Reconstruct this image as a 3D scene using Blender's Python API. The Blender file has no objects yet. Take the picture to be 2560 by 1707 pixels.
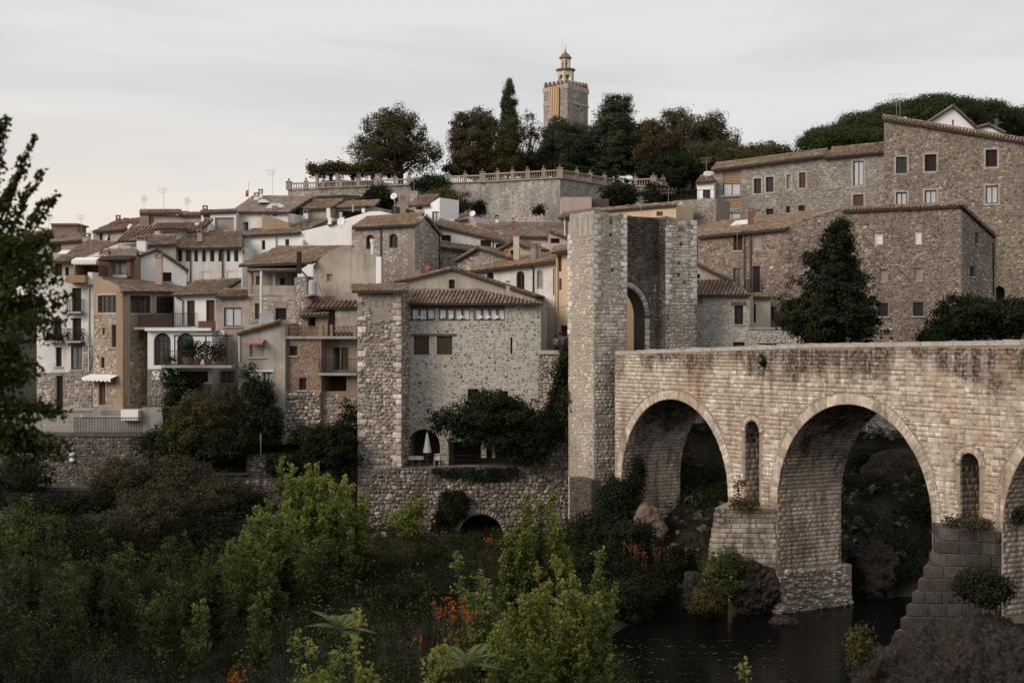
import bpy, math, random
import numpy as np
from mathutils import Vector, Matrix
from mathutils.geometry import tessellate_polygon

random.seed(7)
RNG = np.random.default_rng(7)
SC = bpy.context.scene
COL = SC.collection
R = math.radians

# ------------------------------------------------------------------ camera, sky, sun, exposure
FPX = 2560 * 50 / 36          # focal length in pixels of the 2560 px wide photograph
CH = 16.0                     # camera height above the river datum
cam_d = bpy.data.cameras.new('camera')
cam_d.lens = 50; cam_d.sensor_width = 36
cam_d.clip_start = 0.5; cam_d.clip_end = 20000
cam_d.dof.use_dof = True; cam_d.dof.focus_distance = 95; cam_d.dof.aperture_fstop = 1.7
cam = bpy.data.objects.new('camera', cam_d); COL.objects.link(cam)
cam.location = (0, 0, CH); cam.rotation_euler = (R(90), 0, 0)
SC.camera = cam

SUN_AZ = R(-122)              # from the left, on the camera's side
SUN_EL = R(30)
world = bpy.data.worlds.new('World'); SC.world = world; world.use_nodes = True
def sky_nodes():
    nt = world.node_tree; N = nt.nodes; L = nt.links
    for n in list(N): N.remove(n)
    out = N.new('ShaderNodeOutputWorld'); bg = N.new('ShaderNodeBackground')
    bg.inputs['Strength'].default_value = 0.1
    L.new(bg.outputs[0], out.inputs[0])
    sk = N.new('ShaderNodeTexSky'); sk.sky_type = 'NISHITA'; sk.sun_disc = False
    sk.sun_elevation = SUN_EL; sk.sun_rotation = SUN_AZ
    tc = N.new('ShaderNodeTexCoord')
    sep = N.new('ShaderNodeSeparateXYZ'); L.new(tc.outputs['Generated'], sep.inputs[0])
    # stretched cloud noise on the direction, flattened towards the horizon
    mp = N.new('ShaderNodeMapping'); mp.inputs['Scale'].default_value = (1.6, 1.6, 11.0)
    mp.inputs['Rotation'].default_value = (R(4), R(-3), 0)
    L.new(tc.outputs['Generated'], mp.inputs[0])
    nz = N.new('ShaderNodeTexNoise'); nz.inputs['Scale'].default_value = 2.2; nz.inputs['Detail'].default_value = 6
    nz.inputs['Roughness'].default_value = 0.55; nz.inputs['Distortion'].default_value = 0.4
    L.new(mp.outputs[0], nz.inputs['Vector'])
    cr = N.new('ShaderNodeValToRGB')
    e = cr.color_ramp.elements
    e[0].position = 0.36; e[0].color = (0.695, 0.69, 0.694, 1)
    e[1].position = 0.60; e[1].color = (0.795, 0.787, 0.783, 1)
    L.new(nz.outputs['Fac'], cr.inputs[0])
    # warm pale band low over the horizon on the sunset side
    low = N.new('ShaderNodeMapRange'); low.inputs['From Min'].default_value = 0.0; low.inputs['From Max'].default_value = 0.21
    low.inputs['To Min'].default_value = 1; low.inputs['To Max'].default_value = 0
    low.interpolation_type = 'SMOOTHSTEP'
    L.new(sep.outputs['Z'], low.inputs['Value'])
    dot = N.new('ShaderNodeVectorMath'); dot.operation = 'DOT_PRODUCT'
    a = R(-40); dot.inputs[1].default_value = (math.sin(a), math.cos(a), 0)
    L.new(tc.outputs['Generated'], dot.inputs[0])
    side = N.new('ShaderNodeMapRange'); side.inputs['From Min'].default_value = 0.66; side.inputs['From Max'].default_value = 1.0
    side.interpolation_type = 'SMOOTHSTEP'
    L.new(dot.outputs['Value'], side.inputs['Value'])
    gl = N.new('ShaderNodeMath'); gl.operation = 'MULTIPLY'
    L.new(low.outputs[0], gl.inputs[0]); L.new(side.outputs[0], gl.inputs[1])
    glow = N.new('ShaderNodeMix'); glow.data_type = 'RGBA'
    L.new(gl.outputs[0], glow.inputs[0]); L.new(cr.outputs[0], glow.inputs[6])
    glow.inputs[7].default_value = (0.98, 0.83, 0.68, 1)
    sc = N.new('ShaderNodeVectorMath'); sc.operation = 'SCALE'; sc.inputs['Scale'].default_value = 10.0
    L.new(glow.outputs[2], sc.inputs[0])
    mix = N.new('ShaderNodeMix'); mix.data_type = 'RGBA'; mix.inputs[0].default_value = 0.96
    L.new(sk.outputs[0], mix.inputs[6]); L.new(sc.outputs[0], mix.inputs[7])
    L.new(mix.outputs[2], bg.inputs['Color'])
sky_nodes()
sun_d = bpy.data.lights.new('sun', 'SUN'); sun_d.energy = 2.5; sun_d.angle = R(32); sun_d.color = (1.0, 0.85, 0.715)
sun = bpy.data.objects.new('sun', sun_d); COL.objects.link(sun)
_sd = Vector((math.sin(SUN_AZ) * math.cos(SUN_EL), math.cos(SUN_AZ) * math.cos(SUN_EL), math.sin(SUN_EL)))
sun.rotation_euler = _sd.to_track_quat('Z', 'Y').to_euler()
SC.view_settings.view_transform = 'Standard'; SC.view_settings.look = 'None'
SC.view_settings.exposure = 0.0; SC.view_settings.gamma = 1.0
SC.view_settings.use_curve_mapping = False
SC.cycles.max_bounces = 4; SC.cycles.diffuse_bounces = 2; SC.cycles.glossy_bounces = 2
SC.cycles.transmission_bounces = 2; SC.cycles.transparent_max_bounces = 4
SC.cycles.caustics_reflective = False; SC.cycles.caustics_refractive = False
SC.cycles.use_denoising = True
try: SC.cycles.denoiser = 'OPENIMAGEDENOISE'
except Exception: pass
SC.render.film_transparent = False

# ------------------------------------------------------------------ pixel rays to points in the place
def P(px, py, Y):
    return Vector(((px - 1280) * Y / FPX, Y, CH + (853.5 - py) * Y / FPX))
def PX(v):
    return 1280 + v[0] / v[1] * FPX, 853.5 - (v[2] - CH) / v[1] * FPX

class Pl:
    """a vertical plane standing on the line between two plan points; s runs along it, n points away from the viewer"""
    def __init__(s, pa, Ya, pb, Yb):
        a = np.array(((pa - 1280) * Ya / FPX, Ya)); b = np.array(((pb - 1280) * Yb / FPX, Yb))
        s.set(a, b - a)
    def set(s, a, d):
        s.a = np.array(a, float); s.d = np.array(d, float) / np.linalg.norm(d); s.n = np.array((-s.d[1], s.d[0]))
        return s
    def sz(s, px, py, off=0.0):
        rx = (px - 1280) / FPX; a = s.a + s.n * off
        # a + d*k = t*(rx,1)
        k = (a[0] - rx * a[1]) / (rx * s.d[1] - s.d[0])
        t = a[1] + s.d[1] * k
        return k, CH + (853.5 - py) * t / FPX
    def pt(s, k, z, off=0.0):
        q = s.a + s.d * k + s.n * off
        return Vector((q[0], q[1], z))
    def px(s, px, py, off=0.0):
        k, z = s.sz(px, py, off); return s.pt(k, z, off)
    def Yat(s, px):
        k, _ = s.sz(px, 800); return (s.a + s.d * k)[1]

# ------------------------------------------------------------------ materials
MATS = {}
def _mixcol(N, L, fac, a, b, mode='MIX'):
    m = N.new('ShaderNodeMix'); m.data_type = 'RGBA'; m.blend_type = mode; m.clamp_factor = True
    for sock, v in ((m.inputs[0], fac), (m.inputs[6], a), (m.inputs[7], b)):
        if isinstance(v, (int, float)): sock.default_value = v
        elif isinstance(v, tuple): sock.default_value = (*v[:3], 1)
        else: L.new(v, sock)
    return m.outputs[2]
def _noise(N, L, vec, scale, detail=4, rough=0.55):
    n = N.new('ShaderNodeTexNoise'); n.inputs['Scale'].default_value = scale
    n.inputs['Detail'].default_value = detail; n.inputs['Roughness'].default_value = rough
    L.new(vec, n.inputs['Vector']); return n.outputs['Fac']
def _range(N, L, v, a, b, c=0.0, d=1.0):
    m = N.new('ShaderNodeMapRange'); m.inputs['From Min'].default_value = a; m.inputs['From Max'].default_value = b
    m.inputs['To Min'].default_value = c; m.inputs['To Max'].default_value = d
    L.new(v, m.inputs['Value']); return m.outputs[0]
def _math(N, L, op, a, b=0.0):
    m = N.new('ShaderNodeMath'); m.operation = op
    for k, v in ((0, a), (1, b)):
        if isinstance(v, (int, float)): m.inputs[k].default_value = v
        else: L.new(v, m.inputs[k])
    return m.outputs[0]

def material(name, cols, scale=3.0, rough=0.9, bump=0.0, var=0.0, dirt=None, dirt_amt=0.5, dirt_scale=0.35, streak=None,
             top=None, spec=0.2, pieces=False, metal=0.0, mott=0.35):
    """cols: colours of the stuff itself; pieces: one colour per piece out of cols; var: brightness spread from piece to piece;
    dirt: grime colour in patches; streak: (colour, amount) run-off stains that hang down; top: (z_top, drop, colour) darker band below z_top, for coping stains and painted vault shade"""
    m = bpy.data.materials.new(name); m.use_nodes = True; MATS[name] = m
    nt = m.node_tree; N = nt.nodes; L = nt.links
    b = N['Principled BSDF']; b.inputs['Roughness'].default_value = rough
    b.inputs['Specular IOR Level'].default_value = spec; b.inputs['Metallic'].default_value = metal
    geo = N.new('ShaderNodeNewGeometry'); pos = geo.outputs['Position']
    n1 = _noise(N, L, pos, scale, 5, 0.6)
    if pieces:
        at = N.new('ShaderNodeAttribute'); at.attribute_name = 'rnd'
        oi = N.new('ShaderNodeObjectInfo')
        r = _math(N, L, 'FRACT', _math(N, L, 'ADD', at.outputs['Fac'], oi.outputs['Random']))
        cr = N.new('ShaderNodeValToRGB'); cr.color_ramp.interpolation = 'LINEAR'
        e = cr.color_ramp.elements
        while len(e) < len(cols): e.new(0.5)
        for k, c in enumerate(cols):
            e[k].position = k / max(1, len(cols) - 1); e[k].color = (*c, 1)
        L.new(r, cr.inputs[0]); col = cr.outputs[0]
        r2 = _math(N, L, 'FRACT', _math(N, L, 'MULTIPLY', r, 37.7))
        v = _range(N, L, r2, 0, 1, 1 - var, 1 + var)
        hsv = N.new('ShaderNodeHueSaturation'); L.new(v, hsv.inputs['Value']); L.new(col, hsv.inputs['Color'])
        col = hsv.outputs[0]
        f = _range(N, L, n1, 0.3, 0.7, 1 - mott, 1 + mott * 0.6)
        hs2 = N.new('ShaderNodeHueSaturation'); L.new(f, hs2.inputs['Value']); L.new(col, hs2.inputs['Color'])
        col = hs2.outputs[0]
        big = _noise(N, L, pos, .55, 4, .6)
        hs3 = N.new('ShaderNodeHueSaturation'); L.new(_range(N, L, big, .35, .65, .8, 1.16), hs3.inputs['Value']); L.new(_range(N, L, big, .3, .7, 1.15, .85), hs3.inputs['Saturation']); L.new(col, hs3.inputs['Color'])
        col = hs3.outputs[0]
    else:
        col = _mixcol(N, L, _range(N, L, n1, 0.32, 0.68), cols[0], cols[1])
        if len(cols) > 2:
            n3 = _noise(N, L, pos, scale * 0.23, 4, 0.6)
            col = _mixcol(N, L, _range(N, L, n3, 0.48, 0.66), col, cols[2])
    if dirt is not None:
        n2 = _noise(N, L, pos, dirt_scale, 6, 0.65)
        col = _mixcol(N, L, _range(N, L, n2, 0.48, 0.68, 0, dirt_amt), col, dirt)
    if streak is not None or top is not None:
        mp = N.new('ShaderNodeMapping'); mp.inputs['Scale'].default_value = (1.5, 1.5, 0.13); L.new(pos, mp.inputs[0])
        ns = _noise(N, L, mp.outputs[0], 1.3, 5, 0.62)
        if streak is not None:
            col = _mixcol(N, L, _range(N, L, ns, 0.52, 0.68, 0, streak[1]), col, streak[0])
        if top is not None:
            sep = N.new('ShaderNodeSeparateXYZ'); L.new(pos, sep.inputs[0])
            near = _range(N, L, sep.outputs['Z'], top[0] - top[1], top[0], 0, 1)
            wob = _noise(N, L, pos, 0.45, 4, 0.6)
            k = _math(N, L, 'ADD', near, _math(N, L, 'MULTIPLY', _math(N, L, 'SUBTRACT', wob, 0.5), 2.4))
            k = _math(N, L, 'MULTIPLY', _range(N, L, k, 0.2, 0.62), _range(N, L, ns, 0.36, 0.50, 0.5, 1.0))
            fine = _noise(N, L, pos, 5.0, 3, 0.6)
            k = _math(N, L, 'MULTIPLY', k, _range(N, L, fine, 0.34, 0.52, 0.35, 1.0))
            col = _mixcol(N, L, k, col, top[2])
    L.new(col, b.inputs['Base Color'])
    if bump > 0:
        nb = _noise(N, L, pos, scale * 4, 4, 0.6)
        bp = N.new('ShaderNodeBump'); bp.inputs['Strength'].default_value = bump; bp.inputs['Distance'].default_value = 0.05
        L.new(nb, bp.inputs['Height']); L.new(bp.outputs[0], b.inputs['Normal'])
    return m

def leafmat(name, cols, trans=0.35, rough=0.6, spec=.06):
    m = bpy.data.materials.new(name); m.use_nodes = True; MATS[name] = m
    nt = m.node_tree; N = nt.nodes; L = nt.links
    for n in list(N):
        if n.type != 'OUTPUT_MATERIAL': N.remove(n)
    out = [n for n in N if n.type == 'OUTPUT_MATERIAL'][0]
    at = N.new('ShaderNodeAttribute'); at.attribute_name = 'rnd'
    cr = N.new('ShaderNodeValToRGB'); e = cr.color_ramp.elements
    while len(e) < len(cols): e.new(0.5)
    for k, c in enumerate(cols):
        e[k].position = k / max(1, len(cols) - 1); e[k].color = (*c, 1)
    L.new(at.outputs['Fac'], cr.inputs[0])
    d = N.new('ShaderNodeBsdfPrincipled'); d.inputs['Roughness'].default_value = rough; d.inputs['Specular IOR Level'].default_value = spec
    t = N.new('ShaderNodeBsdfTranslucent'); mx = N.new('ShaderNodeMixShader'); mx.inputs[0].default_value = trans
    L.new(cr.outputs[0], d.inputs['Base Color']); L.new(cr.outputs[0], t.inputs['Color'])
    L.new(d.outputs[0], mx.inputs[1]); L.new(t.outputs[0], mx.inputs[2]); L.new(mx.outputs[0], out.inputs[0])
    return m

# ------------------------------------------------------------------ objects
def tag(o, label=None, cat=None, group=None, kind=None):
    if label: o['label'] = label
    if cat: o['category'] = cat
    if group: o['group'] = group
    if kind: o['kind'] = kind
    return o
def thing(name, label, cat, loc, group=None):
    o = bpy.data.objects.new(name, None); o.empty_display_size = 0.3; COL.objects.link(o)
    o.location = loc; tag(o, label, cat, group); return o
def link(name, me, parent=None, mat=None):
    o = bpy.data.objects.new(name, me); COL.objects.link(o)
    if mat is not None and not me.materials: me.materials.append(MATS[mat] if isinstance(mat, str) else mat)
    if parent is not None:
        o.parent = parent
        if parent.type == 'EMPTY': o.matrix_parent_inverse = Matrix.Translation(-Vector(parent.location))
    return o

class MB:
    def __init__(s): s.v = []; s.f = []
    def add(s, verts, faces):
        o = len(s.v); s.v.extend([tuple(q) for q in verts]); s.f.extend([tuple(o + i for i in f) for f in faces])
    def hexa(s, q):
        """8 corners: bottom ring then top ring"""
        s.add(q, [(3, 2, 1, 0), (4, 5, 6, 7), (0, 1, 5, 4), (1, 2, 6, 5), (2, 3, 7, 6), (3, 0, 4, 7)])
    def pbox(s, pl, k0, k1, z0, z1, o0, o1):
        s.hexa([pl.pt(k0, z0, o0), pl.pt(k1, z0, o0), pl.pt(k1, z0, o1), pl.pt(k0, z0, o1),
                pl.pt(k0, z1, o0), pl.pt(k1, z1, o0), pl.pt(k1, z1, o1), pl.pt(k0, z1, o1)])
    def box(s, c, d):
        x, y, z = c; a, b, h = d[0] / 2, d[1] / 2, d[2] / 2
        s.hexa([(x - a, y - b, z - h), (x + a, y - b, z - h), (x + a, y + b, z - h), (x - a, y + b, z - h),
                (x - a, y - b, z + h), (x + a, y - b, z + h), (x + a, y + b, z + h), (x - a, y + b, z + h)])
    def tube(s, pts, rad, n=6, cap=True):
        pts = [Vector(p) for p in pts]
        if not hasattr(rad, '__len__'): rad = [rad] * len(pts)
        o = len(s.v)
        for i, p in enumerate(pts):
            t = (pts[min(i + 1, len(pts) - 1)] - pts[max(i - 1, 0)]).normalized()
            u = t.cross(Vector((0, 1, 0.13)))
            if u.length < 1e-3: u = t.cross(Vector((1, 0, 0)))
            u.normalize(); w = t.cross(u)
            for j in range(n):
                a = 2 * math.pi * j / n
                s.v.append(tuple(p + (u * math.cos(a) + w * math.sin(a)) * rad[i]))
        for i in range(len(pts) - 1):
            for j in range(n):
                a = o + i * n + j; b = o + i * n + (j + 1) % n
                s.f.append((a, b, b + n, a + n))
        if cap:
            s.f.append(tuple(o + j for j in range(n))[::-1]); e = o + (len(pts) - 1) * n
            s.f.append(tuple(e + j for j in range(n)))
    def lathe(s, c, prof, n=10, sx=1.0):
        """prof: (radius, z) from bottom to top around the vertical through c"""
        o = len(s.v); c = Vector(c)
        for r, z in prof:
            for j in range(n):
                a = 2 * math.pi * j / n; s.v.append((c.x + r * math.cos(a) * sx, c.y + r * math.sin(a), c.z + z))
        for i in range(len(prof) - 1):
            for j in range(n):
                a = o + i * n + j; b = o + i * n + (j + 1) % n; s.f.append((a, b, b + n, a + n))
        s.f.append(tuple(o + j for j in range(n))[::-1]); e = o + (len(prof) - 1) * n; s.f.append(tuple(e + j for j in range(n)))
    def build(s, name, mat, parent=None, smooth=False):
        me = bpy.data.meshes.new(name); me.from_pydata(s.v, [], s.f); me.update()
        if smooth: me.polygons.foreach_set('use_smooth', [True] * len(me.polygons))
        return link(name, me, parent, mat)

def mesh_np(name, V, F, rnd=None, smooth=False):
    """V (n,3), F list of (m,k) index arrays"""
    me = bpy.data.meshes.new(name); V = np.asarray(V, np.float32)
    me.vertices.add(len(V)); me.vertices.foreach_set('co', V.ravel())
    F = [np.asarray(f, np.int32) for f in F if len(f)]
    idx = np.concatenate([f.ravel() for f in F]); sizes = np.concatenate([np.full(len(f), f.shape[1], np.int32) for f in F])
    me.loops.add(len(idx)); me.loops.foreach_set('vertex_index', idx)
    me.polygons.add(len(sizes)); st = np.concatenate(([0], np.cumsum(sizes)[:-1])).astype(np.int32)
    me.polygons.foreach_set('loop_start', st); me.polygons.foreach_set('loop_total', sizes)
    if smooth: me.polygons.foreach_set('use_smooth', np.ones(len(sizes), bool))
    me.update(calc_edges=True)
    if rnd is not None:
        at = me.attributes.new('rnd', 'FLOAT', 'POINT'); at.data.foreach_set('value', np.asarray(rnd, np.float32))
    return me

# ------------------------------------------------------------------ pieces: stones and tiles, unit meshes placed many times
VAR = {}
def make_variants():
    rg = np.random.default_rng(3)
    def frustum(outline, inset, h0, bulge):
        """outline (k,2) in -.5...5; base at 0, face at 1 along +z (outwards)"""
        k = len(outline); c = outline.mean(0)
        top = c + (outline - c) * inset
        V = np.zeros((2 * k, 3)); V[:k, :2] = outline; V[k:, :2] = top
        V[:k, 2] = -0.3; V[k:, 2] = h0 + rg.uniform(-bulge, bulge, k)
        q = np.array([(i, (i + 1) % k, k + (i + 1) % k, k + i) for i in range(k)])
        cap = np.array([(k, k + i, k + i + 1) for i in range(1, k - 1)])
        return V, q, cap
    blocks, rubble = [], []
    for i in range(8):
        o = np.array([(-.5, -.5), (.5, -.5), (.5, .5), (-.5, .5)]) * 0.97 + rg.uniform(-.02, .02, (4, 2))
        blocks.append(frustum(o, 0.95, 1.0, 0.3))
    for i in range(10):
        k = int(rg.integers(6, 9)); a = np.sort(np.linspace(0, 2 * np.pi, k, endpoint=False) + rg.uniform(-.25, .25, k))
        # squarish rounded outline
        c, s = np.cos(a), np.sin(a); m = np.maximum(abs(c), abs(s)); rr = 0.5 * (0.72 / m * 0.62 + 0.5) * rg.uniform(.86, 1.04, k)
        o = np.stack((c * rr, s * rr), 1)
        rubble.append(frustum(o, 0.68, 1.0, 0.25))
    VAR['block'] = blocks; VAR['rubble'] = rubble
    tiles = []
    for i in range(5):
        V = []; na = 5
        for e, (y, r, z) in enumerate(((-0.53, 0.36, 0.10), (0.53, 0.31, 0.02))):
            for j in range(na):
                a = math.pi * j / (na - 1)
                V.append((math.cos(a) * r + rg.uniform(-.012, .012), y, math.sin(a) * r * 1.15 + z))
        q = np.array([(j, j + 1, na + j + 1, na + j) for j in range(na - 1)])
        cap = np.array([(0, i2 + 1, i2) for i2 in range(1, na - 1)])
        tiles.append((np.array(V), q, cap))
    VAR['tile'] = tiles
make_variants()
VMESH = {}
def vmesh(kind, i, mat):
    key = (kind, i, mat)
    if key not in VMESH:
        V, q, t = VAR[kind][i]
        me = mesh_np(kind, V, [q, t]); me.materials.append(MATS[mat]); VMESH[key] = me
    return VMESH[key]

def pieces(parent, name, kind, T, A, mat, nobj=0, stuff='stones', minpx=10.0):
    """T (n,3) centres, A (n,3,3) columns = scaled local axes (orthogonal). The largest in the picture become objects of their own."""
    n = len(T)
    if n == 0: return
    T = np.asarray(T); A = np.asarray(A)
    vi = RNG.integers(0, len(VAR[kind]), n); rn = RNG.random(n)
    big = np.zeros(n, bool)
    if nobj:
        Y = np.maximum(T[:, 1], 1); w = np.linalg.norm(A[:, :, 0], axis=1) / Y * FPX; h = np.linalg.norm(A[:, :, 1], axis=1) / Y * FPX
        px = 1280 + T[:, 0] / Y * FPX; py = 853.5 - (T[:, 2] - CH) / Y * FPX
        score = np.where((px > 0) & (px < 2560) & (py > 0) & (py < 1707) & (w >= minpx), w * h, -1)
        order = np.argsort(-score)[:nobj]; big[order] = score[order] > 0
    inv = Matrix.Translation(-Vector(parent.location)) if parent.type == 'EMPTY' else Matrix()
    for i in np.nonzero(big)[0]:
        o = bpy.data.objects.new(name, vmesh(kind, int(vi[i]), mat)); COL.objects.link(o)
        o.parent = parent; o.matrix_parent_inverse = inv
        M = Matrix.Identity(4)
        for r in range(3):
            for c in range(3): M[r][c] = A[i, r, c]
            M[r][3] = T[i, r]
        o.matrix_basis = M
    rest = ~big
    if rest.any():
        Vs, Qs, Ts, Rs, off = [], [], [], [], 0
        for k, (V, q, t) in enumerate(VAR[kind]):
            sel = np.nonzero(rest & (vi == k))[0]
            if not len(sel): continue
            W = np.einsum('nij,kj->nki', A[sel], V) + T[sel][:, None, :]
            o = (np.arange(len(sel)) * len(V))[:, None, None] + off
            Qs.append((q[None] + o).reshape(-1, 4)); Ts.append((t[None] + o).reshape(-1, 3))
            Vs.append(W.reshape(-1, 3)); Rs.append(np.repeat(rn[sel], len(V))); off += len(sel) * len(V)
        me = mesh_np(stuff, np.concatenate(Vs), [np.concatenate(Qs), np.concatenate(Ts)], np.concatenate(Rs))
        me.materials.append(MATS[mat]); o = link(stuff, me, parent); o['kind'] = 'stuff'

def inpoly(x, y, poly):
    x = np.asarray(x); y = np.asarray(y); c = np.zeros(x.shape, bool); n = len(poly)
    for i in range(n):
        x0, y0 = poly[i]; x1, y1 = poly[(i + 1) % n]
        if y0 == y1: continue
        t = ((y0 > y) != (y1 > y)) & (x < (x1 - x0) * (y - y0) / (y1 - y0) + x0); c ^= t
    return c

STYLE = {   # row height, width range, protrusion, kind, kept share, gap
    'ashlar': (0.235, (0.2, 0.6), 0.016, 'block', 1.0, 0.010),
    'bigash': (0.36, (0.35, 0.75), 0.03, 'block', 1.0, 0.02),
    'rubble': (0.21, (0.16, 0.46), 0.04, 'rubble', 0.97, -0.03),
    'small': (0.16, (0.12, 0.40), 0.03, 'rubble', 0.95, -0.025),
    'cobble': (0.24, (0.13, 0.50), 0.08, 'rubble', 0.98, -0.04),
    'sparse': (0.19, (0.12, 0.44), 0.018, 'rubble', 0.8, 0.0),
    'brick': (0.085, (0.24, 0.28), 0.012, 'block', 1.0, 0.012),
    'few': (0.24, (0.2, 0.5), 0.015, 'rubble', 0.22, 0.05),
}
def lay(x0, x1, z0, z1, style, rg):
    rh, (w0, w1), pr, kind, keep, gap = STYLE[style]
    out = []; z = z0
    while z < z1:
        h = rh * (rg.uniform(0.75, 1.3) if kind == 'rubble' else rg.uniform(0.78, 1.32)) if style != 'brick' else rh
        x = x0 - rg.uniform(0, w1)
        while x < x1:
            w = rg.uniform(w0, w1)
            if kind == 'rubble' and rg.random() < 0.2: w *= 0.6
            if rg.random() < keep:
                out.append((x + w / 2, z + h / 2 + (rg.normal(0, .17 * h) if kind == 'rubble' else 0), w - gap, (h - gap) * (rg.uniform(.7, 1.2) if kind == 'rubble' else 1)))
            x += w
        z += h
    return np.array(out).reshape(-1, 4)
def stones(parent, pl, poly, holes, style, mat, nobj=0, off=0.0, name='stone', jit=None, base=None):
    """lay stones over a facade polygon in (s, z), leaving the holes free"""
    rh, _, pr, kind, keep, gap = STYLE[style]
    if base: slab(pl, list(poly), list(holes), .03, off - .032, .03, None, False).build("wall", base, parent); off -= .032
    rg = np.random.default_rng(abs(hash((round(poly[0][0], 2), round(poly[0][1], 2), style))) % 2 ** 32 if False else int(abs(poly[0][0] * 977 + poly[0][1] * 131 + len(poly) * 17)) % 100000)
    xs = [p[0] for p in poly]; zs = [p[1] for p in poly]
    S = lay(min(xs), max(xs), min(zs), max(zs), style, rg)
    if not len(S): return
    def free(S):
        ok = np.ones(len(S), bool)
        for dx in (-.46, 0, .46):
            for dz in (-.46, .46): ok &= inpoly(S[:, 0] + dx * S[:, 2], S[:, 1] + dz * S[:, 3], poly)
        for h in holes:
            for dx in (-.5, -.2, .2, .5):
                for dz in (-.5, 0, .5): ok &= ~inpoly(S[:, 0] + dx * S[:, 2], S[:, 1] + dz * S[:, 3], h)
        return ok
    ok = free(S); good = [S[ok]]; bad = S[~ok]
    for lvl in range(2):            # cut stones to fit along the edges
        if not len(bad): break
        sub = []
        for fx in (-.25, .25):
            for fz in ((-.25, .25) if lvl else (0,)):
                q = bad.copy(); q[:, 0] += fx * bad[:, 2]; q[:, 2] *= .5
                if lvl: q[:, 1] += fz * bad[:, 3]; q[:, 3] *= .5
                sub.append(q)
        sub = np.concatenate(sub); ok = free(sub); good.append(sub[ok]); bad = sub[~ok]
    S = np.concatenate(good)
    # nothing outside the picture or below the terrain needs laying
    n = len(S)
    if n == 0: return
    d = np.array((pl.d[0], pl.d[1], 0)); nn = np.array((-pl.n[0], -pl.n[1], 0)); up = np.array((0, 0, 1.0))
    T = np.array([pl.a[0], pl.a[1], 0]) + S[:, :1] * d + S[:, 1:2] * up + np.array((pl.n[0], pl.n[1], 0)) * (off)
    Y = T[:, 1]; px = 1280 + T[:, 0] / Y * FPX
    kp = (px > -150) & (px < 2720); S = S[kp]; T = T[kp]; n = len(S)
    if n == 0: return
    a = rg.normal(0, 0.26 if kind == 'rubble' else 0.01, n)
    if style == 'brick': a *= 0
    ca, sa = np.cos(a)[:, None], np.sin(a)[:, None]
    U = (d * ca + up * sa) * S[:, 2:3]; V = (-d * sa + up * ca) * S[:, 3:4]
    W = np.repeat(nn[None], n, 0) * (pr * rg.uniform(0.45, 1.45, n))[:, None]
    A = np.stack((U, V, W), 2)
    pieces(parent, name, kind, T, A, mat, nobj, stuff=name + 's')
# ------------------------------------------------------------------ facades, windows, roofs
def rect(x0, y0, x1, y1): return [(x0, y1), (x1, y1), (x1, y0), (x0, y0)]     # pixel rect, lower left first
def arch_px(x0, y0, x1, y1, n=9):
    r = (x1 - x0) / 2; ry = min(r, (y1 - y0) * 0.6); cx = (x0 + x1) / 2
    return [(x0, y1), (x1, y1)] + [(cx + r * math.cos(math.pi * i / (n - 1)), y0 + ry - ry * math.sin(math.pi * i / (n - 1))) for i in range(n)]

def slab(pl, poly, holes, depth, off=0.0, reveal=0.2, deep=None, back=True):
    """a wall: front face with holes, outer sides, reveals inside the holes; poly and holes in (s, z)"""
    m = MB(); rings = [poly] + holes; flat = []
    for r in rings: flat += r
    tris = tessellate_polygon([[Vector((a, b, 0)) for a, b in r] for r in rings])
    m.v = [tuple(pl.pt(a, b, off)) for a, b in flat]
    m.f = [tuple(t) for t in tris]
    n = len(poly)
    for i in range(n):
        a, b = poly[i], poly[(i + 1) % n]
        m.add([pl.pt(*a, off), pl.pt(*b, off), pl.pt(*b, off + depth), pl.pt(*a, off + depth)], [(0, 1, 2, 3)])
    if back: m.add([pl.pt(a, b, off + depth) for a, b in poly], [tuple(range(n))[::-1]])
    for h, hh in enumerate(holes):
        d = (deep[h] if deep else reveal)
        k = len(hh)
        for i in range(k):
            a, b = hh[i], hh[(i + 1) % k]
            m.add([pl.pt(*a, off), pl.pt(*b, off), pl.pt(*b, off + d), pl.pt(*a, off + d)], [(0, 1, 2, 3)])
    return m

WK = {  # kind: (part name, frame material, pane material, bars across, bars up, arched, reveal)
    'g': ('window', 'wood_dark', 'glass', 2, 1, 0, .2), 'G': ('window', 'wood_dark', 'glass', 4, 3, 0, .15),
    'c': ('window', 'wood_dark', 'curtain', 2, 1, 0, .15), 'b': ('window', 'plaster_white', 'blind', 1, 1, 0, .06),
    'k': ('window', 'wood_dark', 'shutter_dark', 1, 1, 0, .2), 's': ('window', 'wood_brown', 'shutter_brown', 2, 1, 0, .12),
    'p': ('window', 'plaster_grey', 'shutter_grey', 1, 1, 0, .15), 'a': ('arched_window', 'wood_dark', 'glass', 2, 1, 1, .22),
    'f': ('arched_window', 'wood_dark', 'glass_lit', 4, 4, 1, .3), 'w': ('arched_window', 'plaster_grey', 'shutter_grey', 1, 1, 1, .12),
    'd': ('door', 'wood_dark', 'door_brown', 2, 1, 0, .2), 'r': ('window', 'wood_red', 'shutter_red', 1, 1, 0, .08),
    'm': ('window', 'iron', 'glass_lit', 3, 1, 0, .15), 'n': ('window', 'iron', 'glass', 2, 1, 0, .15),
    'y': ('window', 'wood_light', 'wood_light', 1, 5, 0, .1), 'D': ('window', 'wood_dark', 'glass_lit', 2, 1, 0, .15),
}
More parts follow.
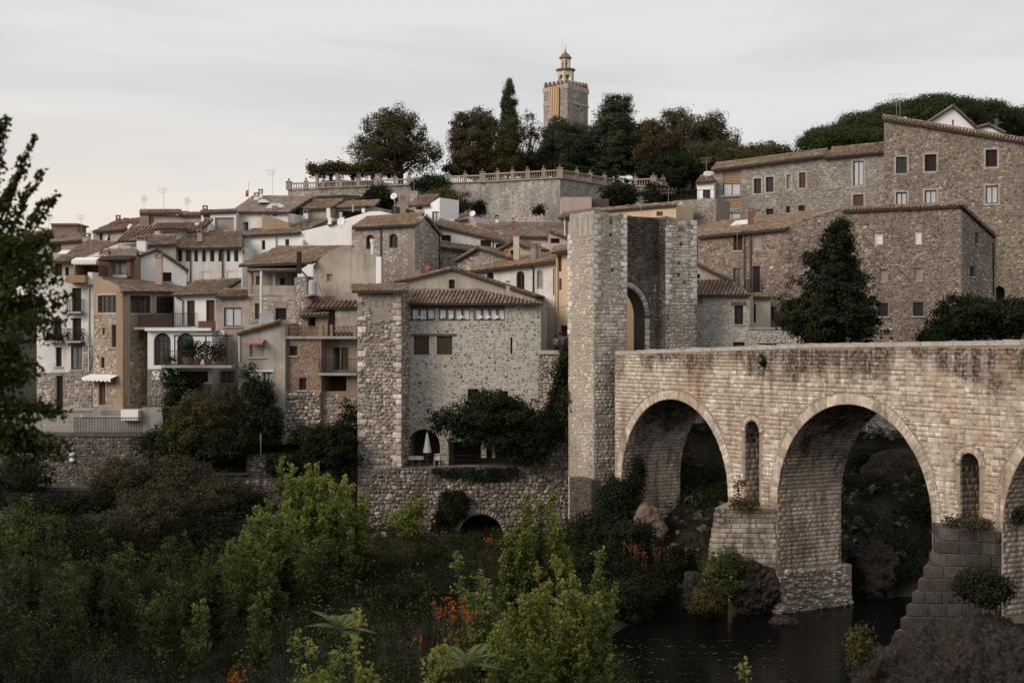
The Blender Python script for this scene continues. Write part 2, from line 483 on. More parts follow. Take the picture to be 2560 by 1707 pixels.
def win(parent, pl, spec, off=0.0):
    """closes the hole of one window with a frame, its bars and the pane; returns the hole and its depth"""
    kind, x0, y0, x1, y1 = spec[:5]
    if kind in 'oA':
        hole = [pl.sz(*p, off) for p in (arch_px(x0, y0, x1, y1) if kind == 'A' else rect(x0, y0, x1, y1))]
        d = spec[5] if len(spec) > 5 else 1.6
        ks = [h[0] for h in hole]; zs = [h[1] for h in hole]
        m = MB(); m.add([pl.pt(a, b, off + d) for a, b in hole], [tuple(range(len(hole)))])
        m.build('recess_wall', 'inside', parent)
        return hole, d
    name, fm, pm, nx, nz, arched, rv = WK[kind]
    hole = [pl.sz(*p, off) for p in (arch_px(x0, y0, x1, y1) if arched else rect(x0, y0, x1, y1))]
    ks = [h[0] for h in hole]; zs = [h[1] for h in hole]; k0, k1, z0, z1 = min(ks), max(ks), min(zs), max(zs)
    fw = min(.07, (k1 - k0) * .12); m = MB(); o0, o1 = off + rv - .05, off + rv + .04
    if fw > 0 and not arched:
        m.pbox(pl, k0, k0 + fw, z0, z1, o0, o1); m.pbox(pl, k1 - fw, k1, z0, z1, o0, o1)
        m.pbox(pl, k0 + fw, k1 - fw, z0, z0 + fw, o0, o1); m.pbox(pl, k0 + fw, k1 - fw, z1 - fw, z1, o0, o1)
    if arched:
        nn = len(hole)
        for i in range(nn):
            a, b = hole[i], hole[(i + 1) % nn]
            c = ((k0 + k1) / 2, (z0 + z1) / 2)
            q = lambda p, t: (p[0] + (c[0] - p[0]) * t, p[1] + (c[1] - p[1]) * t)
            t = fw / max(.2, (k1 - k0) / 2)
            a2, b2 = q(a, t), q(b, t)
            m.add([pl.pt(*a, o0), pl.pt(*b, o0), pl.pt(*b2, o0), pl.pt(*a2, o0), pl.pt(*a2, o1), pl.pt(*b2, o1)], [(0, 1, 2, 3), (3, 2, 5, 4)])
    zt = z1 - ((k1 - k0) * .3 if arched else fw)
    for i in range(1, nx):
        c = k0 + (k1 - k0) * i / nx; m.pbox(pl, c - fw * .45, c + fw * .45, z0 + fw, zt, o0 + .01, o1 - .01)
    for i in range(1, nz):
        c = z0 + (z1 - z0) * i / nz; m.pbox(pl, k0 + fw, k1 - fw, c - fw * .4, c + fw * .4, o0 + .015, o1 - .015)
    w = m.build(name, fm, parent)
    m = MB(); m.add([pl.pt(a, b, off + rv) for a, b in hole], [tuple(range(len(hole)))])
    pn = 'pane' if 'glass' in pm or pm == 'curtain' else 'blind' if pm == 'blind' else 'door_leaf' if kind == 'd' else 'shutter'
    m.build(pn, pm, w)
    if kind in 'ksr' and z1 - z0 > .5:
        m = MB(); nsl = max(3, int((z1 - z0) / .12))
        for i in range(nsl):
            zz = z0 + fw + (z1 - z0 - 2 * fw) * (i + .2) / nsl
            m.add([pl.pt(k0 + fw, zz, off + rv - .004), pl.pt(k1 - fw, zz, off + rv - .004), pl.pt(k1 - fw, zz + .07, off + rv - .03), pl.pt(k0 + fw, zz + .07, off + rv - .03),
                   ], [(0, 1, 2, 3)])
        m.build('slats', pm, w)['kind'] = 'stuff'
    op = spec[5] if len(spec) > 5 else ''
    if 'S' in op or (kind in 'kgncD' and not arched and k1 - k0 > .5 and 'F' not in op and 'B' not in op and z1 - z0 < 2):     # sill
        m = MB(); m.pbox(pl, k0 - .12, k1 + .12, z0 - .1, z0 - .002, off - .1, off + rv - .06); m.build('sill', 'stone_trim', w)
    if len(spec) > 5 and 'F' in spec[5]:     # dressed surround
        m = MB(); t = .16; q = off - .03
        m.pbox(pl, k0 - t, k0 - .002, z0 - t, z1 + t, q, off + .1); m.pbox(pl, k1 + .002, k1 + t, z0 - t, z1 + t, q, off + .1)
        m.pbox(pl, k0, k1, z1 + .002, z1 + t, q, off + .1); m.pbox(pl, k0, k1, z0 - t, z0 - .002, q, off + .1)
        m.build('surround', 'stone_trim', w)
    if len(spec) > 5 and 'B' in spec[5]:     # balcony: slab and railing
        m = MB(); m.pbox(pl, k0 - .25, k1 + .25, z0 - .14, z0 - .02, off - .55, off - .003); b = m.build('balcony', 'stone_trim', w)
        iron_rail(w, [pl.pt(k0 - .22, z0 - .02, off - .02), pl.pt(k0 - .22, z0 - .02, off - .5), pl.pt(k1 + .22, z0 - .02, off - .5), pl.pt(k1 + .22, z0 - .02, off - .02)], .95, .13)
    if len(spec) > 5 and 'L' in spec[5]:     # timber lintel
        m = MB(); m.pbox(pl, k0 - .22, k1 + .22, z1 + .003, z1 + .26, off - .035, off + .12); m.build('lintel', 'wood_grey', w)
    return hole, rv + .02

def iron_rail(parent, pts, h, gap=.12, name='railing', mat='iron', r=.016):
    m = MB()
    for a, b in zip(pts, pts[1:]):
        a, b = Vector(a), Vector(b); d = b - a
        for zz in (h, .08): m.tube([a + Vector((0, 0, zz)), b + Vector((0, 0, zz))], r * 1.3, 4)
        n = max(1, int(d.length / gap))
        for i in range(n + 1):
            p = a + d * i / n; m.tube([p, p + Vector((0, 0, h))], r, 4, False)
    o = m.build(name, mat, parent); o['kind'] = 'stuff'; return o

HOLES = {}
def facade(parent, pl, poly, mat, wins=(), depth=4.0, style=None, smat=None, nobj=0, off=0.0, name='wall', spoly=None, extra_holes=(), back=True):
    """poly in pixels; returns the outline in (s, z)"""
    pz = [pl.sz(*p, off) for p in poly]
    holes, deeps = [], []
    for w in wins:
        h, d = win(parent, pl, w, off); holes.append(h); deeps.append(d)
    for h in extra_holes: holes.append(h); deeps.append(.3)
    wl = slab(pl, pz, holes, depth, off, .2, deeps, back).build(name, mat, parent)
    if style:
        sp = pz if spoly is None else [pl.sz(*p, off) for p in spoly]
        ex = list(holes)
        stones(parent, pl, sp, ex, style, smat or 'stone', nobj, off)
    return pz

def tiles_on(parent, E0, a, b, nrm, poly2, mat, tw, tl, nobj, ridge=True):
    """barrel tiles in columns over a polygon given in roof coordinates (along the eave, up the slope)"""
    xs = [p[0] for p in poly2]; T, A = [], []
    n = max(1, int(round((max(xs) - min(xs)) / tw))); x0 = min(xs); st = (max(xs) - min(xs)) / n
    E0 = np.array(E0); a = np.array(a); b = np.array(b); nrm = np.array(nrm)
    for i in range(n):
        x = x0 + (i + .5) * st; ys = []
        for k in range(len(poly2)):
            p, q = poly2[k], poly2[(k + 1) % len(poly2)]
            if (p[0] <= x < q[0]) or (q[0] <= x < p[0]):
                ys.append(p[1] + (q[1] - p[1]) * (x - p[0]) / (q[0] - p[0]))
        if len(ys) < 2: continue
        lo, hi = min(ys), max(ys); m = max(1, int(round((hi - lo) / tl)))
        if hi - lo < .12: continue
        ll = (hi - lo) / m
        for j in range(m):
            y = lo + (j + .5) * ll + RNG.normal(0, .008)
            rot = RNG.normal(0, .018); ca, sa = math.cos(rot), math.sin(rot)
            U = a * ca + b * sa; V = -a * sa + b * ca
            T.append(E0 + a * (x + RNG.normal(0, .006)) + b * y + nrm * (.005 + RNG.uniform(0, .015)))
            A.append(np.stack((U * st * RNG.uniform(.92, 1.08), V * ll, nrm * st), 1))
    if T: pieces(parent, 'tile', 'tile', T, A, mat, nobj, 'roof_tiles', minpx=6)

def roof3(parent, E0, E1, R1, R0, mat='tile', tw=.24, tl=.42, thick=.14, nobj=0, name='roof', under='roof_under', tiles=True):
    E0, E1, R1, R0 = map(Vector, (E0, E1, R1, R0))
    a = (E1 - E0).normalized(); b = ((R0 + R1) - (E0 + E1)) / 2; b = (b - a * b.dot(a)).normalized(); nrm = a.cross(b)
    if nrm.z < 0: nrm = -nrm
    q = [E0, E1, R1, R0]; p2 = [((v - E0).dot(a), (v - E0).dot(b)) for v in q]
    top = [E0 + a * x + b * y for x, y in p2]
    m = MB(); dn = nrm * -thick
    m.hexa([v + dn for v in top] + top)
    ro = m.build(name, under, parent)
    if tiles:
        tiles_on(ro, E0, a, b, nrm, p2, mat, tw, tl, nobj)
        # capping row along the top edge
        r0, r1 = Vector(top[3]), Vector(top[2]); d = (r1 - r0); L = d.length
        if L > .5:
            d.normalize(); n = max(1, int(L / .4)); T, A = [], []
            up = nrm; side = up.cross(d)
            for i in range(n):
                T.append(np.array(r0 + d * (i + .5) * L / n + up * .05)); A.append(np.stack((np.array(side) * -.26, np.array(d) * L / n, np.array(up) * .26), 1))
            A = [x if np.linalg.det(x) > 0 else x * np.array([-1, 1, 1]) for x in A]
            pieces(ro, 'ridge_tile', 'tile', T, A, mat, 0, 'ridge_tiles')
    return ro, top

def roof(parent, pl, eave, ridge, back, wall=None, out=.4, **kw):
    """eave and ridge as pixel pairs left to right; the eave hangs `out` in front of the facade, the ridge lies `back` behind it"""
    E0, E1 = (pl.px(*p, -out) for p in eave); R0, R1 = (pl.px(*p, back) for p in ridge)
    ro, top = roof3(parent, E0, E1, R1, R0, **kw)
    if wall:     # close the ends and the back under the slope
        e0, e1, r1, r0 = [Vector(v) - Vector((0, 0, .16)) for v in top]
        n3 = Vector((pl.n[0], pl.n[1], 0)); e0 = e0 + n3 * (out + .02); e1 = e1 + n3 * (out + .02)
        zb = min(e0.z, e1.z) - .3
        lo = lambda v: Vector((v.x, v.y, zb))
        m = MB(); m.v = [tuple(v) for v in (e0, e1, r1, r0, lo(e0), lo(e1), lo(r1), lo(r0))]
        m.f = [(4, 0, 3, 7), (5, 6, 2, 1), (7, 3, 2, 6)]
        m.build('gable_wall', wall, parent)
    return ro

def gable(parent, pl, left, apex, right, back, out=.3, **kw):
    """a roof whose ridge runs away from the viewer: two slopes meeting at the apex over the gable"""
    for e, s in ((left, 0), (right, 1)):
        A0, A1 = pl.px(*apex, -out), None
        k, z = pl.sz(*apex); A0 = pl.pt(k, z + .1, -out); A1 = pl.pt(k, z + .1, back)
        k, z = pl.sz(*e); B0 = pl.pt(k, z + .1, -out); B1 = pl.pt(k, z + .1, back)
        if s == 0: roof3(parent, B1, B0, A0, A1, **kw)
        else: roof3(parent, B0, B1, A1, A0, **kw)

def chimney(parent, x0, x1, y0, y1, Y, mat='plaster_grey', cap='tile_cap', d=None, smoke=True):
    c0 = P(x0, y1, Y); c1 = P(x1, y0, Y); w = c1.x - c0.x; d = d or max(.4, w * .8); h = c1.z - c0.z
    m = MB(); cx = (c0.x + c1.x) / 2
    m.box((cx, Y, c0.z + h * .5 - .18), (w * .86, d * .86, h - .36)); o = m.build('chimney', mat, parent)
    m = MB(); m.box((cx, Y, c1.z - .05), (w, d, .1)); m.box((cx, Y, c1.z - .32), (w * .98, d * .98, .07))
    for sx in (-1, 1):
        for sy in (-1, 1): m.box((cx + sx * w * .36, Y + sy * d * .36, c1.z - .2), (w * .16, d * .16, .2))
    m.build('chimney_cap', cap, o); return o

def antenna(parent, x, y0, y1, Y, style=0):
    b = P(x, y1, Y); t = P(x, y0, Y); m = MB(); m.tube([b, t], .015, 5)
    L = .55 if style != 2 else .9
    if style in (0, 2):
        for zz, l in ((t.z - .05, L), (t.z - .35, L * .7)):
            m.tube([(t.x - l, t.y, zz), (t.x + l * .7, t.y - .2, zz)], .009, 4)
            for i in range(6):
                p = Vector((t.x - l + l * 1.7 * i / 5, t.y - .2 * i / 5, zz)); m.tube([p - Vector((0, 0, .16)), p + Vector((0, 0, .16))], .006, 4)
    else:
        for i in range(7):
            zz = t.z - .1 - .09 * i; m.tube([(t.x - .28, t.y, zz), (t.x + .28, t.y + .05, zz)], .009, 4)
        m.tube([(t.x, t.y, t.z - .4), (t.x + .6, t.y - .1, t.z - .4)], .012, 4)
    return m.build('antenna', 'metal', parent)

def dish(parent, x, y, r, Y, mat='metal_white', face=-.4):
    c = P(x, y, Y); rr = r / FPX * Y; m = MB(); n = 14
    nrm = Vector((face, -.85, .35)).normalized(); u = nrm.cross(Vector((0, 0, 1))).normalized(); w = u.cross(nrm)
    rings = [(0.02, .22), (.5, .15), (.85, .05), (1, 0)]; o = len(m.v)
    for q, dep in rings:
        for j in range(n):
            a = 2 * math.pi * j / n; m.v.append(tuple(c + (u * math.cos(a) + w * math.sin(a)) * rr * q - nrm * dep * rr))
    for i in range(3):
        for j in range(n): m.f.append((i * n + j, i * n + (j + 1) % n, (i + 1) * n + (j + 1) % n, (i + 1) * n + j))
    m.f.append(tuple(range(n)))
    m.tube([c - nrm * rr * .2, c - nrm * rr * .5 - Vector((0, 0, rr * 1.6))], .025, 5)
    m.tube([c - w * rr, c + nrm * rr * .8], .012, 4)
    return m.build('satellite_dish', mat, parent, True)

def pipe(parent, pl, pts, r=.045, mat='pipe_brown', off=-.08, name='drainpipe'):
    m = MB(); m.tube([pl.px(*p, off) for p in pts], r, 6); return m.build(name, mat, parent)
def pxbox(parent, name, x0, x1, y0, y1, Y, d, mat):
    a, b = P(x0, y1, Y), P(x1, y0, Y); m = MB()
    m.box(((a.x + b.x) / 2, Y + d / 2, (a.z + b.z) / 2), (b.x - a.x, d, b.z - a.z)); return m.build(name, mat, parent)
def plbox(parent, name, pl, x0, x1, y0, y1, o0, o1, mat):
    k0, z0 = pl.sz(x0, y1); k1, z1 = pl.sz(x1, y0); m = MB(); m.pbox(pl, k0, k1, z0, z1, o0, o1); return m.build(name, mat, parent)
def house(label, x, Y, name='town_house', cat='house', z=None, group=None):
    p = P(x, 853.5, Y); return thing(name, label, cat, (p.x, p.y, z if z is not None else 10.0), group)
def awning(parent, pl, x0, x1, y0, y1, mat, out=.9):
    k0, z1 = pl.sz(x0, y0); k1, z0 = pl.sz(x1, y1); m = MB(); n = 14
    for i in range(n):
        a = k0 + (k1 - k0) * i / n; b = k0 + (k1 - k0) * (i + 1) / n; zz = z0 + (.0 if i % 2 else .06)
        m.add([pl.pt(a, z1 + .25, 0), pl.pt(b, z1 + .25, 0), pl.pt(b, z1, -out), pl.pt(a, z1, -out)], [(0, 1, 2, 3)])
        m.add([pl.pt(a, z1, -out), pl.pt(b, z1, -out), pl.pt(b, zz, -out), pl.pt((a + b) / 2, zz - .05, -out), pl.pt(a, zz, -out)], [(0, 1, 2, 3, 4)])
    return m.build('awning', mat, parent)

# ------------------------------------------------------------------ plants
LEAF = {}
def leaf_mesh(name, C, N, size, rnd, asp=.55, cup=.0, up=None):
    """one diamond leaf per centre, facing along N"""
    n = len(C); C = np.asarray(C); N = N / np.maximum(1e-6, np.linalg.norm(N, axis=1, keepdims=True))
    ref = RNG.normal(size=(n, 3)) if up is None else up
    u = np.cross(N, ref); u /= np.maximum(1e-6, np.linalg.norm(u, axis=1, keepdims=True)); v = np.cross(N, u)
    s = np.asarray(size).reshape(-1, 1) * np.ones((n, 1))
    V = np.stack((C - v * s, C + u * s * asp - v * s * .1, C + v * s, C - u * s * asp - v * s * .1), 1)
    F = (np.arange(n) * 4)[:, None] + np.array([0, 1, 2, 3])
    me = mesh_np(name, V.reshape(-1, 3), [F], np.repeat(rnd, 4)); return me
def unit_rand(n):
    d = RNG.normal(size=(n, 3)); return d / np.linalg.norm(d, axis=1, keepdims=True)

def crown_points(blobs, nclump, per, cr, flat=.7, shell=(.55, 1.0), lump=.25, top_bias=.0):
    """blobs: (centre, radii). Clumps of leaves through the outer shell of the blobs; returns centres, outward normals, a value per clump"""
    vol = np.array([b[1][0] * b[1][1] * b[1][2] for b in blobs]) ** .67; vol /= vol.sum()
    pick = RNG.choice(len(blobs), nclump, p=vol)
    c = np.array([b[0] for b in blobs])[pick]; r = np.array([b[1] for b in blobs])[pick]
    d = unit_rand(nclump); d[:, 2] += top_bias; d /= np.linalg.norm(d, axis=1, keepdims=True)
    ph = RNG.uniform(0, 6, 6)
    w = 1 + lump * (np.sin(d[:, 0] * 4 + ph[0]) * np.sin(d[:, 2] * 5 + ph[1]) + .6 * np.sin(d[:, 1] * 7 + d[:, 2] * 6 + ph[2])) * .6
    rad = RNG.uniform(shell[0] ** 2, shell[1] ** 2, nclump) ** .5
    cc = c + d * r * (rad * w)[:, None]
    cr_i = cr * RNG.uniform(.6, 1.35, nclump)
    n = nclump * per; ci = np.repeat(np.arange(nclump), per)
    off = np.clip(RNG.normal(size=(n, 3)), -1.7, 1.7) * np.array((1, 1, flat)) * .42
    C = cc[ci] + off * cr_i[ci][:, None]
    N = d[ci] * .6 + off * .8 + RNG.normal(size=(n, 3)) * .55 + np.array((0, 0, .45))
    return C, N, RNG.random(nclump)[ci], cc

def limbs(m, base, top, cc, r0, nl=14, n=5, spread=.6):
    base, top = Vector(base), Vector(top); mid = base.lerp(top, .5) + Vector((RNG.normal(0, .06), 0, 0)) * (top - base).length
    m.tube([base, mid, top], [r0, r0 * .75, r0 * .35], 7)
    if len(cc):
        for i in RNG.choice(len(cc), min(nl, len(cc)), replace=False):
            e = Vector(cc[i]); t = RNG.uniform(.25, .95); s = base.lerp(top, t)
            k = s.lerp(e, .5) + Vector((0, 0, (e - s).length * .08))
            m.tube([s, k, e], [r0 * .38 * (1.1 - t * .6), r0 * .22, r0 * .06], n, False)

def tree(label, blobs, base, mat, nclump, per, cr, leaf, name='tree', cat='tree', top=None, r0=.22, flat=.7, shell=(.5, 1.0), nl=14, lump=.25,
         group=None, asp=.55, bark='bark', rn=(0, 1), top_bias=0., crown='crown', stem='trunk'):
    t = thing(name, label, cat, base, group)
    C, N, rv, cc = crown_points(blobs, nclump, per, cr, flat, shell, lump, top_bias)
    rnd = np.clip(rv * .6 + RNG.random(len(C)) * .4, 0, 1) * (rn[1] - rn[0]) + rn[0]
    me = leaf_mesh(crown, C, N, leaf * RNG.uniform(.6, 1.3, len(C)), rnd, asp); me.materials.append(MATS[mat]); link(crown, me, t)
    b0 = blobs[0]; top = top or (b0[0][0], b0[0][1], b0[0][2] + b0[1][2] * .4)
    m = MB(); limbs(m, base, top, cc, r0, nl); m.build(stem, bark, t)
    return t

def stems_plant(label, base, h, spread, nst, mat, leaf, per_m=26, name='poplar_sapling', cat='sapling', group=None, bare=.12, twig=.45, lean=(0, 0), rn=(0, 1), asp=.62,
                bark='bark_young', crown='foliage', r=.025, topfade=True):
    """upright stems with short side twigs, each carrying leaves"""
    t = thing(name, label, cat, base, group); base = np.array(base, float); m = MB(); Cs, Ns, Rs = [], [], []
    for s in range(nst):
        a = RNG.uniform(0, 2 * np.pi); q = math.sqrt(RNG.random()); hh = h * (1 - .42 * q ** 2.2) * RNG.uniform(.84, 1.02) if s else h
        foot = base + np.array((math.cos(a) * spread * .25 * q, math.sin(a) * spread * .25 * q, 0))
        tip = base + np.array((math.cos(a) * spread * q + lean[0] * h, math.sin(a) * spread * q + lean[1] * h, hh))
        k = np.linspace(0, 1, 6)[:, None]; bow = np.array((math.cos(a), math.sin(a), 0)) * spread * .18 * q
        pts = foot + (tip - foot) * k + bow * np.sin(k * np.pi)
        m.tube([tuple(p) for p in pts], list(np.linspace(r * hh / 4, .006, 6)), 5, False)
        nt = max(4, int(hh * (1 - bare) * 9)); f = RNG.uniform(bare, 1, nt); f[:3] = (.99, .96, .93)
        ti = np.minimum(4, (f * 5).astype(int)); fr = f * 5 - ti
        p0 = pts[ti] + (pts[ti + 1] - pts[ti]) * fr[:, None]
        d = unit_rand(nt); d[:, 2] = np.abs(d[:, 2]) * .8 + .45; d /= np.linalg.norm(d, axis=1, keepdims=True)
        tl = twig * (1.12 - f) * RNG.uniform(.5, 1.5, nt) * min(1.6, hh / 3) + .12
        for j in range(0, nt, 3): m.tube([tuple(p0[j]), tuple(p0[j] + d[j] * tl[j])], [.010, .004], 3, False)
        nl = np.maximum(3, (tl * per_m)).astype(int); ix = np.repeat(np.arange(nt), nl)
        u = RNG.uniform(.1, 1.05, len(ix))
        C = p0[ix] + d[ix] * (tl[ix] * u)[:, None] + RNG.normal(size=(len(ix), 3)) * leaf * .75
        Cs.append(C); N = unit_rand(len(ix)); N[:, 2] = np.abs(N[:, 2]) + .25; N[:, 1] -= .35; Ns.append(N)
        Rs.append(np.clip(.25 * RNG.random() + .45 * RNG.random(len(ix)) ** 1.4 + .34 * f[ix] ** 1.6, 0, 1))  # leaf tone rises with height, painting brighter lit tips
    C = np.concatenate(Cs); N = np.concatenate(Ns); rr = np.concatenate(Rs) * (rn[1] - rn[0]) + rn[0]
    me = leaf_mesh(crown, C, N, leaf * RNG.uniform(.6, 1.25, len(C)), rr, asp); me.materials.append(MATS[mat]); link(crown, me, t)
    m.build('stem', bark, t)
    return t

def pinnate(label, base, h, nfr, flen, mat, name='sumac', cat='shrub', az=None, leafl=.17, group=None, tilt=.35, sector=None):
    """a stem with a whorl of long feathered leaves"""
    t = thing(name, label, cat, base, group); b = Vector(base); m = MB(); top = b + Vector((0, 0, h)); m.tube([b, top], [.03, .018], 5); m.build('stem', 'bark_young', t)
    for i in range(nfr):
        a = (2 * math.pi * i / nfr + RNG.normal(0, .15)) if sector is None else sector[0] + (sector[1] - sector[0]) * (i + .5) / nfr + RNG.normal(0, .1)
        el = RNG.uniform(tilt * .4, tilt * 2.2); L = flen * RNG.uniform(.8, 1.1)
        o = top - Vector((0, 0, RNG.uniform(0, .25))); hd = Vector((math.cos(a), math.sin(a), 0)); side = Vector((-math.sin(a), math.cos(a), 0))
        C, F = [], []; mb = MB(); prev = o; np_ = 11
        for j in range(1, np_ + 1):
            f = j / np_; p = o + hd * L * f * math.cos(el) + Vector((0, 0, L * (f * math.sin(el) - .32 * f * f)))
            mb.tube([prev, p], [.008, .007], 3, False); fw = (p - prev).normalized(); prev = p
            ll = leafl * math.sin(math.pi * (.12 + .83 * f)) * 1.1
            for sg in (-1, 1):
                d = (side * sg + fw * .45 + Vector((0, 0, -.18))).normalized(); w = fw * ll * .24
                q = p + d * ll
                mb.add([p - w * .4, p + d * ll * .45 + w, q, p + d * ll * .45 - w], [(0, 1, 2, 3)])
        mb.build('frond', mat, t)
    return t

def tufts(name, mat, X, Yv, Z, h, nb, w=.03, lean=.35, rn=(0, 1), kind='stuff', parent=None):
    """grass: nb blades round each point, each blade a bent strip"""
    n = len(X) * nb; b = np.stack((np.repeat(X, nb), np.repeat(Yv, nb), np.repeat(Z, nb)), 1)
    b[:, :2] += RNG.normal(0, .12, (n, 2)); hh = np.repeat(h, nb) * RNG.uniform(.5, 1.15, n)
    a = RNG.uniform(0, 2 * np.pi, n); dirv = np.stack((np.cos(a), np.sin(a), np.zeros(n)), 1); ln = np.abs(RNG.normal(0, lean, n)) + .05
    sd = np.stack((-np.sin(a), np.cos(a), np.zeros(n)), 1)
    up = np.array((0, 0, 1.0))
    mid = b + up * (hh * .6)[:, None] + dirv * (hh * ln * .35)[:, None]; tip = b + up * (hh * (1 - .3 * ln))[:, None] + dirv * (hh * ln)[:, None]
    V = np.stack((b - sd * w, b + sd * w, mid + sd * w * .7, mid - sd * w * .7, tip), 1).reshape(-1, 3)
    o = (np.arange(n) * 5)[:, None]
    me = mesh_np(name, V, [o + np.array([0, 1, 2, 3]), o + np.array([3, 2, 4])], np.repeat(np.clip(np.repeat(RNG.random(len(X)), nb) * .6 + RNG.random(n) * .4, 0, 1) * (rn[1] - rn[0]) + rn[0], 5))
    me.materials.append(MATS[mat]); ob = link(name, me, parent)
    if kind: ob['kind'] = kind
    return ob

def ivy(parent_or_none, name, pl, poly, n, mat, leaf=.12, thick=.25, label=None, cat=None, off=0., group=None, lumps=1.0):
    """leaves hanging on a wall over an outline in pixels"""
    pz = [pl.sz(*p, off) for p in poly]; xs = [p[0] for p in pz]; zs = [p[1] for p in pz]; C = []
    rg = RNG; k = rg.uniform(min(xs), max(xs), n * 3); z = rg.uniform(min(zs), max(zs), n * 3)
    jx = rg.normal(0, .12, n * 3); ok = inpoly(k + jx, z + rg.normal(0, .12, n * 3), pz); k, z = k[ok][:n], z[ok][:n]
    dens = np.sin(k * 2.1 + 1.3) * np.sin(z * 1.7) + .6 * np.sin(k * 4.3 + z * 3.1)
    o = -off + 0 - np.abs(rg.normal(0, thick, len(k))) * (1 + .5 * lumps * dens) - .02
    X = pl.a[0] + pl.d[0] * k + pl.n[0] * (off + o); Yv = pl.a[1] + pl.d[1] * k + pl.n[1] * (off + o)
    C = np.stack((X, Yv, z), 1); N = rg.normal(size=C.shape) * .6 - np.array((pl.n[0], pl.n[1], -.5))
    me = leaf_mesh(name, C, N, leaf * rg.uniform(.6, 1.3, len(C)), np.clip(rg.random(len(C)) * .6 + .2 + .2 * dens, 0, 1)); me.materials.append(MATS[mat])
    ob = link(name, me, parent_or_none)
    if label: tag(ob, label, cat, group)
    return ob

def boulder(label, c, r, mat='rock', seed=1, name='boulder', sub=6, rough=.22, fine=.10, cat='boulder', squash_below=None):
    import bmesh
    from mathutils import noise
    bm = bmesh.new(); bmesh.ops.create_icosphere(bm, subdivisions=sub, radius=1)
    q = (r[0] * r[1] * r[2]) ** (1 / 3); o = Vector((seed * 7.3, seed * 3.1, seed * 1.7))
    for v in bm.verts:
        p = v.co.copy(); w = Vector((p.x * r[0], p.y * r[1], p.z * r[2])); u = w / q
        n = Vector((p.x / r[0], p.y / r[1], p.z / r[2])).normalized()
        d = rough * q * 1.5 * noise.fractal(u * 1.1 + o, 1.0, 2.0, 3) + fine * q * noise.fractal(u * 4 + o, .7, 2.1, 5)
        k = noise.voronoi(w * 1.7 + o)[0]; d += fine * min(q, 1.6) * 1.6 * (.3 - min(k[0], .6)); k = noise.voronoi(w * 5.5 + o)[0]; d += fine * min(q, 1.6) * .55 * (.3 - min(k[0], .6))
        v.co = w + n * d + Vector(c)
    me = bpy.data.meshes.new(name); bm.to_mesh(me); bm.free()
    me.polygons.foreach_set('use_smooth', [False] * len(me.polygons))
    o = link(name, me, None, mat); tag(o, label, cat); return o
# ------------------------------------------------------------------ the materials of the place
material('mortar', [(.25, .22, .19), (.32, .285, .25)], 2.5, bump=.25, dirt=(.16, .14, .12), dirt_amt=.5)
material('mortar_right', [(.20, .165, .138), (.26, .215, .18)], 2.5, bump=.3, dirt=(.12, .10, .085), dirt_amt=.5)
material('mortar_pale', [(.43, .41, .37), (.52, .50, .46)], 2.0, bump=.25, dirt=(.30, .28, .25), dirt_amt=.5, streak=((.28, .25, .22), .35))
material('mortar_bridge', [(.33, .275, .22), (.25, .205, .165)], 3.0, bump=.2, dirt=(.08, .06, .05), dirt_amt=.6)
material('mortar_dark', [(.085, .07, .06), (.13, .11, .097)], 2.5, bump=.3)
ST = [(.37, .325, .28), (.47, .42, .36), (.32, .265, .225), (.56, .52, .46), (.42, .35, .295), (.26, .22, .195), (.50, .45, .39), (.42, .335, .27)]
material('stone', ST, 4, bump=.4, var=.42, pieces=True, dirt=(.13, .11, .095), dirt_amt=.5, dirt_scale=.25, streak=((.12, .10, .09), .3))
material('stone_right', [(.25, .195, .155), (.32, .26, .21), (.20, .155, .125), (.42, .365, .305), (.27, .21, .165), (.15, .12, .10), (.36, .29, .235)], 4, bump=.4, var=.42, pieces=True,
         dirt=(.15, .125, .105), dirt_amt=.55, dirt_scale=.3, streak=((.12, .10, .085), .35))
material('stone_grey', [(.36, .335, .30), (.26, .24, .22), (.45, .42, .38), (.22, .20, .185), (.33, .30, .27)], 4, bump=.4, var=.25, pieces=True, dirt=(.14, .125, .115), dirt_amt=.6,
         streak=((.10, .09, .085), .5))
material('cobble', [(.40, .34, .29), (.28, .235, .20), (.50, .455, .40), (.36, .29, .24), (.20, .175, .155), (.58, .54, .49), (.42, .35, .295)], 4, bump=.35, var=.42, pieces=True,
         dirt=(.12, .10, .085), dirt_amt=.5, dirt_scale=.4)
material('cobble_dark', [(.27, .225, .19), (.18, .15, .13), (.36, .325, .285), (.23, .185, .155), (.125, .108, .095), (.43, .40, .36), (.28, .23, .195)], 4, bump=.35, var=.45, pieces=True, dirt=(.07, .058, .05), dirt_amt=.7, dirt_scale=.35, streak=((.06, .05, .042), .5))  # stained cobble, darkened further to paint the dimmer lower walls
material('stone_dark', [(.19, .165, .145), (.13, .115, .1), (.26, .235, .21), (.16, .135, .118), (.095, .085, .075)], 4, bump=.4, var=.45, pieces=True, dirt=(.045, .04, .034), dirt_amt=.75, dirt_scale=.3, streak=((.04, .035, .03), .6))  # dimness of the lower left walls put into the stone colour
material('stone_house', [(.40, .365, .315), (.45, .415, .365), (.34, .295, .24), (.48, .45, .40), (.42, .375, .32), (.13, .115, .10), (.46, .43, .385), (.37, .31, .25), (.44, .41, .365), (.28, .23, .185)], 4, bump=.3, var=.25, pieces=True)
material('ashlar', [(.55, .485, .405), (.50, .43, .355), (.60, .54, .465), (.52, .44, .36), (.46, .39, .325), (.63, .585, .51), (.56, .51, .43)], 3.5, bump=.3, var=.2, pieces=True,
         dirt=(.37, .235, .135), dirt_amt=.6, dirt_scale=.3, streak=((.17, .12, .085), .75), top=(16.1, 2.6, (.065, .045, .036)))
